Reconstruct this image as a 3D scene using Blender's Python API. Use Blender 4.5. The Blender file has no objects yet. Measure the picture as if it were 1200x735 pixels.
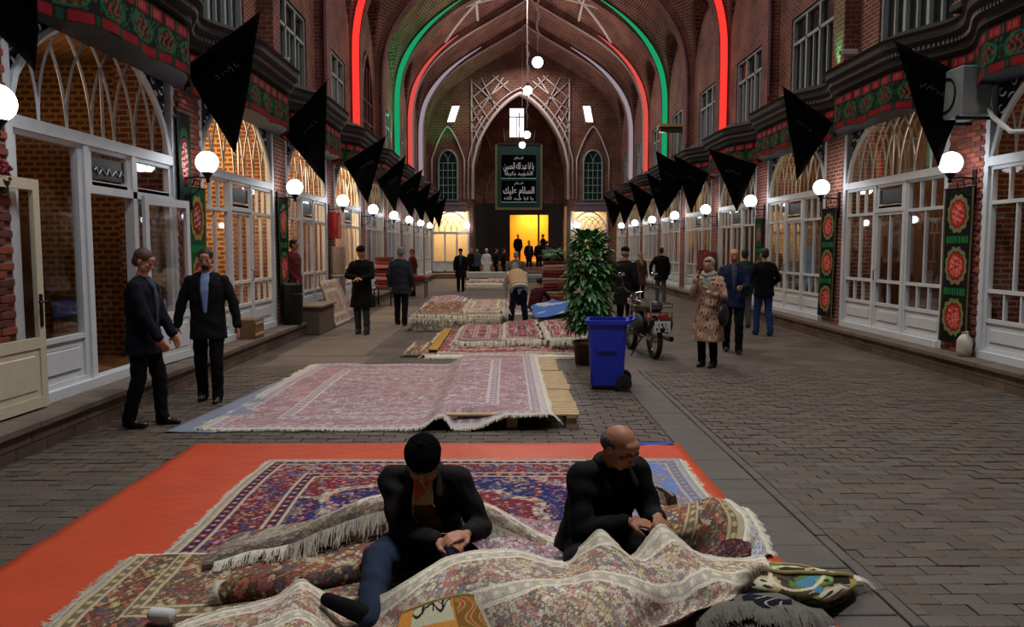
import bpy, math, random
import numpy as np
from mathutils import Vector, Matrix, noise as mnoise
R_ = math.radians
S = bpy.context.scene
COL = S.collection
rnd = random.Random(7)

# ---------------------------------------------------------------- camera
FPX = 933.0
PITCH = R_(4.75); YAW = -6.0 / 933.0
cam_d = bpy.data.cameras.new('camera'); cam_d.sensor_width = 36.0; cam_d.lens = 36.0 * FPX / 1200.0
cam_d.clip_start = 0.1; cam_d.clip_end = 300
cam = bpy.data.objects.new('camera', cam_d); COL.objects.link(cam)
cam.location = (0, 0, 1.78); cam.rotation_euler = (math.pi / 2 - PITCH, 0, YAW)
S.camera = cam
CM = cam.rotation_euler.to_matrix()
def at(px, py, z=0.0, Y=None):
    """photo pixel -> world point at height z (or at distance Y)"""
    d = CM @ Vector(((px - 600) / FPX, -(py - 367.5) / FPX, -1))
    t = (z - 1.78) / d.z if Y is None else Y / d.y
    return Vector((d.x * t, d.y * t, 1.78 + d.z * t))

# ---------------------------------------------------------------- view, world
S.view_settings.view_transform = 'Standard'; S.view_settings.look = 'None'
S.view_settings.gamma = 1; S.view_settings.use_curve_mapping = False
S.view_settings.exposure = -0.18
S.cycles.use_denoising = True
S.cycles.max_bounces = 6; S.cycles.diffuse_bounces = 3; S.cycles.glossy_bounces = 3
S.cycles.transparent_max_bounces = 12; S.cycles.sample_clamp_indirect = 4
w = bpy.data.worlds.new('night'); S.world = w; w.use_nodes = True
w.node_tree.nodes['Background'].inputs[0].default_value = (0.55, 0.65, 0.9, 1)
w.node_tree.nodes['Background'].inputs[1].default_value = 0.02

# ---------------------------------------------------------------- large lights: roof openings in the crown of the vault
def area(name, loc, size, power, col, rot=(0, 0, 0), spread=180, sy=None):
    l = bpy.data.lights.new(name, 'AREA'); l.size = size; l.energy = power; l.color = col; l.spread = R_(spread)
    if sy: l.shape = 'RECTANGLE'; l.size_y = sy
    o = bpy.data.objects.new(name, l); COL.objects.link(o); o.location = loc; o.rotation_euler = rot
    return o
XC = 1.0
area('roof_opening_light', (1.6, 4.4, 12.2), 1.5, 400, (0.93, 0.97, 1.0), spread=110)
area('roof_opening_light', (0.5, 10.5, 12.6), 1.5, 300, (1.0, 0.96, 0.93), spread=120)
for yy, pw in ((17.9, 330), (26.9, 330), (36.0, 480), (44.9, 260)):
    area('roof_opening_light', (XC, yy, 12.7), 1.2, pw, (1.0, 0.94, 0.9), spread=150)

FLP = {-1: 420, 0: 560, 1: 800, 2: 800, 3: 620, 4: 600, 5: 900, 6: 620, 7: 460}     # floodlight powers per bay
_S2 = bpy.data.scenes.new('workshop')      # scratch scene: meshes are fused there, then removed
def evaluated_mesh(o):
    _S2.collection.objects.link(o); vl = _S2.view_layers[0]; vl.update(); dg = vl.depsgraph
    me = bpy.data.meshes.new_from_object(o.evaluated_get(dg)); _S2.collection.objects.unlink(o); return me
area('high_window_light', (.64, 51.25, 9.6), .9, 60, (1.0, .96, .97), rot=(-math.pi/2 + .35, 0, 0))
# ---------------------------------------------------------------- helpers
def tag(o, label=None, cat=None, group=None, kind=None):
    if label: o['label'] = label
    if cat: o['category'] = cat
    if group: o['group'] = group
    if kind: o['kind'] = kind
    return o
def thing(name, label, cat, loc=(0, 0, 0), rz=0.0, group=None, kind=None):
    o = bpy.data.objects.new(name, None); COL.objects.link(o)
    o.empty_display_size = 0.1
    o.location = loc; o.rotation_euler = (0, 0, rz)
    return tag(o, label, cat, group, kind)
def WM(o):
    m = o.matrix_basis.copy() if o.parent is None else WM(o.parent) @ o.matrix_basis
    return m
CHILD = {}
def link(o, parent):
    COL.objects.link(o)
    if parent is not None:
        o.parent = parent; CHILD.setdefault(parent, []).append(o)
    return o
def copy_tree(o, parent=None, **kw):
    c = o.copy(); link(c, parent)
    for ch in CHILD.get(o, []): copy_tree(ch, c)
    for k, v in kw.items(): c[k] = v
    return c
class MB:
    """collects geometry; build() links it as one mesh object. Coordinates are world ones unless local=True"""
    def __init__(s): s.v = []; s.f = []; s.m = []; s.uv = []; s.hasuv = False
    def add(s, vs, fs, mi=0, uvs=None):
        b = len(s.v); s.v.extend([tuple(p) for p in vs])
        for i, f in enumerate(fs):
            s.f.append(tuple(b + k for k in f)); s.m.append(mi)
            if uvs is not None: s.uv.extend([uvs[k] for k in f]); s.hasuv = True
            else: s.uv.extend([(0.0, 0.0)] * len(f))
        return s
    def box(s, x0, x1, y0, y1, z0, z1, mi=0, M=None):
        vs = [Vector((x, y, z)) for z in (z0, z1) for y in (y0, y1) for x in (x0, x1)]
        if M is not None: vs = [M @ p for p in vs]
        return s.add(vs, [(0, 2, 3, 1), (4, 5, 7, 6), (0, 1, 5, 4), (2, 6, 7, 3), (0, 4, 6, 2), (1, 3, 7, 5)], mi)
    def bevbox(s, x0, x1, y0, y1, z0, z1, b=0.01, mi=0, M=None):
        """box with chamfered vertical corners and a chamfered top"""
        def ring(e, z): return [(x0+e+b, y0+e, z), (x1-e-b, y0+e, z), (x1-e, y0+e+b, z), (x1-e, y1-e-b, z), (x1-e-b, y1-e, z), (x0+e+b, y1-e, z), (x0+e, y1-e-b, z), (x0+e, y0+e+b, z)]
        vs = ring(b, z0) + ring(0, z0 + b) + ring(0, z1 - b) + ring(b, z1)
        fs = [tuple(reversed(range(8)))] + [(k*8+i, k*8+(i+1) % 8, k*8+8+(i+1) % 8, k*8+8+i) for k in range(3) for i in range(8)] + [tuple(range(24, 32))]
        vs = [Vector(p) for p in vs]
        if M is not None: vs = [M @ p for p in vs]
        return s.add(vs, fs, mi)
    def beam(s, a, b, w, h, up=(0, 0, 1), mi=0):
        a = Vector(a); b = Vector(b); d = (b - a).normalized(); up = Vector(up)
        x = d.cross(up)
        if x.length < 1e-4: x = d.cross(Vector((1, 0, 0)))
        x.normalize(); u = x.cross(d)
        vs = [p + x * sx * w / 2 + u * su * h / 2 for p in (a, b) for su in (-1, 1) for sx in (-1, 1)]
        return s.add(vs, [(0, 2, 3, 1), (4, 5, 7, 6), (0, 1, 5, 4), (2, 6, 7, 3), (0, 4, 6, 2), (1, 3, 7, 5)], mi)
    def tube(s, pts, r, n=6, mi=0, closed=False):
        pts = [Vector(p) for p in pts]; N = len(pts)
        rs = r if isinstance(r, (list, tuple)) else [r] * N
        vs = []; t0 = None; x = None
        for i, p in enumerate(pts):
            if closed: t = pts[(i + 1) % N] - pts[i - 1]
            else: t = pts[min(i + 1, N - 1)] - pts[max(i - 1, 0)]
            t = t.normalized() if t.length > 1e-9 else Vector((0, 0, 1))
            if x is None:
                x = t.cross(Vector((0, 0, 1)))
                if x.length < 1e-3: x = t.cross(Vector((1, 0, 0)))
            x = (x - t * x.dot(t))
            x = x.normalized() if x.length > 1e-6 else t.orthogonal().normalized()
            y = t.cross(x)
            for k in range(n):
                a = 2 * math.pi * k / n
                vs.append(p + (x * math.cos(a) + y * math.sin(a)) * rs[i])
        fs = []
        for i in range(N if closed else N - 1):
            j = (i + 1) % N
            for k in range(n): fs.append((i*n+k, i*n+(k+1) % n, j*n+(k+1) % n, j*n+k))
        if not closed: fs += [tuple(reversed(range(n))), tuple(range((N-1)*n, N*n))]
        return s.add(vs, fs, mi)
    def lathe(s, prof, n=16, c=(0, 0, 0), mi=0, M=None):
        """prof: (r, z) from bottom to top"""
        vs = []; fs = []
        for r, z in prof:
            for k in range(n):
                a = 2 * math.pi * k / n; vs.append(Vector((c[0] + r * math.cos(a), c[1] + r * math.sin(a), c[2] + z)))
        if M is not None: vs = [M @ p for p in vs]
        for i in range(len(prof) - 1):
            for k in range(n): fs.append((i*n+k, i*n+(k+1) % n, (i+1)*n+(k+1) % n, (i+1)*n+k))
        fs += [tuple(reversed(range(n))), tuple(range((len(prof)-1)*n, len(prof)*n))]
        return s.add(vs, fs, mi)
    def sphere(s, c, r, n=12, m=8, mi=0, sc=(1, 1, 1), Rm=None):
        vs = [Vector((0, 0, -1))]; fs = []
        for i in range(1, m):
            t = math.pi * i / m
            for k in range(n):
                a = 2 * math.pi * k / n; vs.append(Vector((math.sin(t) * math.cos(a), math.sin(t) * math.sin(a), -math.cos(t))))
        vs.append(Vector((0, 0, 1))); L = len(vs) - 1
        for k in range(n):
            fs.append((0, 1 + (k + 1) % n, 1 + k)); fs.append((L, L - n + k, L - n + (k + 1) % n))
        for i in range(m - 2):
            for k in range(n): fs.append((1+i*n+k, 1+i*n+(k+1) % n, 1+(i+1)*n+(k+1) % n, 1+(i+1)*n+k))
        out = []
        for p in vs:
            q = Vector((p.x * sc[0] * r, p.y * sc[1] * r, p.z * sc[2] * r))
            if Rm is not None: q = Rm @ q
            out.append(q + Vector(c))
        return s.add(out, fs, mi)
    def prism(s, poly, fn, d0, d1, mi=0):
        """poly: 2-D outline (counter-clockwise); fn(a, b, d) -> world point"""
        n = len(poly); vs = [fn(a, b, d) for d in (d0, d1) for a, b in poly]
        fs = [tuple(reversed(range(n))), tuple(range(n, 2*n))] + [(i, (i+1) % n, n+(i+1) % n, n+i) for i in range(n)]
        return s.add(vs, fs, mi)
    def grid(s, P, UV=None, mi=0, flip=False):
        n, m = P.shape[:2]; vs = P.reshape(-1, 3).tolist()
        fs = []
        for i in range(n - 1):
            for j in range(m - 1):
                q = (i*m+j, i*m+j+1, (i+1)*m+j+1, (i+1)*m+j)
                fs.append(q[::-1] if flip else q)
        return s.add(vs, fs, mi, None if UV is None else [tuple(t) for t in UV.reshape(-1, 2).tolist()])
    def build(s, name, mats, parent=None, smooth=False, origin=None, local=False):
        me = bpy.data.meshes.new(name)
        V = np.array(s.v, dtype=np.float64).reshape(-1, 3)
        loc = Vector((0, 0, 0))
        if parent is not None and not local:
            Mi = np.array(WM(parent).inverted()); V = V @ Mi[:3, :3].T + Mi[:3, 3]
        elif parent is None and len(V):
            if origin is None: origin = ((V[:, 0].min() + V[:, 0].max()) / 2, (V[:, 1].min() + V[:, 1].max()) / 2, V[:, 2].min())
            if not local: V = V - np.array(origin)
            loc = Vector(origin)
        me.from_pydata(V.tolist(), [], s.f)
        for mt in (mats if isinstance(mats, (list, tuple)) else [mats]): me.materials.append(mt)
        me.polygons.foreach_set('material_index', s.m)
        if s.hasuv:
            ul = me.uv_layers.new(name='UVMap'); ul.data.foreach_set('uv', np.array(s.uv, dtype=np.float32).ravel())
        if smooth: me.polygons.foreach_set('use_smooth', [True] * len(s.f))
        me.update()
        o = bpy.data.objects.new(name, me); link(o, parent)
        if parent is None: o.location = loc
        return o
def struct(name, mb, m, smooth=False, label=None):
    o = mb.build(name, m, smooth=smooth, origin=(0, 0, 0)); o['kind'] = 'structure'
    if label: o['label'] = label
    return o
def bx(name, m, parent, *a, **k):
    return MB().box(*a).build(name, m, parent, **k)

# ---------------------------------------------------------------- materials
MATS = {}
def lin(c):  # sRGB 0-255 -> linear
    return tuple(((x / 255) / 12.92 if x / 255 <= 0.04045 else ((x / 255 + 0.055) / 1.055) ** 2.4) for x in c)
def mat(name, rgb, rough=0.6, metal=0.0, var=0.15, scale=8.0, bump=0.0, bscale=60.0, spec=0.5, emit=None, estr=1.0, sheen=0.0):
    """rgb: sRGB 0-255"""
    if name in MATS: return MATS[name]
    m = bpy.data.materials.new(name); m.use_nodes = True; nt = m.node_tree; N = nt.nodes; L = nt.links
    b = N['Principled BSDF']; c = lin(rgb)
    b.inputs['Roughness'].default_value = rough; b.inputs['Metallic'].default_value = metal
    b.inputs['Specular IOR Level'].default_value = spec
    tc = N.new('ShaderNodeTexCoord')
    if var > 0:
        no = N.new('ShaderNodeTexNoise'); no.inputs['Scale'].default_value = scale; no.inputs['Detail'].default_value = 4
        L.new(tc.outputs['Object'], no.inputs['Vector'])
        cr = N.new('ShaderNodeMix'); cr.data_type = 'RGBA'
        cr.inputs[6].default_value = (*[x * (1 - var) for x in c], 1); cr.inputs[7].default_value = (*[min(1, x * (1 + var)) for x in c], 1)
        L.new(no.outputs['Fac'], cr.inputs[0]); L.new(cr.outputs[2], b.inputs['Base Color'])
    else: b.inputs['Base Color'].default_value = (*c, 1)
    if bump > 0:
        n2 = N.new('ShaderNodeTexNoise'); n2.inputs['Scale'].default_value = bscale; n2.inputs['Detail'].default_value = 3
        L.new(tc.outputs['Object'], n2.inputs['Vector'])
        bp = N.new('ShaderNodeBump'); bp.inputs['Strength'].default_value = bump; bp.inputs['Distance'].default_value = 0.01
        L.new(n2.outputs['Fac'], bp.inputs['Height']); L.new(bp.outputs['Normal'], b.inputs['Normal'])
    if sheen: b.inputs['Sheen Weight'].default_value = sheen
    if emit is not None:
        b.inputs['Emission Color'].default_value = (*lin(emit), 1); b.inputs['Emission Strength'].default_value = estr
    MATS[name] = m
    return m
def brick_mat(name, c1, c2, mortar, bw=0.24, bh=0.075, ms=0.012, rough=0.85, uv=True, bump=0.5, offset=0.5):
    m = bpy.data.materials.new(name); m.use_nodes = True; nt = m.node_tree; N = nt.nodes; L = nt.links
    b = N['Principled BSDF']; b.inputs['Roughness'].default_value = rough; b.inputs['Specular IOR Level'].default_value = 0.25
    tc = N.new('ShaderNodeTexCoord'); br = N.new('ShaderNodeTexBrick'); br.offset = offset
    br.inputs['Color1'].default_value = (*lin(c1), 1); br.inputs['Color2'].default_value = (*lin(c2), 1); br.inputs['Mortar'].default_value = (*lin(mortar), 1)
    br.inputs['Scale'].default_value = 1.0; br.inputs['Mortar Size'].default_value = ms; br.inputs['Mortar Smooth'].default_value = 0.2
    br.inputs['Brick Width'].default_value = bw; br.inputs['Row Height'].default_value = bh
    L.new(tc.outputs['UV' if uv else 'Object'], br.inputs['Vector'])
    no = N.new('ShaderNodeTexNoise'); no.inputs['Scale'].default_value = 1.3; no.inputs['Detail'].default_value = 6
    L.new(tc.outputs['Object'], no.inputs['Vector'])
    mr = N.new('ShaderNodeMapRange'); mr.inputs[1].default_value = 0.3; mr.inputs[2].default_value = 0.7; mr.inputs[3].default_value = 0.6; mr.inputs[4].default_value = 1.25
    L.new(no.outputs['Fac'], mr.inputs[0])
    mx = N.new('ShaderNodeVectorMath'); mx.operation = 'SCALE'
    L.new(br.outputs['Color'], mx.inputs[0]); L.new(mr.outputs[0], mx.inputs['Scale']); L.new(mx.outputs[0], b.inputs['Base Color'])
    bp = N.new('ShaderNodeBump'); bp.inputs['Strength'].default_value = bump; bp.inputs['Distance'].default_value = 0.015; bp.invert = True
    L.new(br.outputs['Fac'], bp.inputs['Height']); L.new(bp.outputs['Normal'], b.inputs['Normal'])
    MATS[name] = m
    return m
def vcol_mat(name, rough=0.9, grain=260.0, gs=0.35, bump=0.4, attr='Col', spec=0.15):
    """colour from the woven/printed design stored on the mesh, with pile grain on top"""
    if name in MATS: return MATS[name]
    m = bpy.data.materials.new(name); m.use_nodes = True; nt = m.node_tree; N = nt.nodes; L = nt.links
    b = N['Principled BSDF']; b.inputs['Roughness'].default_value = rough; b.inputs['Specular IOR Level'].default_value = spec
    at_ = N.new('ShaderNodeVertexColor'); at_.layer_name = attr
    tc = N.new('ShaderNodeTexCoord'); no = N.new('ShaderNodeTexNoise'); no.inputs['Scale'].default_value = grain; no.inputs['Detail'].default_value = 2
    L.new(tc.outputs['Object'], no.inputs['Vector'])
    mr = N.new('ShaderNodeMapRange'); mr.inputs[1].default_value = 0.3; mr.inputs[2].default_value = 0.7; mr.inputs[3].default_value = 1 - gs; mr.inputs[4].default_value = 1 + gs
    L.new(no.outputs['Fac'], mr.inputs[0])
    mx = N.new('ShaderNodeVectorMath'); mx.operation = 'SCALE'
    L.new(at_.outputs['Color'], mx.inputs[0]); L.new(mr.outputs[0], mx.inputs['Scale']); L.new(mx.outputs[0], b.inputs['Base Color'])
    bp = N.new('ShaderNodeBump'); bp.inputs['Strength'].default_value = bump; bp.inputs['Distance'].default_value = 0.006
    L.new(no.outputs['Fac'], bp.inputs['Height']); L.new(bp.outputs['Normal'], b.inputs['Normal'])
    MATS[name] = m
    return m
def glass_mat(name, tint=(1, 1, 1), refl=0.12, rough=0.02):
    m = bpy.data.materials.new(name); m.use_nodes = True; nt = m.node_tree; N = nt.nodes; L = nt.links
    for n in list(N):
        if n.type != 'OUTPUT_MATERIAL': N.remove(n)
    out = [n for n in N if n.type == 'OUTPUT_MATERIAL'][0]
    t = N.new('ShaderNodeBsdfTransparent'); t.inputs[0].default_value = (*tint, 1)
    g = N.new('ShaderNodeBsdfGlossy'); g.inputs['Roughness'].default_value = rough
    fr = N.new('ShaderNodeLayerWeight'); fr.inputs['Blend'].default_value = refl
    mx = N.new('ShaderNodeMixShader'); ml = N.new('ShaderNodeMath'); ml.operation = 'MULTIPLY'; ml.inputs[1].default_value = .3; L.new(fr.outputs['Fresnel'], ml.inputs[0]); L.new(ml.outputs[0], mx.inputs[0]); L.new(t.outputs[0], mx.inputs[1]); L.new(g.outputs[0], mx.inputs[2])
    L.new(mx.outputs[0], out.inputs[0]); MATS[name] = m
    return m
def emis(name, rgb, strength):
    m = bpy.data.materials.new(name); m.use_nodes = True; nt = m.node_tree; N = nt.nodes
    for n in list(N):
        if n.type != 'OUTPUT_MATERIAL': N.remove(n)
    out = [n for n in N if n.type == 'OUTPUT_MATERIAL'][0]
    e = N.new('ShaderNodeEmission'); e.inputs[0].default_value = (*lin(rgb), 1); e.inputs[1].default_value = strength
    nt.links.new(e.outputs[0], out.inputs[0]); MATS[name] = m
    return m
BRICK = brick_mat('brick_wall', (132, 66, 50), (104, 52, 42), (150, 132, 120))
BRICKV = brick_mat('brick_vault', (122, 68, 54), (96, 54, 44), (150, 122, 108), bw=0.3, bh=0.11, ms=0.016)
BRICKR = brick_mat('brick_rib', (128, 74, 62), (110, 62, 54), (140, 112, 104), bw=0.2, bh=0.09, ms=0.012)
WHITE = mat('white_paint', (196, 200, 204), 0.45, var=0.1, bump=0.15)
CREAM = mat('cream_paint', (192, 184, 158), 0.45, var=0.12, bump=0.15)
GREYW = mat('grey_window_paint', (150, 160, 160), 0.5, var=0.1)
DARKGLASS = mat('dark_window_glass', (14, 18, 22), 0.08, var=0, spec=0.8)
GLASS = glass_mat('shop_glass')
BLACK = mat('black_paint', (16, 15, 16), 0.5, var=0.1)
BLACKC = mat('black_cloth', (5, 5, 7), 0.95, var=0.25, bump=0.3, bscale=200, spec=0.05)
WOOD = mat('brown_wood', (112, 78, 46), 0.6, var=0.3, scale=14, bump=0.3)
DWOOD = mat('dark_wood', (58, 38, 26), 0.55, var=0.3, scale=14, bump=0.3)
PALEW = mat('pale_pine', (172, 146, 108), 0.75, var=0.3, scale=9, bump=0.4, bscale=40)
STONE = mat('kerb_stone', (98, 86, 76), 0.85, var=0.35, scale=3, bump=0.6, bscale=30)
CHROME = mat('chrome', (200, 205, 210), 0.15, 1.0, var=0)
IRON = mat('wrought_iron', (20, 20, 22), 0.45, 0.6, var=0.1)
GLOBE = emis('lamp_globe_glow', (238, 246, 255), 13.0)
# ================================================================= the hall
XL, XR = -4.7, 6.7            # upper wall planes
SL, SR = -4.5, 6.5            # shop front planes
KL, KR = -4.08, 6.15          # kerb faces
BAY = 4.5; Y0 = 11.2          # ribs stand at Y0 + k*BAY
RIBS = [Y0 + k * BAY for k in range(-3, 8)]       # -2.3 ... 42.7
YEND = Y0 + 8 * BAY           # 47.2
KH = 0.28
# ---- floor
fl = MB(); fl.add([(-9, -5, -0.014), (11, -5, -0.014), (11, 60, -0.014), (-9, 60, -0.014)], [(0, 1, 2, 3)], 0, [(-9, -5), (11, -5), (11, 60), (-9, 60)])
PAVE = brick_mat('paving', (100, 88, 80), (84, 74, 66), (60, 52, 47), bw=0.24, bh=0.12, ms=0.006, rough=0.6, bump=0.5)
# far paving sits at z=0 as its own face, the near part is built brick by brick
YP = 11.4
fl.add([(-4.3, YP, 0), (6.4, YP, 0), (6.4, 47, 0), (-4.3, 47, 0)], [(0, 1, 2, 3)], 0, [(-4.3, YP), (6.4, YP), (6.4, 47), (-4.3, 47)])
floor = struct('floor', fl, PAVE)
PV = [mat('paver_%s' % n, c, 0.62, var=0.35, scale=5, bump=0.7, bscale=45) for n, c in (('grey', (84, 74, 65)), ('brown', (80, 68, 58)), ('dark', (73, 63, 55)))]
PW, PD = 0.24, 0.12
spots = []
rows = int((YP - 2.4) / PD)
for r in range(rows):
    y = 2.4 + (r + .5) * PD
    x = -4.3 + (0.5 if r % 2 else 0) * PW
    while x < 6.4:
        cx = x + PW / 2
        xa, xb = x, x + PW
        if xa < 1.525 < xb: xb = 1.525
        elif xa < 1.99 < xb: xa = 1.99
        elif 1.52 < xa and xb < 1.995: xb = xa
        if not (-2.55 < cx < 1.35 and y < 6.95) and xb - xa > .03: spots.append(((xa + xb) / 2, y, xb - xa))
        x += PW
def paver_mesh(name, m, w, d):
    mb = MB().bevbox(-w/2, w/2, -d/2, d/2, -0.03, 0.0, 0.004); o = mb.build(name, m, None, origin=(0, 0, 0), local=True)
    return o
protos = [paver_mesh('paver', m, PW - .005, PD - .005) for m in PV]
spots.sort(key=lambda p: p[0]**2 + p[1]**2)
vis = [p for p in spots if abs((p[0]) / max(p[1], .1)) < 0.7 and p[1] > 3.3]
near = vis[:270]; ns = set(near)
for i, (x, y, wd) in enumerate(near):
    o = bpy.data.objects.new('paver', protos[i * 7 % 3].data); link(o, floor); o.scale.x = wd / PW
    o.location = (x, y, rnd.uniform(-.004, .003)); o.rotation_euler = (rnd.uniform(-.02, .02), rnd.uniform(-.02, .02), rnd.uniform(-.02, .02))
for o in protos: bpy.data.objects.remove(o)
mb = MB()
for p in spots:
    if p in ns: continue
    x, y, wd = p; dz = rnd.uniform(-.004, .003); w2 = wd/2 - .0025; d2 = PD/2 - .0025; b = .004; mi = rnd.randrange(3)
    t = rnd.uniform(-.003, .003)
    vs = [(x-w2, y-d2, -.02), (x+w2, y-d2, -.02), (x+w2, y+d2, -.02), (x-w2, y+d2, -.02), (x-w2+b, y-d2+b, dz+t), (x+w2-b, y-d2+b, dz-t), (x+w2-b, y+d2-b, dz-t), (x-w2+b, y+d2-b, dz+t)]
    mb.add(vs, [(4, 5, 6, 7), (0, 1, 5, 4), (1, 2, 6, 5), (2, 3, 7, 6), (3, 0, 4, 7)], mi)
o = mb.build('paver_field', PV, floor); o['kind'] = 'stuff'
# band of larger slabs running along the right side of the sheet
SLAB = mat('slab_stone', (80, 73, 67), 0.6, var=0.3, scale=3, bump=0.5, bscale=30)
yy = 2.4; i = 0
while yy < YP:
    L_ = rnd.choice((0.24, 0.28, 0.33))
    MB().bevbox(1.53, 1.9, yy + .004, yy + L_ - .004, -0.03, rnd.uniform(-.002, .004), .006).build('slab', SLAB, floor)
    yy += L_
yy = 2.4
while yy < YP:
    MB().bevbox(1.915, 1.985, yy + .004, yy + .4 - .004, -0.03, rnd.uniform(-.002, .004), .005).build('edging_stone', SLAB, floor)
    yy += .4
# pale slabs set in the left side of the street
LS = mat('pale_slab', (104, 92, 80), 0.6, var=0.25, scale=2, bump=0.3)
for (a, b, c, d_) in ((-3.75, -2.35, 13.0, 15.4), (-3.75, -2.35, 15.5, 18.6), (-3.7, -2.2, 12.0, 12.9), (-3.6, -2.6, 18.8, 24.0)):
    MB().bevbox(a, b, c, d_, -0.02, 0.006, .006).build('pale_slab', LS, floor)
# a diagonal joint line in the paving left of the carpets
# ---- kerbs: stone ledges in front of the shops
KB = brick_mat('kerb_brick', (104, 84, 72), (82, 66, 58), (60, 52, 46), bw=0.45, bh=0.14, ms=0.01)
def kerb(side, n):
    mb = MB(); x0, x1 = (-6.9, KL) if side < 0 else (KR, 8.9); fx = KL if side < 0 else KR
    mb.add([(x0, -5, KH-.07), (x1, -5, KH-.07), (x1, YEND, KH-.07), (x0, YEND, KH-.07)], [(0, 1, 2, 3)], 0, [(x0, -5), (x1, -5), (x1, YEND), (x0, YEND)])
    mb.add([(fx, -5, -.03), (fx, YEND, -.03), (fx, YEND, KH-.07), (fx, -5, KH-.07)], [(0, 1, 2, 3) if side > 0 else (3, 2, 1, 0)], 0, [(-5, 0), (YEND, 0), (YEND, .24), (-5, .24)])
    k = struct('trim_%d' % n, mb, KB)
    y = 2.2; i = 0                      # coping slabs on top, one by one
    while y < 46.5:
        L_ = rnd.uniform(.75, 1.05)
        a, b = (SL - .35, KL + .03) if side < 0 else (KR - .03, SR + .35)
        MB().bevbox(a, b, y + .005, y + L_ - .005, KH-.07, KH + rnd.uniform(-.004, .006), .01).build('coping_slab', STONE, k)
        y += L_
    return k
kerb(-1, 1); kerb(1, 2)
# ---- profile of the vault: distance from the centre line against height
PROF = [(5.7, 7.3), (5.66, 8.3), (5.45, 9.25), (5.0, 10.1), (4.35, 10.85), (3.55, 11.5), (2.6, 12.1), (1.5, 12.72), (0.0, 13.6)]
_pa = np.array(PROF)[::-1]
_s = np.concatenate([[0], np.cumsum(np.hypot(np.diff(_pa[:, 0]), np.diff(_pa[:, 1])))])
def cr1(xs, ys, t):
    """smooth interpolation"""
    t = np.asarray(t, float); k = np.clip(np.searchsorted(xs, t) - 1, 0, len(xs) - 2)
    h = xs[k+1] - xs[k]; u = (t - xs[k]) / h
    m = np.gradient(ys, xs); 
    return (2*u**3-3*u**2+1)*ys[k] + (u**3-2*u**2+u)*h*m[k] + (-2*u**3+3*u**2)*ys[k+1] + (u**3-u**2)*h*m[k+1]
SLEN = _s[-1]
def prof(t, off=0.0):
    """t 0 = crown, 1 = springing (arrays) -> half width, height; off moves it inwards"""
    x = cr1(_s, _pa[:, 0], np.asarray(t) * SLEN); z = cr1(_s, _pa[:, 1], np.asarray(t) * SLEN)
    if off:
        e = 1e-3; x2 = cr1(_s, _pa[:, 0], np.clip(np.asarray(t) + e, 0, 1) * SLEN); z2 = cr1(_s, _pa[:, 1], np.clip(np.asarray(t) + e, 0, 1) * SLEN)
        x1 = cr1(_s, _pa[:, 0], np.clip(np.asarray(t) - e, 0, 1) * SLEN); z1 = cr1(_s, _pa[:, 1], np.clip(np.asarray(t) - e, 0, 1) * SLEN)
        dx, dz = x2 - x1, z2 - z1; l = np.hypot(dx, dz) + 1e-9
        x = x + dz / l * off; z = z - dx / l * off
        x = np.where(np.asarray(t) < 1e-6, 0, x)
    return np.maximum(x, 0), z
def lunette(y):
    """height of the side vault over the window wall; y measured from bay centre"""
    a = np.clip(np.abs(y) / (BAY / 2 - .1), 0, 1)
    return 7.3 + 2.6 * (1 - a ** 1.9) ** 0.62
# ---- vault
NU, NV = 44, 25
mb = MB()
for k in range(-3, 8):
    ya = Y0 + k * BAY; yb = ya + BAY
    ys = np.linspace(ya, yb, NV); yc = (ya + yb) / 2
    g = lunette(ys - yc); dome = 0.28 * (1 - ((ys - yc) / (BAY / 2)) ** 2)
    t = np.linspace(0, 1, NU)
    hx, hz = prof(t)
    for sgn in (-1, 1):
        P = np.zeros((NU, NV, 3)); UV = np.zeros((NU, NV, 2))
        Z = np.maximum(hz[:, None] + dome[None, :] * (1 - t[:, None] ** 3), g[None, :] + 0.10 * (5.7 - hx[:, None]))
        P[..., 0] = XC + sgn * hx[:, None]; P[..., 1] = ys[None, :]; P[..., 2] = Z
        side = g[None, :] + 0.10 * (5.7 - hx[:, None]) > hz[:, None] + dome[None, :] * (1 - t[:, None] ** 3)
        UV[..., 0] = ys[None, :] + 0.35 * np.sin(t * 9)[:, None]; UV[..., 1] = (t * SLEN)[:, None] + 0.5 * ((ys - yc) / 2.2)[None, :] ** 2
        UV[side] = np.stack([P[..., 0][side], P[..., 1][side] * 0.9], -1)
        mb.grid(P, UV, flip=sgn > 0)
vault = struct('ceiling', mb, BRICKV, smooth=True, label='brick vault with pointed cross bays')
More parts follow.
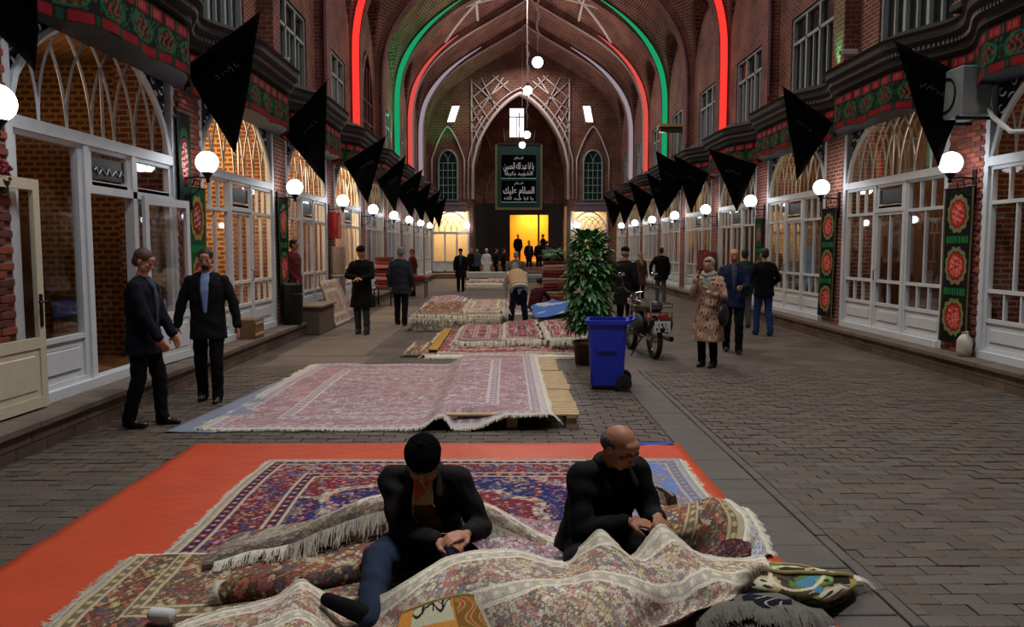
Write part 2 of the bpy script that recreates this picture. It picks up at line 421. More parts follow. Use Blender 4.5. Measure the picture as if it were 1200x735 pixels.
# ---- side walls with window openings
WZ0, WZ1, WHALF = 5.15, 7.1, 1.22
def wall(side, name):
    x = XL if side < 0 else XR; mb = MB()
    def quad(pts):
        pts = [(x, y, z) for y, z in pts]
        uv = [(p[1], p[2]) for p in pts]; idx = tuple(range(len(pts)))
        mb.add(pts, [idx if side > 0 else idx[::-1]], 0, uv)
    for k in range(-3, 8):
        ya = Y0 + k * BAY; yb = ya + BAY; c = (ya + yb) / 2; a, b = c - WHALF, c + WHALF
        if k == 3:   # arched niche bay
            pass
        quad([(ya, 4.25), (yb, 4.25), (yb, WZ0), (ya, WZ0)])
        quad([(ya, WZ0), (a, WZ0), (a, WZ1), (ya, WZ1)]); quad([(b, WZ0), (yb, WZ0), (yb, WZ1), (b, WZ1)])
        ys = np.linspace(ya, yb, 25); top = lunette(ys - c)
        for i in range(24): quad([(ys[i], WZ1), (ys[i+1], WZ1), (ys[i+1], top[i+1]), (ys[i], top[i])])
        xo = x + side * 0.22      # reveals
        for (p, q) in (((a, WZ0), (b, WZ0)), ((b, WZ0), (b, WZ1)), ((b, WZ1), (a, WZ1)), ((a, WZ1), (a, WZ0))):
            mb.add([(x, p[0], p[1]), (x, q[0], q[1]), (xo, q[0], q[1]), (xo, p[0], p[1])], [(0, 1, 2, 3)], 0, [(p[0]+p[1], 0), (q[0]+q[1], 0), (q[0]+q[1], .22), (p[0]+p[1], .22)])
    return struct(name, mb, BRICK)
wl = wall(-1, 'wall_left'); wr = wall(1, 'wall_right')
# ---- ribs with their pilasters
def rib(y, n, mats=BRICKR, w=0.46):
    mb = MB()
    ts = np.linspace(0, 1, 30)
    xi, zi = prof(ts, 0.30); xo, zo = prof(ts, -0.05)
    zlow = 4.7
    path_i = [(float(-a), float(b)) for a, b in zip(xi[::-1], zi[::-1])]
    path_o = [(float(-a), float(b)) for a, b in zip(xo[::-1], zo[::-1])]
    path_i = [(-5.42, zlow)] + path_i + [(-a, b) for a, b in path_i[::-1][1:]] + [(5.42, zlow)]
    path_o = [(-5.75, zlow)] + path_o + [(-a, b) for a, b in path_o[::-1][1:]] + [(5.75, zlow)]
    n_ = len(path_i); s = 0; P = np.zeros((n_, 4, 3)); U = np.zeros((n_, 4, 2))
    for i in range(n_):
        if i: s += math.hypot(path_i[i][0]-path_i[i-1][0], path_i[i][1]-path_i[i-1][1])
        (a, b), (c, d) = path_i[i], path_o[i]
        P[i] = [(XC+c, y-w/2, d), (XC+a, y-w/2, b), (XC+a, y+w/2, b), (XC+c, y+w/2, d)]
        U[i] = [(0, s), (.3, s), (.3+w, s), (.6+w, s)]
    mb.grid(P, U[..., ::1])
    return struct('trim_%d' % n, mb, mats, label='brick transverse rib of the vault')
tn = 3
RW = mat('pale_rib_plaster', (206, 192, 190), 0.7, var=0.15, scale=6)
for k, y in enumerate(RIBS):
    rib(y, tn); tn += 1
def rib_band(y, off0, off1, t0, t1, side, yf, thick=0.03, n=26, taper=0):
    """swept band on the front face of a rib between vault parameters t0 < t1; t above 1 runs down the pilaster"""
    mb = MB(); rows_ = []
    for t in np.linspace(t0, t1, n):
        if t <= 1:
            o1 = off0 + (off1 - off0) * (min(1, .12 + (t - t0) / taper) if taper else 1)
            a = prof(np.array([t]), off0); b = prof(np.array([t]), o1)
            pa = (float(a[0][0]), float(a[1][0])); pb = (float(b[0][0]), float(b[1][0]))
        else:
            zz = 7.3 - (t - 1) * SLEN; pa = (5.7 - off0, zz); pb = (5.7 - off1, zz)
        rows_.append([(XC + side*pa[0], yf, pa[1]), (XC + side*pb[0], yf, pb[1]), (XC + side*pb[0], yf - thick, pb[1]), (XC + side*pa[0], yf - thick, pa[1]), (XC + side*pa[0], yf, pa[1])])
    mb.grid(np.array(rows_, dtype=float), flip=side > 0)
    return mb
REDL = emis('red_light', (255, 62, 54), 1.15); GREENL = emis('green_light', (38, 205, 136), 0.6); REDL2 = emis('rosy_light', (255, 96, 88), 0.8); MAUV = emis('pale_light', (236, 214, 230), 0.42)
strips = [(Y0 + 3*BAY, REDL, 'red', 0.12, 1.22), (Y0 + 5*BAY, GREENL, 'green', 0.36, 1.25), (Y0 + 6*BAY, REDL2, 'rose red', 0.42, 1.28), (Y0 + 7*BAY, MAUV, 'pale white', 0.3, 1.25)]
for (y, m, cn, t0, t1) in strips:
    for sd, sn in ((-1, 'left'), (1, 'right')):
        o = rib_band(y, 0.06, 0.27, t0, t1, sd, y - 0.235, taper=.42).build('rib_glow_band', m)  # emissive band stands in for coloured light on the rib, tapered as its fade
        tag(o, '%s glow band imitating light cast up the %s side of a vault rib' % (cn, sn), 'glow band', 'glow bands imitating light on the vault ribs')
# pale edging line on the front of the ribs further in
for k in (6, 7):
    y = Y0 + k * BAY
    for sd in (-1, 1):
        mbb = rib_band(y, 0.27, 0.33, 0.0, 1.2, sd, y - 0.24)
        struct('trim_%d' % tn, mbb, RW, label='pale edging of a vault rib'); tn += 1
for y in (Y0 + 2*BAY, Y0 + 4*BAY):
    for sd in (-1, 1):
        struct('trim_%d' % tn, rib_band(y, 0.24, 0.31, 0.0, 1.2, sd, y - 0.24), mat('mauve_brick', (140, 104, 112), 0.8, var=0.2), label='mauve brick edging of a vault rib'); tn += 1
# white rib net near the crown between the green and the rose rib
mb = MB()
def vpt(t, y, sd, inset=0.04):
    k = math.floor((y - Y0) / BAY); yc = Y0 + (k + .5) * BAY
    a = prof(np.array([t]), inset); dome = 0.28 * (1 - ((y - yc) / (BAY/2)) ** 2) * (1 - t**3)
    return (XC + sd * float(a[0][0]), y, float(a[1][0]) + dome)
def vline(t0, y0, t1, y1, sd, w=.14, n=8):
    pts = [vpt(t0 + (t1-t0)*i/n, y0 + (y1-y0)*i/n, sd) for i in range(n + 1)]
    mb.tube(pts, w/2, 5)
for kk in (5,):
    ya, yb = Y0 + kk*BAY + .3, Y0 + (kk+1)*BAY - .3
    for sd in (-1, 1):
        vline(.02, ya, .30, (ya+yb)/2, sd); vline(.30, (ya+yb)/2, .02, yb, sd)
        vline(.30, (ya+yb)/2, .52, ya, sd); vline(.30, (ya+yb)/2, .5, yb, sd)
        vline(.30, ya, .30, yb, sd); vline(.02, ya, .30, ya, sd, .07)
struct('trim_%d' % tn, mb, RW, smooth=True, label='white plaster rib net near the vault crown'); tn += 1
# ---- upper windows: timber frame, 3 lights over 6 tall panes
def make_window(side, n, frame_mat):
    x = (XL if side < 0 else XR) + side * .1
    w_ = thing('window_%d' % n, None, None, (x, 0, 0), 0, kind='structure')
    T = .07
    def F(y0, y1, z0, z1, nm='window_frame', m=frame_mat, dx=.05): return MB().box(x-dx, x+dx, y0, y1, z0, z1).build(nm, m, w_)
    fr = MB(); H = WHALF
    for (a, b, c, d) in ((-H, H, WZ0, WZ0+T), (-H, H, WZ1-T, WZ1), (-H, -H+T, WZ0+T, WZ1-T), (H-T, H, WZ0+T, WZ1-T)): fr.box(x-.06, x+.06, a, b, c, d)
    zt = WZ0 + 1.36
    fr.box(x-.055, x+.055, -H+T, H-T, zt-.035, zt+.035)
    W3 = (2*H - 2*T) / 3
    for i in (1, 2): fr.box(x-.055, x+.055, -H+T+W3*i-.045, -H+T+W3*i+.045, WZ0+T, WZ1-T)
    fr.build('window_frame', frame_mat, w_)
    mu = MB()
    for i in range(3):
        c = -H + T + W3 * (i + .5); mu.box(x-.035, x+.035, c-.025, c+.025, WZ0+T, zt-.035)
    mu.build('muntin', frame_mat, w_)
    xs = x + side * .02
    for i in range(3):
        a = -H + T + W3 * i
        MB().box(xs-.004, xs+.004, a+.04, a+W3-.04, zt+.03, WZ1-T).build('pane', DARKGLASS, w_)
        for q in (0, 1): MB().box(xs-.004, xs+.004, a+.04+q*(W3/2-.02), a+W3/2-.02+q*(W3/2-.02), WZ0+T, zt-.03).build('pane', DARKGLASS, w_)
    MB().box(min(x, x-side*.2), max(x, x-side*.2), -H-.08, H+.08, WZ0-.07, WZ0).build('window_sill', frame_mat, w_)
    return w_
wn = 1
for side in (-1, 1):
    p0 = make_window(side, wn, GREYW); first = True
    for k in range(-1, 8):
        if side < 0 and k == 3: continue
        if first: o = p0; first = False
        else: wn += 1; o = copy_tree(p0); o.name = 'window_%d' % wn
        o.location.y = Y0 + (k + .5) * BAY
    wn += 1
# arched dark window of the fourth upper bay on the left
mb = MB(); yc = Y0 + 3.5*BAY
o = thing('window_%d' % wn, None, None, (XL, yc, WZ0), 0, kind='structure')
out = [(-1.0, 5.15), (1.0, 5.15), (1.0, 6.6), (.8, 7.3), (.45, 7.85), (0, 8.2), (-.45, 7.85), (-.8, 7.3), (-1.0, 6.6)]
mb.prism(out, lambda a, b, d: Vector((d, yc + a, b)), XL - .12, XL + .02); mb.build('pane', DARKGLASS, o)
mb = MB()
RB = mat('red_brown_frame', (96, 34, 28), 0.5)
mb.tube([(XL+.05, yc+a, b) for a, b in out], .06, 6, closed=True)
for a in (-.5, 0, .5): mb.tube([(XL+.05, yc+a, 5.15), (XL+.05, yc+a, 7.7)], .03)
for b in (5.9, 6.6): mb.tube([(XL+.05, yc-1, b), (XL+.05, yc+1, b)], .03)
mb.build('window_frame', RB, o); MB().box(XL, XL+.25, yc-1.1, yc+1.1, 5.05, 5.15).build('window_sill', GREYW, o)
wn += 1
# ---- brick piers between the shops
def pier(side, y, n):
    x0, x1 = (XL - .5, SL + .06) if side < 0 else (SR - .06, XR + .5)
    mb = MB(); a, b = y - .4, y + .5; fx = x1 if side < 0 else x0
    def q(pts, uv, fl_=False): mb.add(pts, [(0, 1, 2, 3)], 0, uv)
    q([(fx, a, KH), (fx, b, KH), (fx, b, 4.4), (fx, a, 4.4)], [(a, KH), (b, KH), (b, 4.4), (a, 4.4)])
    for yy in (a, b): q([(x0, yy, KH), (x1, yy, KH), (x1, yy, 4.4), (x0, yy, 4.4)], [(x0, KH), (x1, KH), (x1, 4.4), (x0, 4.4)])
    pr = struct('trim_%d' % n, mb, BRICK, label='brick pier between two shopfronts')
    return pr, fx, a, b
BR3 = [mat('brick_%s' % n, c, .85, var=.3, scale=9, bump=.5) for n, c in (('red', (138, 68, 50)), ('brown', (112, 58, 46)), ('dark', (96, 48, 40)))]
PIERK = range(-2, 8)
bp = [MB().bevbox(-.015, .02, -.105, .105, -.03, .03, .004).build('brick', m, None, origin=(0, 0, 0), local=True) for m in BR3]
for side in (-1, 1):
    for k in PIERK:
        pr, fx, a, b = pier(side, Y0 + k*BAY, tn); tn += 1
        if k in (-1, 0):     # the piers near enough to show their bricks: each brick its own piece (faces below the canopy)
            r = 0; z = KH + .035
            while z < 3.95 :
                y = a + (0.11 if r % 2 else 0) + .11
                while y < b - .08:
                    o = bpy.data.objects.new('brick', bp[rnd.randrange(3)].data); link(o, pr); o.location = (fx - side * rnd.uniform(.0, .006), y, z)
                    y += .222
                z += .072; r += 1
for o in bp: bpy.data.objects.remove(o)
# ================================================================= end wall with its deep niche
XE = 0.8
def niche(hw, zs, za, n=24, c=XE):
    """pointed arch outline, left foot of the curve to the right foot"""
    pts = []
    for i in range(n + 1):
        a = -1 + 2 * i / n; u = abs(a)
        pts.append((c + a * hw, zs + (za - zs) * (0.55 * (1 - u) + 0.45 * math.sqrt(max(0, 1 - u * u)) + 0.28 * u * (1 - u))))
    return pts
NH, NS, NA = 2.8, 6.6, 10.7
arch = niche(NH, NS, NA)
mb = MB(); y = YEND
def ez(x):
    u = abs(x - XC); ts = np.linspace(0, 1, 200); a, b = prof(ts); return float(np.interp(u, a, b)) + .4
def q(x0, x1, z0a, z0b, z1a, z1b):
    mb.add([(x0, y, z0a), (x1, y, z0b), (x1, y, z1b), (x0, y, z1a)], [(0, 1, 2, 3)], 0, [(x0, z0a), (x1, z0b), (x1, z1b), (x0, z1a)])
holes = [(-4.0, -2.9, 4.55, 7.0), (4.5, 5.6, 4.55, 7.0)]
shopholes = [(-4.35, -2.25, .35, 3.9), (3.8, 5.9, .35, 3.9)]
xs = sorted(set([-5.2, 7.2, XE - NH, XE + NH] + [h[0] for h in holes + shopholes] + [h[1] for h in holes + shopholes] + [p[0] for p in arch] + list(np.linspace(-5.2, 7.2, 25))))
for a, b in zip(xs[:-1], xs[1:]):
    m_ = (a + b) / 2; ta, tb = ez(a), ez(b)
    if XE - NH < m_ < XE + NH:
        za = float(np.interp(a, [p[0] for p in arch], [p[1] for p in arch])); zb = float(np.interp(b, [p[0] for p in arch], [p[1] for p in arch]))
        q(a, b, za, zb, ta, tb)
    else:
        cuts = [0]
        for h in shopholes + holes:
            if h[0] < m_ < h[1]: cuts += [h[2], h[3]]
        for i in range(0, len(cuts) - 1, 2): q(a, b, cuts[i], cuts[i], cuts[i+1], cuts[i+1])
        q(a, b, cuts[-1], cuts[-1], ta, tb)
# reveal and sides of the niche
YB = YEND + 4.2
path = [(XE - NH, 0)] + arch + [(XE + NH, 0)]
P = np.array([[(px, yy, pz + (0.14 * (yy - YEND) if pz > 8 else 0)) for yy in (YEND, YB)] for px, pz in path]); 
s = 0; U = np.zeros(P.shape[:2] + (2,))
for i in range(len(path)):
    if i: s += math.hypot(path[i][0]-path[i-1][0], path[i][1]-path[i-1][1])
    U[i, 0] = (0, s); U[i, 1] = (4.2, s)
mb.grid(P, U, flip=True)
struct('wall_end', mb, BRICKV)
# back wall of the niche with the doorway to the yellow room and the high window
mb = MB()
D0, D1, DZ0, DZ1 = 0.2, 2.65, 0.9, 3.85
def qb(x0, x1, z0, z1): mb.add([(x0, YB, z0), (x1, YB, z0), (x1, YB, z1), (x0, YB, z1)], [(0, 1, 2, 3)], 0, [(x0, z0), (x1, z0), (x1, z1), (x0, z1)])
qb(-3, D0, 0, 4.6); qb(D1, 4.6, 0, 4.6); qb(D0, D1, DZ1, 4.6); qb(D0, D1, 0, DZ0)
DGATE = mat('dark_gate_timber', (34, 27, 24), 0.6, var=.3, scale=5)
struct('wall_back_lower', mb, DGATE)
mb = MB(); W0, W1, WB0, WB1 = .17, 1.1, 8.75, 10.6
qb(-3, W0, 4.6, 12); qb(W1, 4.6, 4.6, 12); qb(W0, W1, 4.6, WB0); qb(W0, W1, WB1, 12)
struct('wall_back', mb, BRICKV)
# dark timber dado in the niche sides
mb = MB(); mb.box(XE-NH+.0, XE-NH+.06, YEND, YB, 0, 4.7); mb.box(XE+NH-.06, XE+NH, YEND, YB, 0, 4.7)
struct('trim_%d' % tn, mb, DGATE, label='dark timber side panels of the niche'); tn += 1
# the high back-lit window
o = thing('window_%d' % wn, 'bright back-lit high window in the end niche', None, (.64, YB + .1, WB0), 0, kind='structure'); wn += 1
SKYW = emis('daylight_pane', (255, 246, 250), 2.6)
for i in (0, 1): MB().box(.19 + i*.46, .62 + i*.46, YB+.06, YB+.08, WB0+.03, WB0+1.25).build('pane', SKYW, o)
MB().box(.19, 1.08, YB+.06, YB+.08, WB0+1.33, WB1-.03).build('pane', SKYW, o)
mb = MB(); mb.box(.61, .66, YB, YB+.06, WB0, WB0+1.3); mb.box(.17, 1.1, YB, YB+.06, WB0+1.26, WB0+1.32); mb.build('window_frame', mat('rose_frame', (150, 110, 110), .6), o)
# slanted slot windows either side
for sx in (-1, 1):
    cx = XE + sx * 3.92; o = thing('window_%d' % wn, 'slanted bright slot window high on the end wall', None, (cx, YEND - .05, 9.0), 0, kind='structure'); wn += 1
    k_ = sx * -.12
    pl = [(cx - .26 - k_, 9.05), (cx + .22 - k_, 9.05), (cx + .28 + k_, 9.98), (cx - .2 + k_, 9.98)]
    MB().prism(pl, lambda a, b, d: Vector((a, d, b)), YEND - .06, YEND - .03).build('pane', SKYW, o)
    MB().tube([(a, YEND - .06, b) for a, b in pl], .035, 5, closed=True).build('window_frame', BRICKR, o)
# arched windows on the end wall
for (h0, h1, z0, z1) in holes:
    c = (h0 + h1) / 2; o = thing('window_%d' % wn, 'tall arched window with green glazing bars on the end wall', None, (c, YEND, z0), 0, kind='structure'); wn += 1
    hw = (h1 - h0) / 2
    ol = [(c - hw, z0), (c + hw, z0), (c + hw, 6.7)] + [(c + hw * math.cos(t), 6.7 + hw * 1.35 * math.sin(t)) for t in np.linspace(.2, math.pi - .2, 9)] + [(c - hw, 6.7)]
    MB().prism(ol, lambda a, b, d: Vector((a, d, b)), YEND - .03, YEND + .1).build('pane', mat('green_dark_glass', (26, 44, 42), .12, var=0), o)
    GF = mat('pale_green_frame', (128, 160, 152), .5)
    mb = MB(); mb.tube([(a, YEND - .06, b) for a, b in ol], .06, 5, closed=True); mb.build('window_frame', GF, o)
    mb = MB()
    for i in range(1, 4): mb.tube([(c - hw + i * hw / 2, YEND - .05, z0), (c - hw + i * hw / 2, YEND - .05, 6.7)], .022, 4)
    for i in range(1, 6): mb.tube([(c - hw, YEND - .05, z0 + i * .43), (c + hw, YEND - .05, z0 + i * .43)], .022, 4)
    for sg in (-1, 1):
        for off in (0, hw): mb.tube([(c + sg * (hw - off) - sg * 2 * hw * .9 * (1 - math.cos(t)) * .6, YEND - .05, 6.7 + 1.25 * hw * math.sin(t)) for t in np.linspace(0, 1.1 if off == 0 else .9, 6)], .02, 4)
    mb.build('glazing_bar', GF, o)
# pale plaster ribs: arch edging, spandrel net, framing
mb = MB()
mb.tube([(a, YEND - .08, b) for a, b in [(XE - NH, 4.6)] + arch + [(XE + NH, 4.6)]], .09, 6)
mb.tube([(a, YEND - .08, b) for a, b in [(XE - NH - .28, 4.6)] + [((p[0] - XE) * 1.09 + XE, p[1] + .3) for p in arch] + [(XE + NH + .28, 4.6)]], .045, 6)
def line(p, q_, r=.045): mb.beam((p[0], YEND - .05, p[1]), (q_[0], YEND - .05, q_[1]), r*2, .06, up=(0, 1, 0))
for sg in (-1, 1):
    X = lambda u: XE + sg * u
    line((X(2.85), 6.5), (X(2.85), 11.5)); 
    for (p, q_) in (((2.85, 10.4), (1.3, 11.7)), ((2.85, 11.4), (1.2, 9.9)), ((2.85, 9.7), (.7, 11.4)), ((2.85, 10.7), (1.8, 9.1)), ((2.85, 9.0), (1.0, 11.6)), ((2.85, 9.9), (2.1, 8.6)), ((2.3, 11.6), (1.3, 9.6)), ((2.85, 8.4), (2.2, 9.4)), ((2.85, 9.1), (2.45, 8.0)), ((1.6, 11.7), (.5, 10.7))):
        line((X(p[0]), p[1]), (X(q_[0]), q_[1]), .03)
    # pointed recess around the arched window
    cw = XE + sg * 4.25
    pts = [(cw - .95, 4.6)] + [(cw + a * .95, 6.9 + 1.9 * (1 - abs(a) ** 1.5)) for a in np.linspace(-1, 1, 13)] + [(cw + .95, 4.6)]
    mb.tube([(a, YEND - .04, b) for a, b in pts], .05, 5)
struct('trim_%d' % tn, mb, RW, smooth=True, label='pale plaster ribs and net on the end wall'); tn += 1
mb = MB()
pts = [(XE + 2.2 * math.cos(t), 4.7 + 2.7 * math.sin(t)) for t in np.linspace(0, math.pi, 20)]
mb.tube([(a, YB - .08, b) for a, b in pts], .1, 6)
for i in range(9):
    t = math.pi * (i + .5) / 9; mb.tube([(XE + 2.3 * math.cos(t), YB - .05, 4.7 + 2.8 * math.sin(t)), (XE + 3.3 * math.cos(t), YB - .05, 4.7 + 5.6 * math.sin(t))], .035, 4)
struct('trim_%d' % tn, mb, mat('mauve_plaster', (120, 104, 104), .8), smooth=True, label='round arch moulding at the back of the niche'); tn += 1
# fascia and dark canopies over the two end shops
for sg, nm in ((-1, 'left'), (1, 'right')):
    a, b = (-4.9, XE - NH - .35) if sg < 0 else (XE + NH + .35, 6.9)
    mb = MB().box(a, b, YEND - .5, YEND - .02, 4.25, 4.4); mb.box(a, b, YEND - .42, YEND - .02, 3.95, 4.25); mb.box(a+.02, b-.02, YEND - .4, YEND-.02, 3.85, 3.95)
    struct('trim_%d' % tn, mb, [mat('mauve_fascia', (120, 108, 120), .6)], label='pale fascia above the %s end shop' % nm); tn += 1
# steps up to the niche
ST = mat('step_stone', (126, 92, 70), .7, var=.3, scale=3, bump=.3)
for i in range(4):
    MB().bevbox(-2.6 + .15 * i, 5.2 - .15 * i, 44.2 + .5 * i, YB + .1, -.02 + .22 * i, .22 * (i + 1), .02).build('step', ST, floor)
MB().bevbox(-4.6, -2.65, 45.3, YEND, -.02, .28, .02).build('plinth', ST, floor); MB().bevbox(5.25, 6.6, 45.3, YEND, -.02, .28, .02).build('plinth', ST, floor)
# yellow room behind the doorway
mb = MB(); YR = YB + 2.4
mb.box(-.8, 4.2, YR, YR + .1, .8, 4.3); mb.box(-.9, -.8, YB + .1, YR, .8, 4.3); mb.box(4.2, 4.3, YB + .1, YR, .8, 4.3); mb.box(-.8, 4.2, YB+.1, YR, 4.3, 4.4); mb.box(-.8, 4.2, YB+.1, YR, .8, .9)
struct('wall_yellow_room', mb, mat('yellow_plaster', (236, 176, 50), .7, var=.08))
area('yellow_room_light', (1.7, YB + 1.2, 4.2), 1.6, 170, (1.0, .78, .36))
MB().box(1.98, 2.1, YB - .05, YB + .05, .9, DZ1).build('door_post', DGATE, None)['kind'] = 'structure'
bpy.data.objects['door_post'].name = 'door_1'
# ---- big green banner with two black panels of white script
def arabic(txt):
    """shape Arabic letters into presentation forms and reverse for left-to-right layout"""
    F = {'ا': 0xFE8D, 'أ': 0xFE83, 'ب': 0xFE8F, 'ة': 0xFE93, 'ت': 0xFE95, 'ح': 0xFEA1, 'د': 0xFEA9, 'ر': 0xFEAD, 'س': 0xFEB1, 'ع': 0xFEC9, 'ق': 0xFED5, 'ك': 0xFED9, 'ل': 0xFEDD, 'م': 0xFEE1, 'ن': 0xFEE5, 'ه': 0xFEE9, 'و': 0xFEED, 'ي': 0xFEF1, 'ص': 0xFEB9, 'ش': 0xFEB5}
    two = set('اأةدرو')
    out = []
    for i, c in enumerate(txt):
        if c not in F: out.append(c); continue
        prev = i > 0 and txt[i-1] in F and txt[i-1] not in two
        nxt = i + 1 < len(txt) and txt[i+1] in F and c not in two
        b = F[c]
        out.append(chr(b + (3 if prev and nxt else 1 if prev else 2 if nxt else 0)))
    return ''.join(reversed(out))
def text_mesh(name, txt, m, parent, loc, w, h, rot=(math.pi/2, 0, 0), depth=.004, bold=0.0):
    c = bpy.data.curves.new('t', 'FONT'); c.body = txt; c.extrude = depth; c.align_x = 'CENTER'; c.align_y = 'CENTER'; c.offset = bold
    c.resolution_u = 3
    t = bpy.data.objects.new('t', c)
    me = evaluated_mesh(t)
    bpy.data.objects.remove(t)
    V = np.array([v.co for v in me.vertices]) if len(me.vertices) else np.zeros((1, 3))
    mn, mx = V.min(0), V.max(0); me.materials.clear(); me.materials.append(m)
    o = bpy.data.objects.new(name, me); link(o, parent); o['kind'] = 'stuff'
    sx, sy = w / max(mx[0] - mn[0], 1e-3), h / max(mx[1] - mn[1], 1e-3)
    me.transform(Matrix.Translation((-(mn[0] + mx[0]) / 2, -(mn[1] + mx[1]) / 2, 0))); me.transform(Matrix.Diagonal((sx, sy, 1, 1)))
    o.location = loc if parent is None else WM(parent).inverted() @ Vector(loc); o.rotation_euler = rot
    return o
bn = thing('banner', 'large green banner with two black panels of white script above the far doorway', 'banner', (XE - .05, YEND - .6, 4.15))
GRB = mat('banner_green', (8, 52, 42), .7, var=.1); WT = mat('white_script', (226, 230, 232), .7, var=.0); GOLDF = mat('olive_gold_border', (112, 104, 60), .5)
x0, x1, z0, z1 = -.57, 1.95, 4.08, 7.7
mb = MB(); Pn = np.zeros((9, 9, 3))
for i in range(9):
    for j in range(9): Pn[i, j] = (x0 + (x1 - x0) * j / 8, YEND - .6 + .015 * math.sin(j * 2.1 + i * .5), z0 + (z1 - z0) * i / 8)
mb.grid(Pn); cl = mb.build('cloth', GRB, bn); 
mb = MB()
for (a, b, c, d) in ((x0-.1, x0, z0-.12, z1+.05), (x1, x1+.1, z0-.12, z1+.05), (x0, x1, z0-.12, z0)): mb.box(a, b, YEND-.64, YEND-.58, c, d)
mb.build('frame', GOLDF, bn)
for xx in (x0 + .1, x1 - .1): MB().box(xx - .02, xx + .02, YEND - .6, YEND + .03, z1 + .02, z1 + .06).build('wall_bracket', IRON, bn)
MB().box(x0 - .1, x1 + .1, YEND - .64, YEND - .58, z1, z1 + .06).build('top_rail', DGATE, bn)
TEAL = mat('teal_light_line', (120, 190, 170), .6)
for j, (za, zb) in enumerate(((4.42, 5.62), (5.78, 7.1))):
    MB().box(x0+.27, x1-.27, YEND-.655, YEND-.64, za, zb).build('panel', BLACKC, bn)
    MB().box(x0+.24, x1-.24, YEND-.66, YEND-.64, za-.05, za).build('border_line', TEAL, bn)
t1 = ['يا قتيل العبرات', 'الحسين']
xc_ = (x0 + x1) / 2
text_mesh('script', arabic('يا ابا عبد الله الحسين'), WT, bn, (xc_, YEND-.675, 6.42), 1.75, .5, bold=.012)
text_mesh('script', arabic('الشهيد بكربلا'.replace('ش','ش')), WT, bn, (xc_, YEND-.675, 6.02), 1.6, .28, bold=.01)
text_mesh('script', arabic('السلام'), WT, bn, (xc_, YEND-.675, 6.9), .5, .2)
text_mesh('script', arabic('السلام عليك'), WT, bn, (xc_, YEND-.675, 4.98), 1.8, .62, bold=.015)
text_mesh('script', arabic('يا ابا عبد الله'), WT, bn, (xc_, YEND-.675, 4.6), 1.7, .22, bold=.008)
text_mesh('script', arabic('السلام'), WT, bn, (xc_, YEND-.675, 5.45), .5, .2)
# ================================================================= shopfronts, canopies, lamps, flags
def ordinal(k): return ['nearest', 'second', 'third', 'fourth', 'fifth', 'sixth', 'seventh', 'eighth', 'ninth', 'tenth', 'eleventh'][k]
HWF, FZ0, FZ1 = 1.72, 2.98, 4.12
def fan_z(u): return FZ0 + (FZ1 - FZ0) * max(0.0, 1 - (abs(u) / HWF) ** 2.1) ** 0.62
DBLUE = mat('dark_blue_spandrel', (18, 24, 36), .6, var=.2); ORN = mat('white_scroll_paint', (176, 180, 186), .5)
INBACK = mat('fan_backing', (120, 84, 52), .8, var=.3, scale=3)
def spiral(mb, c, r, a0, turns, x, sg=1, w=.012):
    pts = []
    for i in range(12):
        t = i / 11; a = a0 + sg * turns * 2 * math.pi * t; rr = r * (1 - .8 * t)
        pts.append((x, c[0] + rr * math.cos(a), c[1] + rr * math.sin(a)))
    mb.tube(pts, [w * (1.2 - .6 * i / 11) for i in range(12)], 4)
def fanlight(t, hx, paint):
    """hx(d): plane offset towards the hall"""
    x = hx(.02)
    mb = MB(); pts = [(x, u, fan_z(u)) for u in np.linspace(-HWF, HWF, 25)]
    mb.tube(pts, .045, 6); mb.build('arch_frame', paint, t)
    mb = MB(); n = 7; st = 2 * HWF / n
    for i in range(n + 1):
        b = -HWF + st * i
        for sg in (-1, 1):
            for Rr in (1.05,):
                pts = []
                for th in np.linspace(0, 1.5, 14):
                    yy = b + sg * Rr * (1 - math.cos(th)); zz = FZ0 + 1.15 * Rr * math.sin(th)
                    if abs(yy) > HWF or zz > fan_z(yy): break
                    pts.append((x, yy, zz))
                if len(pts) > 2: mb.tube(pts, .017, 4)
    mb.tube([(x, 0, FZ0), (x, 0, FZ0 + .75)], .02, 4)
    mb.build('tracery', paint, t)['kind'] = 'stuff'
    mb = MB()                                     # spandrels
    us = np.linspace(-1.8, 1.8, 29)
    for a, b in zip(us[:-1], us[1:]):
        za, zb = fan_z(a), fan_z(b); mb.add([(hx(-.02), a, za), (hx(-.02), b, zb), (hx(-.02), b, 4.3), (hx(-.02), a, 4.3)], [(0, 1, 2, 3)])
    mb.build('spandrel', DBLUE, t)
    mb = MB(); r_ = random.Random(3)
    for u in np.linspace(-1.6, 1.6, 15):
        z = fan_z(u) + .1
        spiral(mb, (u, min(z, 4.15)), .085, r_.uniform(0, 6), .8, hx(.005), r_.choice((-1, 1)))
        if abs(u) > 1.0: spiral(mb, (u, z + .2), .09, r_.uniform(0, 6), .8, hx(.005), r_.choice((-1, 1)))
        if abs(u) > 1.35: spiral(mb, (u, z + .42), .09, r_.uniform(0, 6), .8, hx(.005), r_.choice((-1, 1)))
    mb.build('scroll_ornament', ORN, t)['kind'] = 'stuff'
    MB().add([(hx(-.03), u, FZ0) for u in (-HWF, HWF)] + [(hx(-.03), u, fan_z(u)) for u in np.linspace(HWF, -HWF, 21)], [tuple(range(23))]).build('fan_pane', GLASS, t)
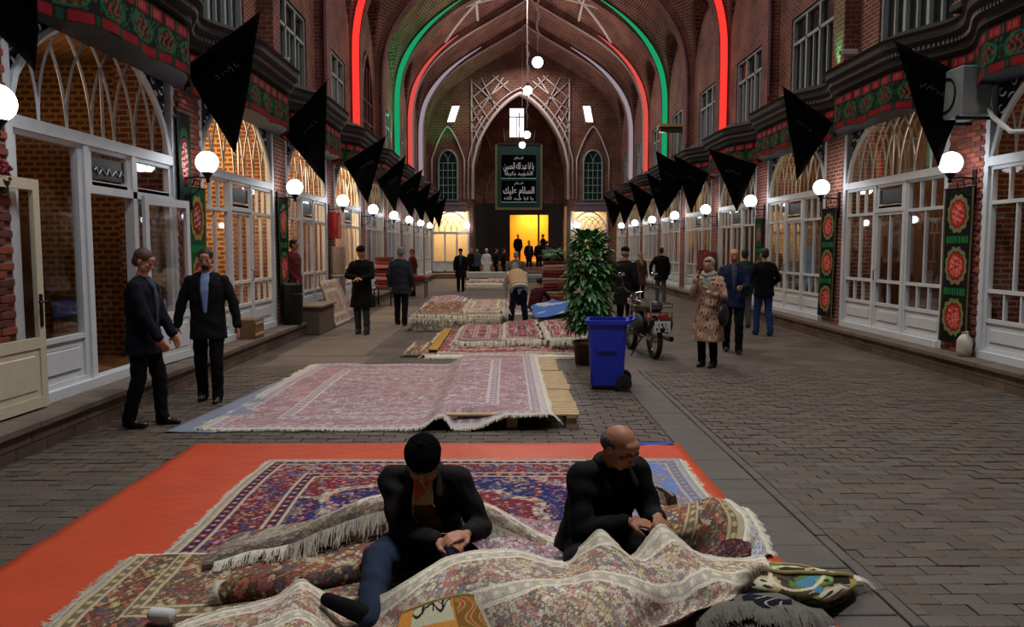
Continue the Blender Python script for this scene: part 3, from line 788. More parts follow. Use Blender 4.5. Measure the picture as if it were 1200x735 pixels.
def sash(t, hx, a, b, z0, z1, cols, rows, panel, paint, nm='window_sash', ft=.06):
    """timber sash between y=a..b with glass between horizontal rails `rows`, columns per row in cols; panel = top of the lower solid panel"""
    r = MB().beam((hx(.0), a + ft/2, z0), (hx(.0), a + ft/2, z1), .07, ft).beam((hx(.0), b - ft/2, z0), (hx(.0), b - ft/2, z1), .07, ft)
    zs = [panel] + rows + [z1]
    mb = MB()
    mb.box(min(hx(-.035), hx(.035)), max(hx(-.035), hx(.035)), a, a+ft, z0, z1); mb.box(min(hx(-.035), hx(.035)), max(hx(-.035), hx(.035)), b-ft, b, z0, z1)
    for z in [z0 + .05] + zs: mb.box(min(hx(-.033), hx(.033)), max(hx(-.033), hx(.033)), a + ft, b - ft, z - .05, z if z == z0 + .05 or z == zs[-1] else z + .0)
    s = mb.build(nm, paint, t)
    if panel > z0 + .1:
        MB().box(min(hx(-.02), hx(.012)), max(hx(-.02), hx(.012)), a+ft, b-ft, z0+.05, panel-.05).build('lower_panel', paint, s)
        MB().bevbox(min(hx(.0), hx(.03)), max(hx(.0), hx(.03)), a+ft+.07, b-ft-.07, z0+.13, panel-.13, .012).build('raised_field', paint, s)
    for i in range(len(zs) - 1):
        n = cols[i]; wd = (b - a - 2*ft) / n
        for j in range(n):
            ya, yb = a + ft + wd*j, a + ft + wd*(j+1)
            MB().box(min(hx(-.004), hx(.0)), max(hx(-.004), hx(.0)), ya+.012, yb-.012, zs[i], zs[i+1]-.05).build('pane', GLASS, s)
            if j: MB().box(min(hx(-.025), hx(.025)), max(hx(-.025), hx(.025)), ya-.016, ya+.016, zs[i], zs[i+1]-.05).build('muntin', paint, s)
    return s
def make_front(side, paint, kind='three'):
    X = SL if side < 0 else SR
    t = thing('shopfront', None, None, (X, 0, KH))
    hx = lambda d: X - side * d
    mb = MB()
    for a, b, c, d in ((-1.82, -1.72, KH, 4.1), (1.72, 1.82, KH, 4.1), (-1.72, 1.72, 2.86, 2.98)):
        mb.box(min(hx(-.06), hx(.07)), max(hx(-.06), hx(.07)), a, b, c, d)
    mb.box(min(hx(-.06), hx(.10)), max(hx(-.06), hx(.10)), -1.72, 1.72, KH, KH+.1)
    mb.build('outer_frame', paint, t)
    if kind == 'three':
        MB().box(min(hx(-.05), hx(.05)), max(hx(-.05), hx(.05)), -.56, -.49, KH+.1, 2.86).build('post', paint, t); MB().box(min(hx(-.05), hx(.05)), max(hx(-.05), hx(.05)), .49, .56, KH+.1, 2.86).build('post', paint, t)
        for (a, b) in ((-1.72, -.56), (.56, 1.72)): sash(t, hx, a, b, KH+.1, 2.86, [3, 2, 3], [1.22, 2.4], .82, paint)
        sash(t, hx, -.49, .49, KH+.1, 2.38, [2, 2], [1.22], .82, paint, nm='door_leaf')
        MB().box(min(hx(-.05), hx(.05)), max(hx(-.05), hx(.05)), -.49, .49, 2.38, 2.44).build('door_head', paint, t)
        sash(t, hx, -.49, .49, 2.44, 2.86, [1], [], 2.5, paint, nm='sign_light', ft=.09)
        MB().box(min(hx(.0), hx(.015)), max(hx(.0), hx(.015)), -.4, .4, 2.53, 2.76).build('dark_sign', BLACK, t)
        # handle
        MB().tube([(hx(.05), .38, 1.2), (hx(.1), .38, 1.22), (hx(.1), .38, 1.38), (hx(.05), .38, 1.4)], .009, 6).build('handle', CHROME, t)
    fanlight(t, hx, paint)
    return t
def set_up(side, k, proto, used, lbl):
    o = proto if not used else copy_tree(proto)
    o.location.y = Y0 + (k + .5) * BAY + .05
    tag(o, lbl, 'shopfront', 'white timber shopfronts along the arcade'); return o
LBL = {(-1, 0): 'white glazed shopfront on the left behind the dark-suited man, warm brick wall inside', (-1, 1): 'white shopfront on the left with the youth leaning in its doorway',
       (-1, 2): 'shopfront on the left with glowing yellow fanlight behind leaning carpets'}
fpL = make_front(-1, WHITE); fpR = make_front(1, WHITE)
uL = uR = False
for k in range(0, 8):
    lb = LBL.get((-1, k), 'white glazed shopfront on the left side, %s from the near end' % ordinal(k + 1))
    set_up(-1, k, fpL, uL, lb); uL = True
for k in range(-2, 8):
    lb = {-1: 'white glazed shopfront at the right edge beyond the white jerrycan', 0: 'white glazed shopfront on the right between two hanging medallion banners', 1: 'white shopfront on the right with bright blue cloth in its open door'}.get(k, 'white glazed shopfront on the right side, %s from the near end' % ordinal(k + 1) if k != -2 else 'white shopfront on the right, out beyond the near edge')
    set_up(1, k, fpR, uR, lb); uR = True
# ---- nearest left shop: wide fixed window, open doorway, leaf folded back
X = SL; hx = lambda d: X + d
t = thing('shopfront', 'white shopfront at the left edge with wide window, open doorway and pointed fanlight', 'shopfront', (X, Y0 - BAY/2 + .05, KH), group='white timber shopfronts along the arcade')
c0 = Y0 - BAY/2 + .05
f2 = make_front(-1, WHITE, 'open'); 
for ch in list(CHILD[f2]):
    ch.parent = t; CHILD.setdefault(t, []).append(ch)
bpy.data.objects.remove(f2)
ya = c0 - 1.72; yb = c0 + 1.72
sash(t, hx, ya, ya + 1.22, KH+.1, 2.86, [1], [], .88, WHITE, ft=.09)
MB().box(hx(-.05), hx(.06), ya+1.22, ya+1.32, KH+.1, 2.86).build('post', WHITE, t)
MB().box(hx(-.05), hx(.06), ya+2.3, ya+2.4, KH+.1, 2.86).build('post', WHITE, t)
MB().box(hx(-.05), hx(.06), ya+1.32, ya+3.44, 2.36, 2.44).build('door_head', WHITE, t)
sash(t, hx, ya+1.32, ya+2.3, 2.44, 2.86, [1], [], 2.5, WHITE, nm='sign_light', ft=.09)
sg = MB().box(hx(.0), hx(.012), ya+1.43, ya+2.19, 2.53, 2.76).build('dark_sign', BLACK, t)
mb = MB(); r_ = random.Random(5)
for i in range(4): mb.tube([(hx(.018), ya+1.5+i*.17+.05*j, 2.62+.04*math.sin(j*2.2+i)) for j in range(4)], .008, 4)
mb.build('white_script', WHITE, t)
sash(t, hx, ya+2.4, ya+3.44, 2.44, 2.86, [1], [], 2.5, WHITE, nm='top_light', ft=.07)
sash(t, hx, ya+2.4, ya+3.44, KH+.1, 2.36, [1], [], .88, WHITE, ft=.07)
# swung-out door leaves (things of their own, hinged)
def leaf(name, label, paint, p, ang, wd, z1):
    d = thing(name, label, 'door', (p[0], p[1], KH+.02), ang)
    W = WM(d); 
    h2 = lambda q_: q_
    for (a, b, z0, zz) in ((0, .09, 0, z1), (wd-.09, wd, 0, z1), (.09, wd-.09, 0, .1), (.09, wd-.09, .55, .65), (.09, wd-.09, z1-.1, z1)):
        pass
    mb = MB()
    for (a, b, z0, zz) in ((0, .09, 0, z1), (wd-.09, wd, 0, z1), (.09, wd-.09, 0, .1), (.09, wd-.09, .55, .65), (.09, wd-.09, z1-.1, z1)): mb.box(-.022, .022, a, b, z0, zz)
    mb.build('frame', paint, d, local=True)
    MB().box(-.012, .012, .09, wd-.09, .1, .55).build('lower_panel', paint, d, local=True)
    MB().bevbox(-.02, .02, .15, wd-.15, .16, .49, .01).build('raised_field', paint, d, local=True)
    MB().box(-.003, .003, .09, wd-.09, .65, z1-.1).build('pane', GLASS, d, local=True)
    hd = MB(); hd.box(.022, .032, wd-.075, wd-.035, .75, 1.05); hd.build('lock_plate', IRON, d, local=True)
    MB().tube([(.03, wd-.055, .98), (.075, wd-.055, .98), (.075, wd-.16, .98)], .01, 6).build('handle', IRON, d, local=True)
    return d
leaf('door_leaf', 'cream glazed door leaf folded open against the brick at the left edge', CREAM, (SL + .12, 6.22, 0), R_(-2), 1.22, 2.1)
leaf('door_leaf', 'pale glazed door leaf folded open right of the nearest left doorway', WHITE, (SL + .11, c0 + .72, 0), R_(-4), 1.15, 2.1)
# plain near bay on the left (seen only from beside): continue the wall
# ---- shop interiors
INW = {}
def interior(side, k, wallm, power, col, depth=2.6, z1=4.25):
    X = SL if side < 0 else SR; c = Y0 + (k + .5) * BAY + .05; s = side
    xa, xb = X + s * .12, X + s * depth
    lo, hi = min(xa, xb), max(xa, xb)
    nm = 'wall_shop_%s_%d' % ('left' if s < 0 else 'right', k + 3)
    mb = MB(); ya, yb = c - 2.1, c + 2.1
    def q(pts, uv): mb.add(pts, [(0, 1, 2, 3)], 0, uv)
    q([(xb, ya, KH), (xb, yb, KH), (xb, yb, z1), (xb, ya, z1)], [(ya, KH), (yb, KH), (yb, z1), (ya, z1)])
    for yy in (ya, yb): q([(xa, yy, KH), (xb, yy, KH), (xb, yy, z1), (xa, yy, z1)], [(xa, KH), (xb, KH), (xb, z1), (xa, z1)])
    q([(xa, ya, z1), (xb, ya, z1), (xb, yb, z1), (xa, yb, z1)], [(xa, ya), (xb, ya), (xb, yb), (xa, yb)])
    q([(xa, ya, KH), (xb, ya, KH), (xb, yb, KH), (xa, yb, KH)], [(xa, ya), (xb, ya), (xb, yb), (xa, yb)])
    struct(nm, mb, wallm)
    l = bpy.data.lights.new('shop_light', 'POINT'); l.energy = power; l.color = col; l.shadow_soft_size = .15
    o = bpy.data.objects.new('shop_light', l); COL.objects.link(o); o.location = (X + s * 1.3, c + .2, 3.5)
BRW = brick_mat('warm_shop_brick', (150, 84, 46), (128, 68, 40), (200, 168, 120), bw=.22, bh=.09, ms=.02)
WRM = mat('brown_shop_wall', (104, 72, 44), .8, var=.35, scale=3); YEL = mat('ochre_shop_wall', (190, 150, 84), .8, var=.2, scale=3)
PAL = mat('pale_shop_wall', (170, 160, 140), .8, var=.2, scale=2)
warm = (1.0, .66, .3)
for (k, wm, p, c) in ((-2, WRM, 8, warm), (-1, brick_mat('orange_lattice', (104, 66, 42), (84, 52, 34), (150, 112, 70), bw=.16, bh=.08, ms=.02), 22, (1.0, .66, .34)), (0, BRW, 200, (1.0, .72, .36)), (1, BRW, 200, (1.0, .74, .4)), (2, YEL, 320, (1.0, .8, .42)),
                      (3, WRM, 70, warm), (4, WRM, 60, warm), (5, PAL, 70, warm), (6, PAL, 60, warm), (7, PAL, 80, warm)): interior(-1, k, wm, p, c)
for (k, wm, p, c) in ((-2, WRM, 8, warm), (-1, WRM, 22, warm), (0, WRM, 50, (1.0, .72, .42)), (1, WRM, 60, warm), (2, WRM, 45, warm), (3, PAL, 60, warm), (4, PAL, 50, warm), (5, PAL, 50, warm), (6, PAL, 50, warm), (7, PAL, 60, warm)): interior(1, k, wm, p, c)
# bright end shops
for sg in (-1, 1):
    a, b = (-4.35, -2.25) if sg < 0 else (3.8, 5.9)
    mb = MB().box(a-.3, b+.3, YEND+1.6, YEND+1.7, .3, 4.3).box(a-.3, a-.2, YEND+.1, YEND+1.6, .3, 4.3).box(b+.2, b+.3, YEND+.1, YEND+1.6, .3, 4.3).box(a-.3, b+.3, YEND+.1, YEND+1.6, 4.2, 4.3).box(a-.3, b+.3, YEND+.1, YEND+1.6, .25, .35)
    struct('wall_end_shop_%s' % ('left' if sg < 0 else 'right'), mb, mat('cream_shop_wall', (214, 190, 150), .8, var=.15, scale=4))
    area('end_shop_light', ((a+b)/2, YEND+.9, 4.1), 1.2, 130 if sg < 0 else 70, (1.0, .82, .56))
    t = thing('shopfront', 'brightly lit white shopfront on the end wall, %s of the niche' % ('left' if sg < 0 else 'right'), 'shopfront', ((a+b)/2, YEND, .3))
    y_ = YEND + .0; mb = MB()
    for xx in np.linspace(a, b, 4): mb.box(xx-.05, xx+.05, y_-.08, y_+.03, .35, 3.9 if xx in (a, b) else 2.6)
    mb.box(a, b, y_-.08, y_+.03, 2.55, 2.7); mb.box(a, b, y_-.08, y_+.03, .35, .45); mb.box(a, b, y_-.08, y_+.03, .9, 1.0)
    mb.build('outer_frame', WHITE, t)
    MB().box(a, b, y_-.03, y_, .45, .9).build('lower_panel', WHITE, t)
    c_ = (a+b)/2; hw = (b-a)/2; mb = MB()
    for i in range(7):
        b0 = a + (b-a)*i/6
        for s2 in (-1, 1):
            pts = []
            for th in np.linspace(0, 1.5, 10):
                xx = b0 + s2*.8*(1-math.cos(th)); zz = 2.7 + .9*math.sin(th)
                if abs(xx-c_) > hw or zz > 2.7 + 1.15*max(0, 1-abs((xx-c_)/hw)**2)**.6: break
                pts.append((xx, y_-.04, zz))
            if len(pts) > 2: mb.tube(pts, .022, 4)
    mb.tube([(c_+u*hw, y_-.05, 2.7+1.15*max(0, 1-abs(u)**2)**.6) for u in np.linspace(-1, 1, 21)], .04, 5)
    mb.build('tracery', WHITE, t)['kind'] = 'stuff'
    for i in range(3): MB().box(a+(b-a)*i/3+.05, a+(b-a)*(i+1)/3-.05, y_-.01, y_, 1.0, 2.55).build('pane', GLASS, t)
# ---- canopies with the patterned mourning cloth
def hash2(i, j, s=0):
    v = np.sin(i * 127.1 + j * 311.7 + s * 74.7) * 43758.5453; return v - np.floor(v)
def set_cols(o, rgb, name='Col'):
    ca = o.data.color_attributes.new(name, 'FLOAT_COLOR', 'POINT'); n = len(o.data.vertices)
    a = np.ones((n, 4), dtype=np.float32); a[:, :3] = rgb.reshape(-1, 3)[:n] if len(rgb.reshape(-1, 3)) >= n else np.resize(rgb.reshape(-1, 3), (n, 3)); ca.data.foreach_set('color', a.ravel())
L3 = lambda *c: np.array(lin(c))
def pattern_cloth(U, V, H):
    """U along in metres, V 0..H up"""
    C = np.zeros(U.shape + (3,)); C[:] = L3(14, 14, 14); v = V / H
    u = U * 1.0
    # lower red lozenges and edging
    cell = (u / .42) % 1; m = (v < .17) & (v > .03) & (np.abs(cell - .5) < .36); C[m] = L3(150, 28, 34)
    m = (v < .17) & (v > .03) & (np.abs(cell - .5) >= .40); C[m] = L3(28, 70, 46)
    # middle: green scroll on black with orange-red writing
    m = (v > .2) & (v < .62); C[m] = L3(16, 24, 20)
    cx = (u / .62) % 1 - .5; cy = (v - .41) / .42
    d = np.sqrt((cx * 1.35) ** 2 + cy ** 2)
    C[m & (np.abs(d - .46) < .05)] = L3(40, 110, 74)
    sc = np.sin(u * 38 + 3 * np.sin(v * 22)) * np.sin(v * 40 + 2 * np.sin(u * 21))
    C[m & (sc > .35)] = L3(38, 96, 62); C[m & (d < .38) & (np.sin(u * 60 + 5 * np.sin(v * 30)) > .3)] = L3(150, 72, 52)
    # upper red blocks
    cell = (u / .34) % 1; m = (v > .66) & (v < .88); C[m] = L3(20, 26, 22)
    C[m & (np.abs(cell - .5) < .36) & (v > .69) & (v < .85)] = L3(158, 30, 38); C[m & (np.abs(cell) < .06)] = L3(46, 124, 86)
    C[m & (np.abs(cell - .5) < .28) & (v > .73) & (v < .81) & (np.sin(u * 90) > .3)] = L3(196, 92, 92)
    C[v > .93] = L3(60, 58, 62)
    return C * .6
PATC = vcol_mat('patterned_cloth', grain=120, gs=.25)
DENT = mat('pale_dentil', (120, 116, 118), .6); CAN = mat('dark_canopy_timber', (24, 20, 22), .6, var=.3)
def bulge(v):  # v in -1..1 across the bay
    a = min(1, max(0, 1.75 * (1 - abs(v)))); return .12 + .46 * a * a * (3 - 2 * a)
def make_canopy(side):
    X = SL if side < 0 else SR; t = thing('canopy', None, None, (X, 0, 3.85)); s = -side
    vs = np.linspace(-1, 1, 41); prof_ = [(0, 3.86), (.0, 4.5), (.06, 4.52), (.06, 4.60), (.12, 4.64), (.12, 4.7), (.2, 4.76), (.2, 4.86), (.24, 4.9), (.0, 5.02), (-.5, 5.08)]
    P = np.array([[(X + s * (bulge(v) + d if d > -.4 else -.2), v * BAY / 2, z) for v in vs] for d, z in prof_[1:]])
    mb = MB().grid(P, flip=side > 0)
    P2 = np.array([[(X + s*.09, v*BAY/2, 3.9) for v in vs], [(X + s*(bulge(v) - .01), v*BAY/2, 3.9) for v in vs]]); mb.grid(P2)
    mb.build('moulding', CAN, t)
    n = 181; m = 27; vv = np.linspace(-1, 1, n); P = np.zeros((m, n, 3)); U = np.zeros((m, n)); V = np.zeros((m, n)); H = .68
    arc = np.concatenate([[0], np.cumsum([math.hypot(BAY/(n-1), bulge(vv[i+1]) - bulge(vv[i])) for i in range(n-1)])])
    for i in range(m):
        f = i / (m - 1)
        for j in range(n):
            sag = .05 * abs(math.sin(vv[j] * math.pi * 1.5)) * (1 - f)
            P[i, j] = (X + s * (bulge(vv[j]) + .02 + .012 * math.sin(vv[j] * 31) * (1 - f)), vv[j] * BAY / 2, 3.84 + H * f + sag); U[i, j] = arc[j]; V[i, j] = H * f
    c = MB().grid(P, flip=side > 0).build('cloth_band', PATC, t); set_cols(c, pattern_cloth(U, V, H))
    mb = MB()
    for v in np.linspace(-.985, .985, 64): mb.box(X + s*(bulge(v)+.115) - .02, X + s*(bulge(v)+.115) + .02, v*BAY/2 - .018, v*BAY/2 + .018, 4.645, 4.70)
    mb.build('dentil_row', DENT, t)['kind'] = 'stuff'
    return t
for side, ks in ((-1, range(-2, 8)), (1, range(-2, 8))):
    p = make_canopy(side); first = True
    for i, k in enumerate(ks):
        o = p if first else copy_tree(p); first = False
        o.location.y = Y0 + (k + .5) * BAY
        tag(o, 'dark canopy draped with red and green patterned cloth, %s, %s side' % (ordinal(i - 1) if i else 'out past the near edge', 'left' if side < 0 else 'right'), 'canopy', 'cloth-draped canopies above the shops')
# ---- globe wall lamps
def make_lamp(side):
    X = (SL + .06 if side < 0 else SR - .06); s = -side; gx = -4.08 if side < 0 else 6.08; gz = 2.93
    t = thing('wall_lamp', None, None, (X, 0, 2.5))
    MB().box(min(X, X+s*.03), max(X, X+s*.03), -.05, .05, 2.4, 2.85).build('wall_plate', IRON, t)
    mb = MB(); mb.tube([(X+s*.03, 0, 2.72), (gx - s*.12, 0, 2.74), (gx, 0, 2.72)], .014, 6)
    mb.tube([(X+s*.03, 0, 2.45), (X+s*.12, 0, 2.47), (X+s*.24, 0, 2.56), (X+s*.26, 0, 2.68), (X+s*.18, 0, 2.7), (X+s*.15, 0, 2.62)], .010, 5)
    mb.build('bracket', IRON, t, smooth=True)
    MB().lathe([(.015, 2.66), (.03, 2.68), (.02, 2.71), (.075, 2.79), (.08, 2.81)], 12, (gx, 0, 0)).build('holder', IRON, t, smooth=True)
    mb = MB()
    for i in range(6):
        a = i * math.pi / 3; mb.tube([(gx + .158*math.cos(a)*math.sin(th), .158*math.sin(a)*math.sin(th), gz - .158*math.cos(th)) for th in (.4, .8, 1.2, 1.55)], .005, 4)
    mb.build('cage', IRON, t)
    MB().sphere((gx, 0, gz), .152, 20, 14).build('globe', GLOBE, t, smooth=True)
    return t
LL = {-1: 'white globe wall lamp at the left edge of the photo', 0: 'white globe lamp on the first left brick pier', 1: 'white globe lamp beside the black medallion banner on the left'}
LR = {0: 'white globe lamp on the nearest right brick pier', 1: 'white globe lamp on the second right brick pier'}
for side, ks, D in ((-1, range(-1, 8), LL), (1, range(-1, 8), LR)):
    p = make_lamp(side); first = True
    for k in ks:
        o = p if first else copy_tree(p); first = False; o.location.y = Y0 - .2 + k * BAY
        tag(o, D.get(k, 'white globe wall lamp on the %s side, %s along the row' % ('left' if side < 0 else 'right', ordinal(k + 2 if side < 0 else k) if k >= 0 else 'beyond the near edge')), 'wall lamp', 'globe lamps on the brick piers')
for x, z, nm in ((-2.35, 3.05, 'left'), (4.1, 3.05, 'right')):
    t = thing('wall_lamp', 'small white globe lamp on the end wall, %s of the niche' % nm, 'wall lamp', (x, YEND-.05, z-.2), group='globe lamps on the end wall')
    MB().sphere((x, YEND - .35, z), .18, 14, 10).build('globe', GLOBE, t, smooth=True); MB().tube([(x, YEND, z-.25), (x, YEND-.35, z-.25), (x, YEND-.35, z-.16)], .02).build('bracket', IRON, t)
# ---- pendant globes
for i, (px, py, y, r, lb) in enumerate(((630, 73, 24, .16, 'highest and largest pendant globe lamp hanging over the arcade'), (618.5, 106, 30.5, .165, 'second pendant globe lamp, just below and left of the highest'), (617.5, 158, 36, .16, 'third pendant globe lamp in front of the end wall net'), (612, 170, 41, .16, 'lowest pendant globe lamp touching the top of the banner'))):
    p = at(px, py, Y=y)
    t = thing('pendant_lamp', lb, 'pendant lamp', (p.x, p.y, p.z - r), group='pendant globes on wires')
    MB().sphere(p, r, 16, 12).build('globe', GLOBE, t, smooth=True)
    MB().lathe([(.05, 0), (.06, .08), (.03, .16)], 10, (p.x, p.y, p.z + r - .03)).build('cap', IRON, t)
    mb = MB().tube([(p.x, p.y, p.z + r + .1), (p.x, p.y, 13.7)], .012, 5)
    if i < 3:
        mb.tube([(p.x + .06*math.sin(j*1.9), p.y, p.z + r + .5 + j*.16) for j in range(8)], .02, 5)
    mb.build('wire', mat('pale_wire', (150, 140, 135), .6), t)
# ---- black triangular flags
def flag(side, y, A, B, C, label):
    t = thing('pennant', label, 'flag', (B[0], y, C[1]), group='black triangular flags along the shops')
    n = 12; P = np.zeros((n, n, 3)); A = np.array((A[0], 0, A[1])); B = np.array((B[0], 0, B[1])); C = np.array((C[0], 0, C[1]))
    mb = MB(); vs = []; idx = {}
    for i in range(n + 1):
        for j in range(n + 1 - i):
            a, b, c = i / n, j / n, 1 - i / n - j / n
            p = A * a + B * b + C * c; p[1] = y + .035 * math.sin(7 * a + 3 * b + y) * (c + .3) + .02 * math.sin(11 * b + y)
            idx[i, j] = len(vs); vs.append(tuple(p))
    fs = []
    for i in range(n):
        for j in range(n - i):
            fs.append((idx[i, j], idx[i+1, j], idx[i, j+1]))
            if j < n - i - 1: fs.append((idx[i+1, j], idx[i+1, j+1], idx[i, j+1]))
    c = mb.add(vs, fs).build('cloth', BLACKC, t, smooth=True)
    md = c.modifiers.new('thickness', 'SOLIDIFY'); md.thickness = .006
    d = (A - B); MB().tube([tuple(B - d*.12 + np.array((0, y + .01, 0))), tuple(A + d*.05 + np.array((0, y + .01, 0)))], .009, 5).build('pole', DWOOD, t)
    if y < 30:
        m_ = A*.36 + B*.36 + C*.28; mb = MB(); r_ = random.Random(int(y*10)); ux = d / np.linalg.norm(d)
        for q_ in range(4):
            o_ = m_ + ux * (q_ - 1.5) * .1; mb.tube([tuple(o_ + np.array((ux[0]*.03*math.sin(j*1.7+q_)+.02*j*ux[0], y - .055, .035*math.cos(j*1.3+q_*2)))) for j in range(5)], .005, 4)
        mb.build('embroidered_script', mat('grey_thread', (40, 40, 46), .7), t)
FL = {-1: ((-3.62, 4.7), (-4.42, 3.9), (-3.74, 3.17)), 0: ((-3.28, 4.92), (-4.35, 4.18), (-3.66, 3.03)), 1: ((-3.42, 4.93), (-4.32, 4.02), (-3.49, 2.99)), 2: ((-2.98, 4.52), (-4.03, 3.86), (-3.47, 2.86)), 3: ((-3.06, 4.55), (-3.95, 3.8), (-3.4, 2.83))}
FR = {-1: ((5.3, 4.7), (6.15, 3.95), (5.7, 2.95)), 0: ((5.2, 4.55), (6.3, 4.05), (5.85, 2.86)), 1: ((5.26, 4.84), (6.25, 4.15), (5.58, 3.06)), 2: ((5.0, 4.22), (6.2, 3.82), (5.75, 2.66)), 3: ((5.05, 4.58), (6.15, 4.02), (5.62, 2.8))}
for side, F, n in ((-1, FL, 'left'), (1, FR, 'right')):
    for k in range(-1, 8):
        if k in F: a, b, c = F[k]
        else:
            j = rnd.uniform(-.1, .1); a, b, c = ((-3.1 + j, 4.5 + j), (-4.05, 3.85), (-3.5 + j, 2.8)) if side < 0 else ((5.05 + j, 4.5 + j), (6.1, 3.9), (5.6 + j, 2.8))
        flag(side, Y0 - .25 + k * BAY, a, b, c, 'black triangular mourning flag, %s hanging along the %s side' % (ordinal(k + 1) if side < 0 else ordinal(k) if k >= 0 else 'the one past the near edge', n))
p = at(793, 205, Y=25.6)
flag(1, 25.7, (4.75, 4.85), (5.9, 4.2), (5.1, 2.9), 'narrow black triangular flag hanging edge-on beside the fifth right one')
# ---- hanging medallion banners on the piers
def med_design(U, V, W, H, n, ground, ring, core):
    C = np.zeros(U.shape + (3,)); C[:] = ground
    C[(U < .05) | (U > W - .05)] = ring * .5
    for i in range(n):
        cz = H * (i + .5) / n; cx = W / 2
        a = np.arctan2(V - cz, U - cx); rr = np.sqrt(((U - cx) / (W * .36)) ** 2 + ((V - cz) / (H / n * .36)) ** 2) * (1 + .05 * np.cos(12 * a))
        C[rr < 1.0] = ring; C[rr < .76] = ground * .6; C[rr < .7] = core
        tx = np.sin(U * 95 + 4 * np.sin(V * 50)) * np.sin(V * 80 + 3 * np.sin(U * 60)); C[(rr < .55) & (tx > .35)] = L3(226, 170, 150)
        if i: C[(np.abs(V - H * i / n) < .05) & (np.abs(U - cx) < W * .38) & (np.sin(U * 110) > -.3)] = L3(20, 120, 60)
    return C
def pier_banner(side, y, wd, z0, z1, n, ground, ring, core, label, bottom_shift=0):
    X = (SL + .1 if side < 0 else SR - .1); t = thing('hanging_banner', label, 'banner', (X, y, z0))
    nu, nv = 60, 180; H = z1 - z0; u = np.linspace(0, 1, nu); v = np.linspace(0, 1, nv); Ug, Vg = np.meshgrid(u, v)
    P = np.zeros((nv, nu, 3)); P[..., 0] = X - side * (.02 + .015 * np.sin(Ug * 9 + Vg * 4) * (1 - Vg)); P[..., 1] = y - wd/2 + Ug * wd + bottom_shift * (1 - Vg); P[..., 2] = z0 + Vg * H
    c = MB().grid(P, flip=side > 0).build('cloth', PATC, t); set_cols(c, med_design(Ug * wd, Vg * H, wd, H, n, ground, ring, core))
    MB().tube([(X - side*.02, y - wd/2 - .03, z1), (X - side*.02, y + wd/2 + .03, z1)], .012, 6).build('rod', DWOOD, t)
bk = L3(12, 14, 14); gr = L3(18, 66, 42); gold = L3(120, 118, 74); redc = L3(176, 36, 34)
pier_banner(-1, 11.38, .66, .9, 2.62, 2, gr, L3(150, 120, 40), L3(112, 26, 36), 'green banner with crimson medallions on the first left pier')
pier_banner(-1, 11.0, .45, 2.3, 3.6, 1, bk, L3(24, 64, 44), L3(90, 26, 30), 'small dark banner under the canopy behind the left globe lamp')
pier_banner(-1, 15.75, .72, .9, 2.75, 2, bk, L3(58, 110, 66), redc, 'black banner with two red medallions on the second left pier')
pier_banner(1, 11.3, .74, .42, 2.62, 3, bk, gold, redc, 'black banner with red medallions beside the white jerrycan')
pier_banner(1, 15.85, .74, .40, 2.55, 3, bk, gold, redc, 'black banner with three red medallions on the second right pier', .05)
pier_banner(1, 20.25, .6, .9, 2.5, 2, gr * .5, L3(30, 90, 60), L3(120, 30, 30), 'dark green banner on the third right pier')
# ================================================================= carpets
def crint(C, n):
    """Catmull-Rom through the rows of C (k, ...) -> (n, ...)"""
    C = np.asarray(C, float); k = len(C); t = np.linspace(0, k - 1, n); i = np.clip(np.floor(t).astype(int), 0, k - 2); u = (t - i).reshape((-1,) + (1,) * (C.ndim - 1))
    g = lambda j: C[np.clip(j, 0, k - 1)]
    p0, p1, p2, p3 = g(i - 1), g(i), g(i + 1), g(i + 2)
    p0 = np.where((i == 0).reshape(u.shape), 2 * p1 - p2, p0); p3 = np.where((i == k - 2).reshape(u.shape), 2 * p2 - p1, p3)
    return 0.5 * (2*p1 + (p2 - p0)*u + (2*p0 - 5*p1 + 4*p2 - p3)*u**2 + (3*p1 - p0 - 3*p2 + p3)*u**3)
def surf(ctrl, n, m):
    a = crint(ctrl, n); return np.swapaxes(crint(np.swapaxes(a, 0, 1), m), 0, 1)
def pal(*cs): return np.array([lin(c) for c in cs])
def flowers(C, U, V, s, palette, mask, seed, rad=.42, petals=6, dens=.8, core=None):
    for dx in (0, .5):
        i = np.floor(U / s + dx); j = np.floor(V / s + dx)
        h1, h2, h3, h4 = hash2(i, j, seed), hash2(i, j, seed + 1), hash2(i, j, seed + 2), hash2(i, j, seed + 3)
        cx = (i - dx + .5 + (h1 - .5) * .4) * s; cy = (j - dx + .5 + (h2 - .5) * .4) * s
        a = np.arctan2(V - cy, U - cx) + h3 * 6; r = np.hypot(U - cx, V - cy) / s; R = rad * (.55 + .45 * h4) * (1 + .22 * np.cos(petals * a))
        m = mask & (r < R) & (hash2(i, j, seed + 5 + dx) < dens)
        idx = (h3 * len(palette)).astype(int) % len(palette)
        C[m & (r > R * .78)] = C[m & (r > R * .78)] * .35
        mm = m & (r <= R * .78); C[mm] = palette[idx[mm]]
        mm = m & (r < R * .32); C[mm] = palette[(idx[mm] + 2) % len(palette)]
def vines(C, U, V, s, col, mask, w=.10):
    k = 2 * math.pi / s; f = np.sin(k * U + 1.6 * np.sin(k * V * .8)) + np.sin(k * V + 1.6 * np.sin(k * U * .7 + 1))
    C[mask & (np.abs(f) < w)] = col
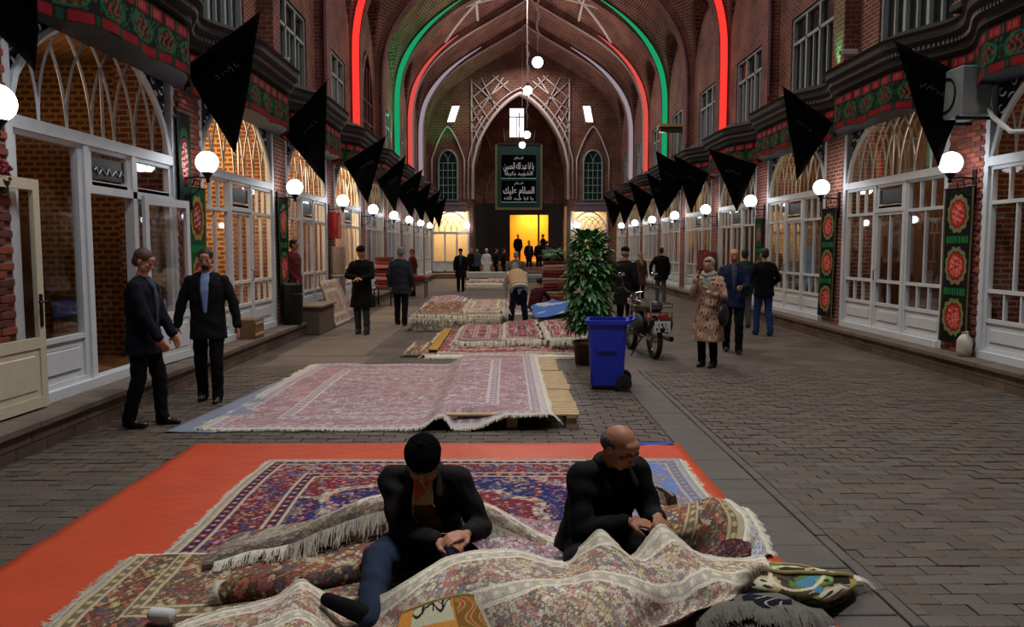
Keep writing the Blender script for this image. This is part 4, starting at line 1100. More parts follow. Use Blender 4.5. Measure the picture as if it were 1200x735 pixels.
def rug_design(U, V, W, H, p, seed=1, bw=.55, fine=1.0, medallion=True):
    """p: field, border, guard, accent(list), light; U,V in metres"""
    C = np.zeros(U.shape + (3,)); d = np.minimum(np.minimum(U, W - U), np.minimum(V, H - V))
    T = np.where(np.minimum(U, W - U) < np.minimum(V, H - V), V, U)
    al = np.ones(U.shape, bool); X = np.abs(U - W/2); Y = np.abs(V - H/2)
    C[:] = p['field']
    s = .13 * fine
    if medallion:
        rr = np.sqrt((X / (W * .30)) ** 2 + (Y / (H * .34)) ** 2); a = np.arctan2(Y, X); rr = rr * (1 + .07 * np.cos(8 * a))
        cor = np.sqrt(((W/2 - bw - X) / (W * .2)) ** 2 + ((H/2 - bw - Y) / (H * .2)) ** 2) * (1 + .06 * np.cos(8 * np.arctan2(H/2 - bw - Y, W/2 - bw - X)))
        C[cor < 1] = p['corner']; C[np.abs(cor - 1) < .05] = p['light']
        C[rr < 1] = p['med']; C[np.abs(rr - 1) < .04] = p['light']; C[rr < .5] = p['corner']; C[np.abs(rr - .5) < .04] = p['light']
    fm = d > bw
    vines(C, X, Y, .30 * fine, p['vine'], fm, .12)
    flowers(C, X, Y, s, p['acc'], fm, seed, dens=p.get('fd', .85)); flowers(C, X + .07, Y + .05, s * .55, p['acc'], fm, seed + 9, dens=p.get('fd', .85) * .8, petals=5)
    # main border
    b0, b1 = bw * .28, bw * .78; m = (d > b0) & (d < b1); C[m] = p['border']
    bs = (b1 - b0); cell = (T / (bs * 1.15)); cu = (cell - np.floor(cell) - .5) * bs * 1.15; cv = d - (b0 + b1) / 2; aa = np.arctan2(cv, cu); r = np.hypot(cu, cv) / bs
    vines(C, T, d, bs * .9, p['vine'], m, .16)
    flowers(C, T, d * 1.0, .15 * fine, p['acc'], m, seed + 3, dens=.9, petals=8); flowers(C, T + .04, d + .03, .08 * fine, p['acc'], m, seed + 4, dens=.7, petals=5)
    for R_o, col in () if not p.get('ros') else ((.40, p['light']), (.34, p['acc'][0]), (.22, p['acc'][1 % len(p['acc'])]), (.1, p['light'])): C[m & (r < R_o * (1 + .14 * np.cos(8 * aa)))] = col
    # guards
    for (a0, a1, gc) in ((0, bw * .05, p['edge']), (bw * .05, bw * .11, p['light']), (bw * .11, bw * .23, p['guard']), (bw * .23, bw * .28, p['light']), (b1, b1 + bw * .04, p['light']), (b1 + bw * .04, bw * .95, p['guard']), (bw * .95, bw, p['light'])):
        mm = (d >= a0) & (d < a1); C[mm] = gc
    for (a0, a1) in ((bw * .11, bw * .23), (b1 + bw * .04, bw * .95)):
        mm = (d >= a0) & (d < a1); w_ = a1 - a0; cu = (T / (w_ * 1.5)) % 1 - .5; cv = (d - (a0 + a1) / 2) / w_
        C[mm & (np.hypot(cu * 1.5, cv) < .38)] = p['acc'][1]; C[mm & (np.hypot(cu * 1.5, cv) < .18)] = p['light']
    n1 = hash2(np.floor(U * 190), np.floor(V * 190), 5)[..., None]; C = C * (.75 + .5 * n1); mn_ = C.reshape(-1, 3).mean(0); C = mn_ + (C - mn_) * p.get('ct', .8)
    return C
RUGM = vcol_mat('carpet_pile', grain=240, gs=.25, bump=.5)
def backmat(name, c): return mat(name, c, .9, var=.25, scale=20, bump=.5, bscale=200, spec=.1)
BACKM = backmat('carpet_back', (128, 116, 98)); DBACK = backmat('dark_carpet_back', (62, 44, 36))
def rug_piece(name, P, C, parent=None, thick=.012, back=None, label=None, flip=False):
    o = MB().grid(P, flip=flip).build(name, [RUGM, back or BACKM], parent, smooth=True)
    set_cols(o, C)
    md = o.modifiers.new('thickness', 'SOLIDIFY'); md.thickness = thick; md.offset = -1; md.material_offset = 1; md.material_offset_rim = 1
    return o
FR_W = mat('cream_wool_fringe', (222, 214, 196), .95, var=.25, scale=30, spec=.1); FR_D = mat('grey_wool_fringe', (122, 116, 106), .95, var=.3, scale=30, spec=.1)
def fringe(line, outdir, parent, L=.08, per=260, m=None, ground=0.006, droop=.6, seed=1, r=.0022, name='fringe'):
    """strands along a polyline (k,3); outdir: (3,) or (k,3)"""
    line = np.asarray(line, float); seg = np.concatenate([[0], np.cumsum(np.linalg.norm(np.diff(line, axis=0), axis=1))]); T = seg[-1]; n = max(4, int(T * per))
    g = np.random.RandomState(seed); out = np.asarray(outdir, float); mb = MB(); tufted = g.rand(int(T / .03) + 2) * .5 + .6
    for i in range(n):
        s = T * (i + g.rand()) / n; p = np.array([np.interp(s, seg, line[:, k]) for k in range(3)])
        o = out if out.ndim == 1 else np.array([np.interp(s, seg, out[:, k]) for k in range(3)])
        tan = (line[min(np.searchsorted(seg, s), len(line)-1)] - line[max(np.searchsorted(seg, s)-1, 0)]); tan = tan / (np.linalg.norm(tan) + 1e-9)
        l = L * tufted[int(s / .03)] * g.uniform(.7, 1.15); side = g.uniform(-.35, .35) + .25 * math.sin(int(s / .03) * 2.3)
        pts = []
        for j in range(4):
            f = j / 3; q_ = p + o * l * f + tan * side * l * f + np.array((0, 0, -droop * l * f * f + g.uniform(-.004, .004) * f)); q_[2] = max(q_[2], ground + g.uniform(0, .004)); pts.append(Vector(q_))
        d = (pts[-1] - pts[0]); sidev = d.cross(Vector((0, 0, 1))); sidev = (sidev.normalized() if sidev.length > 1e-6 else Vector((1, 0, 0))) * r
        up = sidev.cross(d).normalized() * r * 1.2
        vs = []; 
        for j, q_ in enumerate(pts): w_ = 1 - .5 * j / 3; vs += [q_ - sidev * w_, q_ + sidev * w_, q_ + up * w_]
        fs = []
        for j in range(3):
            b = j * 3; fs += [(b, b+1, b+4, b+3), (b+1, b+2, b+5, b+4), (b+2, b, b+3, b+5)]
        mb.add(vs, fs)
    o = mb.build(name, m or FR_W, parent); o['kind'] = 'stuff'; return o
def bumpy(P, amp, s, seed=0):
    g = np.random.RandomState(seed); ph = g.rand(6) * 6; x, y = P[..., 0], P[..., 1]
    P[..., 2] += amp * (np.sin(x * s + ph[0] + 1.5 * np.sin(y * s * .7 + ph[1])) * np.sin(y * s * .8 + ph[2]) + .5 * np.sin(x * s * 2.3 + ph[3]) * np.sin(y * s * 1.9 + ph[4]))
    return P
def flat(x0, x1, y0, y1, z, n, m):
    """rows run front to back"""
    Y, X = np.meshgrid(np.linspace(y0, y1, n), np.linspace(x0, x1, m), indexing='ij'); return np.stack([X, Y, np.full_like(X, z)], -1)
def UVg(n, m, W, H):
    V, U = np.meshgrid(np.linspace(0, H, n), np.linspace(0, W, m), indexing='ij'); return U, V
RED = dict(field=lin((34, 40, 88)), border=lin((112, 26, 38)), guard=lin((44, 36, 70)), edge=lin((170, 158, 140)), light=lin((196, 178, 152)), med=lin((26, 38, 96)), corner=lin((124, 34, 44)), vine=lin((140, 112, 96)), fd=.5,
           acc=pal((196, 170, 140), (170, 62, 62), (52, 74, 130), (206, 150, 140), (116, 40, 50), (88, 110, 150)))
BEI = dict(field=lin((206, 190, 172)), border=lin((198, 182, 164)), guard=lin((176, 168, 152)), edge=lin((196, 188, 168)), light=lin((220, 210, 190)), med=lin((196, 172, 152)), corner=lin((202, 176, 158)), vine=lin((122, 106, 84)),
           acc=pal((184, 96, 92), (208, 194, 168), (122, 128, 146), (214, 200, 176), (160, 124, 92), (200, 138, 130), (112, 112, 96), (198, 176, 116)))
ROS = dict(field=lin((176, 148, 150)), border=lin((172, 128, 130)), guard=lin((120, 116, 136)), edge=lin((196, 192, 190)), light=lin((206, 196, 192)), med=lin((186, 160, 158)), corner=lin((186, 156, 154)), vine=lin((130, 90, 92)),
           acc=pal((160, 92, 96), (206, 190, 186), (104, 84, 96), (196, 140, 140), (128, 116, 130)))
BRN = dict(field=lin((112, 62, 50)), border=lin((84, 44, 36)), guard=lin((104, 92, 70)), edge=lin((176, 164, 140)), light=lin((186, 172, 142)), med=lin((122, 70, 56)), corner=lin((96, 70, 60)), vine=lin((150, 130, 96)),
           acc=pal((168, 70, 60), (180, 160, 110), (70, 80, 100), (196, 176, 150), (120, 50, 50), (176, 116, 80), (84, 92, 70)))
CRM = dict(field=lin((130, 36, 46)), border=lin((150, 56, 60)), guard=lin((60, 60, 88)), edge=lin((190, 180, 160)), light=lin((196, 170, 150)), med=lin((70, 64, 92)), corner=lin((90, 30, 44)), vine=lin((180, 140, 120)),
           acc=pal((180, 60, 64), (200, 180, 160), (80, 78, 110), (196, 110, 100), (110, 24, 36)))
# ---- orange plastic sheet on the paving
n, m = 60, 60; P = flat(-2.82, 1.56, 2.9, 7.12, .006, n, m)
P = bumpy(P, .0015, 9, 3); P[..., 2] += .004 * np.maximum(0, np.sin(P[..., 0] * 3.1 + P[..., 1] * 5)) ** 6
ORG = mat('orange_plastic', (186, 66, 30), .45, var=.28, scale=2.2, bump=.9, bscale=9)
o = MB().grid(P).build('ground_sheet', ORG, None, smooth=True); md = o.modifiers.new('t', 'SOLIDIFY'); md.thickness = .003
tag(o, 'bright orange plastic sheet spread on the paving under the front carpets', 'ground sheet')
# blue edge strip at the far right corner of the sheet
mb = MB(); P_ = flat(1.0, 1.5, 7.02, 7.12, .014, 5, 14); P_ = bumpy(P_, .003, 20, 4)
o = mb.grid(P_).build('blue_strip', mat('blue_plastic', (36, 56, 150), .4), smooth=True); md = o.modifiers.new('t', 'SOLIDIFY'); md.thickness = .003
tag(o, 'thin blue plastic strip lying on the far right edge of the orange sheet', 'plastic strip')
# ---- A: red and navy carpet lying flat
t = thing('carpet', 'flat red and navy carpet with white fringes on the orange sheet', 'carpet', (-.3, 5.3, .01), group='carpets in the foreground')
n, m = 250, 300; x0, x1, y0, y1 = -1.96, 1.42, 3.9, 6.5; P = flat(x0, x1, y0, y1, .022, n, m); P = bumpy(P, .002, 7, 1)
P[..., 0] += .015 * np.sin(P[..., 1] * 3)
U, V = UVg(n, m, x1 - x0, y1 - y0); V2 = V
C = rug_design(U, V - .0, 3.38, 2.6, dict(RED, ct=.95), 2, .5, .72) * .85
# the right end is a paler, blue-and-cream stretch
xx = P[..., 0]; k_ = np.clip((xx - .75) / .25, 0, 1)[..., None]; C = C * (1 - k_) + (C * .45 + lin((150, 160, 176)) * np.array(.42)) * k_
bl = (np.sin(xx * 7 + 2.2 * np.sin(P[..., 1] * 5)) > .1) & (xx > .8) & (xx < 1.25); C[bl] = C[bl] * .5 + L3(60, 110, 176) * .6
rug_piece('pile', P, C, t)
for (yy, o_) in ((y0, -1), (y1, 1)):
    pass
fringe(P[-1, :, :], (0, 1, 0), t, .07, 300, seed=2, r=.003); fringe(P[:, 0, :], (-1, 0, 0), t, .06, 340, seed=3, r=.003); fringe(P[:, -1, :], (1, 0, 0), t, .07, 260, seed=4)
# ---- B: brown-red carpet, flat, front left
t = thing('carpet', 'worn brown and red carpet lying flat at the front left with ragged white fringe', 'carpet', (-1.2, 3.9, .03), group='carpets in the foreground')
n, m = 200, 260
cg = [[at(10, 790, .03), at(150, 790, .03), at(300, 790, .04), at(440, 790, .03), at(560, 790, .03)],
      [at(70, 725, .035), at(180, 722, .035), at(300, 715, .045), at(430, 710, .04), at(560, 700, .04)],
      [at(118, 684, .04), at(215, 680, .04), at(310, 678, .05), at(425, 670, .05), at(555, 665, .05)],
      [at(158, 651, .045), at(240, 650, .045), at(320, 648, .05), at(430, 632, .06), at(560, 628, .05)]]
P = surf([[list(p) for p in r] for r in cg], n, m); P = bumpy(P, .004, 11, 5)
U, V = UVg(n, m, 2.9, 1.45)
C = rug_design(U, 3.0 - V, 5.0, 3.0, BRN, 4, .6, .9)
rug_piece('pile', P, C, t)
fringe(P[:, 0, :], (-.9, .2, 0), t, .10, 420, seed=5, r=.0028); fringe(P[-1, :150, :], (-.1, 1, .1), t, .07, 420, seed=6, r=.0028)
# ---- E: folded-over carpet end with hanging fringe behind the left man (a long ridge)
t = thing('carpet', 'folded-over carpet end with cream fringe hanging down, behind the left man', 'carpet', (-.9, 4.3, .03), group='carpets in the foreground')
rid = [(238, 668, .05, .07), (300, 655, .05, .09), (345, 650, .06, .12), (385, 640, .07, .17), (440, 628, .07, .22), (520, 625, .07, .24), (590, 640, .06, .17), (640, 652, .05, .08), (662, 652, .04, .05)]
rows_ = []
base = [at(a, b, z) for a, b, z, h in rid]
for f in (0, .15, .4, .7, 1.0, 1.3):
    row = []
    for (a, b, z, h), p in zip(rid, base):
        prf = {0: (0, 0), .15: (-.015, .45), .4: (.02, .92), .7: (.10, 1.0), 1.0: (.26, .55), 1.3: (.52, .12)}[f]
        row.append([p.x, p.y + prf[0], z + h * prf[1]])
    rows_.append(row)
n, m = 90, 260; P = surf(rows_, n, m); P = bumpy(P, .005, 12, 6)
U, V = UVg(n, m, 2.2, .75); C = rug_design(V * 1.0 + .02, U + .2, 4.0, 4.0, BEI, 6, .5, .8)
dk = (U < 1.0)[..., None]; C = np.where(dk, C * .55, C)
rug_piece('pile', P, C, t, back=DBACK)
i1 = int(.0 * n); crest = P[int(n * .32), :, :].copy(); crest[:, 2] -= .012; crest[:, 1] -= .03
fringe(crest[60:150], (0, -.45, -1), t, .11, 330, seed=7, droop=.1, r=.0026, ground=.05); fringe(crest[150:245], (.1, -.5, -1), t, .12, 330, seed=8, droop=.1, r=.0026, ground=.05)
fringe(crest[8:62], (0, -.8, -.3), t, .09, 380, seed=17, droop=.3, r=.0026, ground=.05)
# pale backside stretch between the two men
t = thing('carpet', 'pale pinkish turned-up carpet stretch lying between the two men', 'carpet', (.1, 4.6, .05), group='carpets in the foreground')
cg = [[at(545, 640, .05), at(590, 646, .12), at(640, 655, .13), at(690, 660, .10), at(760, 640, .08)],
      [at(545, 622, .06), at(590, 628, .13), at(640, 636, .12), at(690, 640, .1), at(760, 625, .08)],
      [at(555, 606, .05), at(600, 612, .10), at(640, 616, .08), at(690, 618, .07), at(760, 610, .05)],
      [at(560, 600, .03), at(600, 606, .035), at(640, 610, .035), at(690, 608, .03), at(760, 600, .03)]]
n, m = 70, 140; P = surf([[list(p) for p in r] for r in cg], n, m); P = bumpy(P, .006, 14, 8); U, V = UVg(n, m, 1.1, .4)
rug_piece('pile', P, rug_design(U + .3, V + .9, 4, 4, ROS, 8, .2, .8), t)
fringe(P[0, :70], (.1, -1, -.4), t, .08, 380, seed=9, droop=.5, ground=.04)
# roll with dark side at the left (two rolled flaps)
t = thing('rolled_carpet', 'small rolled carpet end with pale torn fringe, left of the left man', 'carpet', (-1.1, 3.9, .05), group='carpets in the foreground')
pa, pb = at(262, 690, .10), at(425, 668, .10)
rows_ = []
for i in range(13):
    a = -.5 + i / 12 * 2 * math.pi * 1.08; rows_.append([[*(pa + (pb - pa) * f + Vector((.01 * math.sin(a * 2), (.062 + .02 * math.sin(f * 5)) * math.cos(a), (.055 + .015 * math.sin(f * 7)) * math.sin(a) - .02)))] for f in np.linspace(0, 1, 7)])
n, m = 90, 150; P = surf(rows_, n, m); P = bumpy(P, .004, 15, 9); U, V = UVg(n, m, .9, .42); rug_piece('pile', P, rug_design(U + .15, V + .1, 3, 3, BRN, 11, .5, .8) * .8, t, back=DBACK, flip=True)
fringe(P[:, 0, :], (-1, .1, .2), t, .07, 700, seed=10, m=FR_W, r=.003)
# ---- C: the big beige carpet being mended, draped over the laps
t = thing('carpet', 'large beige floral carpet draped over both men\'s laps, being mended', 'carpet', (0, 3.6, .05), group='carpets in the foreground')
top = [(205, 734, .05), (255, 716, .08), (318, 703, .14), (352, 680, .21), (372, 688, .17), (402, 706, .10), (440, 700, .16), (480, 678, .27), (520, 655, .31), (560, 644, .34), (605, 644, .31), (655, 657, .21), (680, 640, .30), (702, 621, .40), (722, 636, .33), (742, 651, .26), (773, 616, .40), (797, 632, .28), (820, 650, .2), (860, 655, .18), (896, 652, .2)]
mid = [(190, 768, .05), (250, 745, .10), (310, 728, .18), (350, 712, .22), (378, 718, .16), (405, 730, .07), (440, 728, .10), (485, 700, .25), (525, 678, .30), (565, 668, .33), (612, 668, .31), (660, 676, .25), (690, 660, .31), (716, 646, .35), (745, 662, .29), (770, 664, .29), (800, 655, .31), (822, 664, .26), (850, 668, .24), (878, 662, .26), (902, 664, .2)]
m2 = [(185, 800, .05), (245, 775, .10), (305, 765, .17), (350, 752, .19), (380, 752, .13), (410, 760, .06), (445, 760, .08), (490, 728, .2), (530, 706, .24), (575, 698, .27), (620, 698, .27), (668, 704, .26), (705, 690, .29), (735, 680, .29), (765, 690, .24), (790, 692, .22), (815, 684, .25), (840, 684, .22), (860, 682, .22), (878, 680, .2), (893, 682, .13)]
lo = [(180, 860, .04), (240, 840, .07), (300, 835, .10), (350, 825, .12), (385, 820, .10), (415, 820, .05), (450, 815, .06), (495, 775, .10), (540, 752, .12), (585, 745, .14), (630, 745, .16), (680, 748, .17), (715, 738, .19), (740, 726, .19), (765, 722, .13), (790, 716, .10), (815, 706, .12), (838, 702, .12), (852, 698, .12), (866, 695, .12), (882, 695, .06)]
ft = [(180, 900, .03), (240, 880, .04), (300, 875, .05), (350, 865, .05), (385, 860, .05), (420, 860, .04), (455, 850, .04), (500, 800, .05), (545, 785, .05), (590, 780, .05), (635, 778, .05), (682, 775, .05), (716, 762, .06), (740, 748, .05), (765, 738, .05), (790, 728, .05), (812, 716, .05), (832, 710, .06), (846, 706, .06), (860, 702, .05), (874, 702, .04)]
ctrl = [[[*at(a, b, z)] for a, b, z in r] for r in (top, mid, m2, lo, ft)]
for j in range(len(top)):          # keep every row a little nearer than the one above it, so that the cloth never folds back under itself
    for i, r in enumerate((mid, m2, lo, ft)):
        gap = (.07, .06, .06, .05)[i]
        if ctrl[i+1][j][1] > ctrl[i][j][1] - gap:
            q_ = at(r[j][0], r[j][1], Y=ctrl[i][j][1] - gap); ctrl[i+1][j] = [q_.x, q_.y, max(.05, q_.z)]
n, m = 210, 620; P = surf(ctrl, n, m); P = bumpy(P, .0045, 15, 12); P[..., 2] = np.maximum(P[..., 2], .045)
arcx = np.concatenate([[0], np.cumsum(np.linalg.norm(np.diff(P[60], axis=0), axis=1))]); U = np.repeat(arcx[None], n, 0)
arcy = np.concatenate([np.zeros((1, m)), np.cumsum(np.linalg.norm(np.diff(P, axis=0), axis=2), 0)], 0)
C = rug_design(U + .25, arcy, 5.4, 3.2, dict(BEI, ct=.85), 21, .42, .5)
rug_piece('pile', P, C, t, thick=.014, flip=True)
fringe(P[0, 345:440], (0, .8, .2), t, .018, 500, seed=11, r=.002); fringe(P[0, 462:, :], (0, .6, .5), t, .03, 700, seed=12, r=.0025); fringe(P[0, :110, :], (-.3, .8, .2), t, .05, 600, seed=13, r=.0028)
# ---- F: curled carpet corner with thick fringe right of the right man
t = thing('carpet', 'curled-up red and cream carpet corner with shaggy fringe, right of the right man', 'carpet', (1.1, 4.5, .04), group='carpets in the foreground')
cg = [[at(768, 650, .06), at(790, 655, .08), at(830, 652, .08), at(868, 648, .06)],
      [at(768, 628, .22), at(800, 624, .24), at(838, 612, .20), at(872, 612, .12)],
      [at(770, 604, .30), at(806, 600, .28), at(834, 590, .22), at(858, 594, .14)],
      [at(775, 594, .24), at(808, 590, .20), at(830, 583, .16), at(848, 586, .10)],
      [at(790, 600, .06), at(815, 596, .05), at(836, 590, .04), at(856, 592, .04)]]
n, m = 110, 110; P = surf([[list(p) for p in r] for r in cg], n, m); P = bumpy(P, .004, 18, 14); U, V = UVg(n, m, .62, .75)
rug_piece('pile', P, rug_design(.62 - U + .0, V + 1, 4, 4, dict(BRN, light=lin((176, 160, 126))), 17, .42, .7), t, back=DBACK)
fringe(P[:, -1, :], (1, .1, .3), t, .06, 900, seed=14, r=.003); fringe(P[-30:, 0, :], (-.5, .2, .6), t, .05, 900, seed=18, r=.003)
# upright curl with fringe right beside the man's arm
t = thing('carpet', 'upright curled carpet edge with cream fringe, just behind the right man\'s elbow', 'carpet', (.9, 4.7, .04), group='carpets in the foreground')
cg = [[at(758, 618, .1), at(764, 622, .1), at(775, 622, .1), at(790, 610, .1)], [at(757, 590, .22), at(765, 592, .22), at(778, 592, .22), at(794, 590, .2)], [at(760, 572, .3), at(768, 572, .31), at(778, 575, .30), at(790, 582, .26)]]
n, m = 50, 60; P = surf([[list(p) for p in r] for r in cg], n, m); P[..., 1] += .05 * np.sin(np.linspace(0, 3, m))[None, :]; U, V = UVg(n, m, .3, .3); rug_piece('pile', P, rug_design(U + .1, V, 3, 3, BEI, 19, .4, .7) * .6, t, back=DBACK)
fringe(P[:, 0, :], (-.4, -.5, .1), t, .05, 1200, seed=15, r=.003, droop=1.2); fringe(P[-1, :, :], (0, -.2, .7), t, .045, 1300, seed=16, r=.003, droop=.8)
# dark hollow flap beside it
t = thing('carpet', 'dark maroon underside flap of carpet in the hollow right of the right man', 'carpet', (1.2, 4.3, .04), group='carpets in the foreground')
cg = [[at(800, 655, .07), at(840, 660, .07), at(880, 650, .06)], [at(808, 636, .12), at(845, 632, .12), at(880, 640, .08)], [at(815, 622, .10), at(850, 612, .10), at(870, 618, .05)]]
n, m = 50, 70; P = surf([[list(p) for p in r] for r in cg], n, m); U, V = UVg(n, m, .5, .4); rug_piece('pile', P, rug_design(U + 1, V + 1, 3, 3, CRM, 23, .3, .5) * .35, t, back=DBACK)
# white-blue light carpet end at the sheet's right edge
t = thing('carpet', 'pale blue and white carpet end lying near the sheet\'s right edge', 'carpet', (1.35, 4.5, .03), group='carpets in the foreground')
cg = [[at(845, 668, .05), at(880, 664, .05), at(900, 650, .03)], [at(852, 630, .06), at(872, 626, .05), at(888, 622, .03)], [at(845, 600, .05), at(860, 596, .04), at(872, 596, .03)]]
n, m = 90, 60; P = surf([[list(p) for p in r] for r in cg], n, m); P = bumpy(P, .008, 20, 31); U, V = UVg(n, m, .3, .6)
LBL_ = dict(ROS, field=lin((150, 160, 170)), border=lin((196, 196, 196)), acc=pal((90, 130, 170), (210, 206, 200), (170, 130, 130), (120, 140, 160)))
rug_piece('pile', P, rug_design(U + .1, V + .3, 3, 3, LBL_, 25, .5, .6), t); fringe(P[:, -1, :], (1, 0, .2), t, .06, 700, seed=21, r=.003); fringe(P[-1, :, :], (0, 1, .3), t, .05, 700, seed=22, r=.003)
# ---- G: folded pictorial bundle at the right
t = thing('folded_carpet', 'folded green, blue and cream pictorial carpet at the right end of the heap', 'carpet', (1.5, 4.1, .02), group='carpets in the foreground')
def pic(U, V, W, H):
    C = np.zeros(U.shape + (3,)); C[:] = L3(74, 62, 44); u, v = U / W, V / H
    f = np.sin(u * 9 + 3 * np.sin(v * 5)) + np.sin(v * 11 + 2 * u)
    C[f > .2] = L3(84, 108, 58); C[f > .9] = L3(116, 150, 82); C[(f < -.4)] = L3(164, 150, 116); C[f < -1.0] = L3(196, 186, 156)
    C[np.sin(u * 31 + 4 * np.sin(v * 14)) * np.sin(v * 27 + 3 * np.sin(u * 12)) > .45] = L3(52, 46, 34); C[(np.hypot((u - .66 - .05 * np.sin(v * 22)) / .07, (v - .5) / .16) < 1)] = L3(72, 118, 146); C[(np.hypot((u - .5) / .10, (v - .7) / .12) < 1)] = L3(48, 40, 32); C[np.abs(np.hypot((u - .55) / .2, (v - .62) / .25) - 1) < .08] = L3(196, 180, 150)
    C[(u > .82) & (f > -.2)] = L3(44, 34, 26); C[np.minimum(np.minimum(u, 1 - u), np.minimum(v, 1 - v)) < .05] = L3(150, 130, 70); C[v < .16] = C[v < .16] * .35
    return C
cg = [[at(848, 702, .03), at(880, 708, .03), at(925, 716, .03), at(960, 716, .03), at(990, 706, .03)],
      [at(846, 690, .12), at(880, 694, .14), at(925, 700, .14), at(965, 702, .12), at(1000, 690, .08)],
      [at(850, 676, .17), at(885, 678, .19), at(925, 682, .18), at(965, 682, .15), at(1004, 682, .09)],
      [at(868, 662, .15), at(893, 662, .15), at(930, 666, .14), at(965, 670, .12), at(998, 674, .07)],
      [at(885, 660, .03), at(905, 658, .03), at(935, 662, .03), at(965, 668, .03), at(996, 678, .03)]]
n, m = 110, 150; P = surf([[list(p) for p in r] for r in cg], n, m); P = bumpy(P, .006, 16, 15); P[..., 2] = np.maximum(P[..., 2], .02); U, V = UVg(n, m, 1.0, .6)
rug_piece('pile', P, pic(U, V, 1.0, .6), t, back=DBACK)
fringe(P[60:100, -1, :], (1, .2, .1), t, .13, 240, seed=23, r=.002, droop=.7)
MB().tube([tuple(p + np.array((0, 0, .012))) for p in P[68, 10::8, :]], .010, 6).build('gold_binding', mat('gold_binding', (150, 128, 70), .7), t)
# ---- H: heap of grey fringe under it
t = thing('carpet', 'carpet end with a thick heap of grey fringe at the bottom right of the heap', 'carpet', (1.0, 3.7, .02), group='carpets in the foreground')
cg = [[at(770, 770, .03), at(830, 765, .03), at(880, 765, .03), at(930, 760, .03), at(985, 745, .03)],
      [at(790, 735, .08), at(835, 725, .12), at(880, 722, .12), at(925, 725, .10), at(975, 725, .05)],
      [at(820, 712, .12), at(850, 705, .15), at(885, 702, .15), at(920, 705, .12), at(965, 712, .05)],
      [at(842, 700, .08), at(860, 696, .08), at(890, 695, .08), at(925, 700, .06), at(962, 708, .03)]]
n, m = 70, 120; P = surf([[list(p) for p in r] for r in cg], n, m); P = bumpy(P, .008, 18, 33); P[..., 2] = np.maximum(P[..., 2], .02); U, V = UVg(n, m, 1.0, .5)
rug_piece('pile', P, rug_design(U + .2, V + .1, 3, 3, dict(ROS, field=lin((120, 110, 104)), border=lin((110, 96, 92))), 29, .5, .6) * .7, t, back=DBACK)
Pf = P + np.array((0, 0, .02)); fringe(Pf[64, 0:100], (-.25, -.9, .12), t, .20, 1500, seed=24, m=FR_D, r=.0032, droop=.25); fringe(Pf[50, 6:112], (-.1, -.9, .05), t, .17, 1300, seed=44, m=FR_D, r=.0032, droop=.3); fringe(Pf[34, 10:116], (.05, -.9, .0), t, .15, 1100, seed=45, m=FR_D, r=.0032, droop=.3); fringe(P[38, 0:60], (-.7, -.6, .0), t, .14, 900, seed=25, m=FR_D, r=.0026, droop=.6)
fringe(P[30, 70:118], (.1, -.9, .1), t, .12, 900, seed=26, m=FR_W, r=.0028, droop=.6); fringe(P[20, 40:90], (-.2, -.9, .1), t, .12, 800, seed=27, m=FR_D, r=.0028, droop=.6)
# dark navy flap with white script-like squiggles between
cg = [[at(862, 706, .15), at(892, 712, .16), at(925, 712, .13)], [at(858, 698, .16), at(892, 702, .17), at(928, 704, .14)], [at(860, 692, .15), at(890, 694, .15), at(922, 698, .12)]]
P = surf([[list(p) for p in r] for r in cg], 40, 60); U, V = UVg(40, 60, .5, .3); C = np.zeros((40, 60, 3)); C[:] = L3(20, 20, 30); C[(np.abs(np.sin(U*26+2*np.sin(V*18))) < .2) & (U > .2) & (U < .42) & (V < .24)] = L3(170, 168, 166)
t = thing('folded_carpet', 'small dark navy carpet flap with pale marks under the pictorial carpet', 'carpet', (1.0, 3.8, .1), group='carpets in the foreground'); rug_piece('pile', P, C, t, back=DBACK)
# ---- small orange-gold pictorial piece at the bottom
t = thing('small_carpet', 'small orange and gold carpet with black script and white fringe at the bottom edge', 'carpet', (-.3, 3.35, .1), group='carpets in the foreground')
cg = [[at(455, 790, .24), at(510, 785, .26), at(560, 780, .26), at(580, 775, .24)], [at(462, 752, .28), at(510, 740, .31), at(550, 735, .31), at(572, 735, .29)], [at(470, 722, .30), at(510, 708, .34), at(540, 701, .35), at(556, 702, .33)], [at(480, 716, .27), at(512, 704, .28), at(545, 698, .28), at(560, 700, .26)]]
n, m = 120, 130; P = surf([[list(p) for p in r] for r in cg], n, m); U, V = UVg(n, m, .42, .42); u, v = U/.42, V/.42; C = np.zeros((n, m, 3)); C[:] = L3(184, 122, 52)
C[u > .55] = L3(120, 84, 34); sc = np.sin(U*60+3*np.sin(V*45)); C[(u > .58) & (sc > .2)] = L3(160, 132, 66); C[(u > .58) & (sc > .8)] = L3(150, 70, 50)
pn = (u > .12) & (u < .52) & (v > .42) & (v < .82); C[pn] = L3(176, 168, 140)
f1 = np.abs(v - .62 - .08*np.sin(u*28)) < .022; f2 = np.abs(v - .7 - .05*np.sin(u*40+1)) < .014; f3 = (np.abs(np.sin(u*30)) < .25) & (v > .56) & (v < .78); C[pn & (f1 | f2 | f3)] = L3(18, 16, 16)
rug_piece('pile', P, C, t, thick=.01); fringe(P[:100, -1, :], (.6, -.2, -.5), t, .07, 700, seed=28, r=.0026)
MB().tube([tuple(p + np.array((0, 0, .003))) for p in P[88, :, :][::6]], .008, 6).build('binding', mat('gold_binding', (150, 128, 70), .7), t)
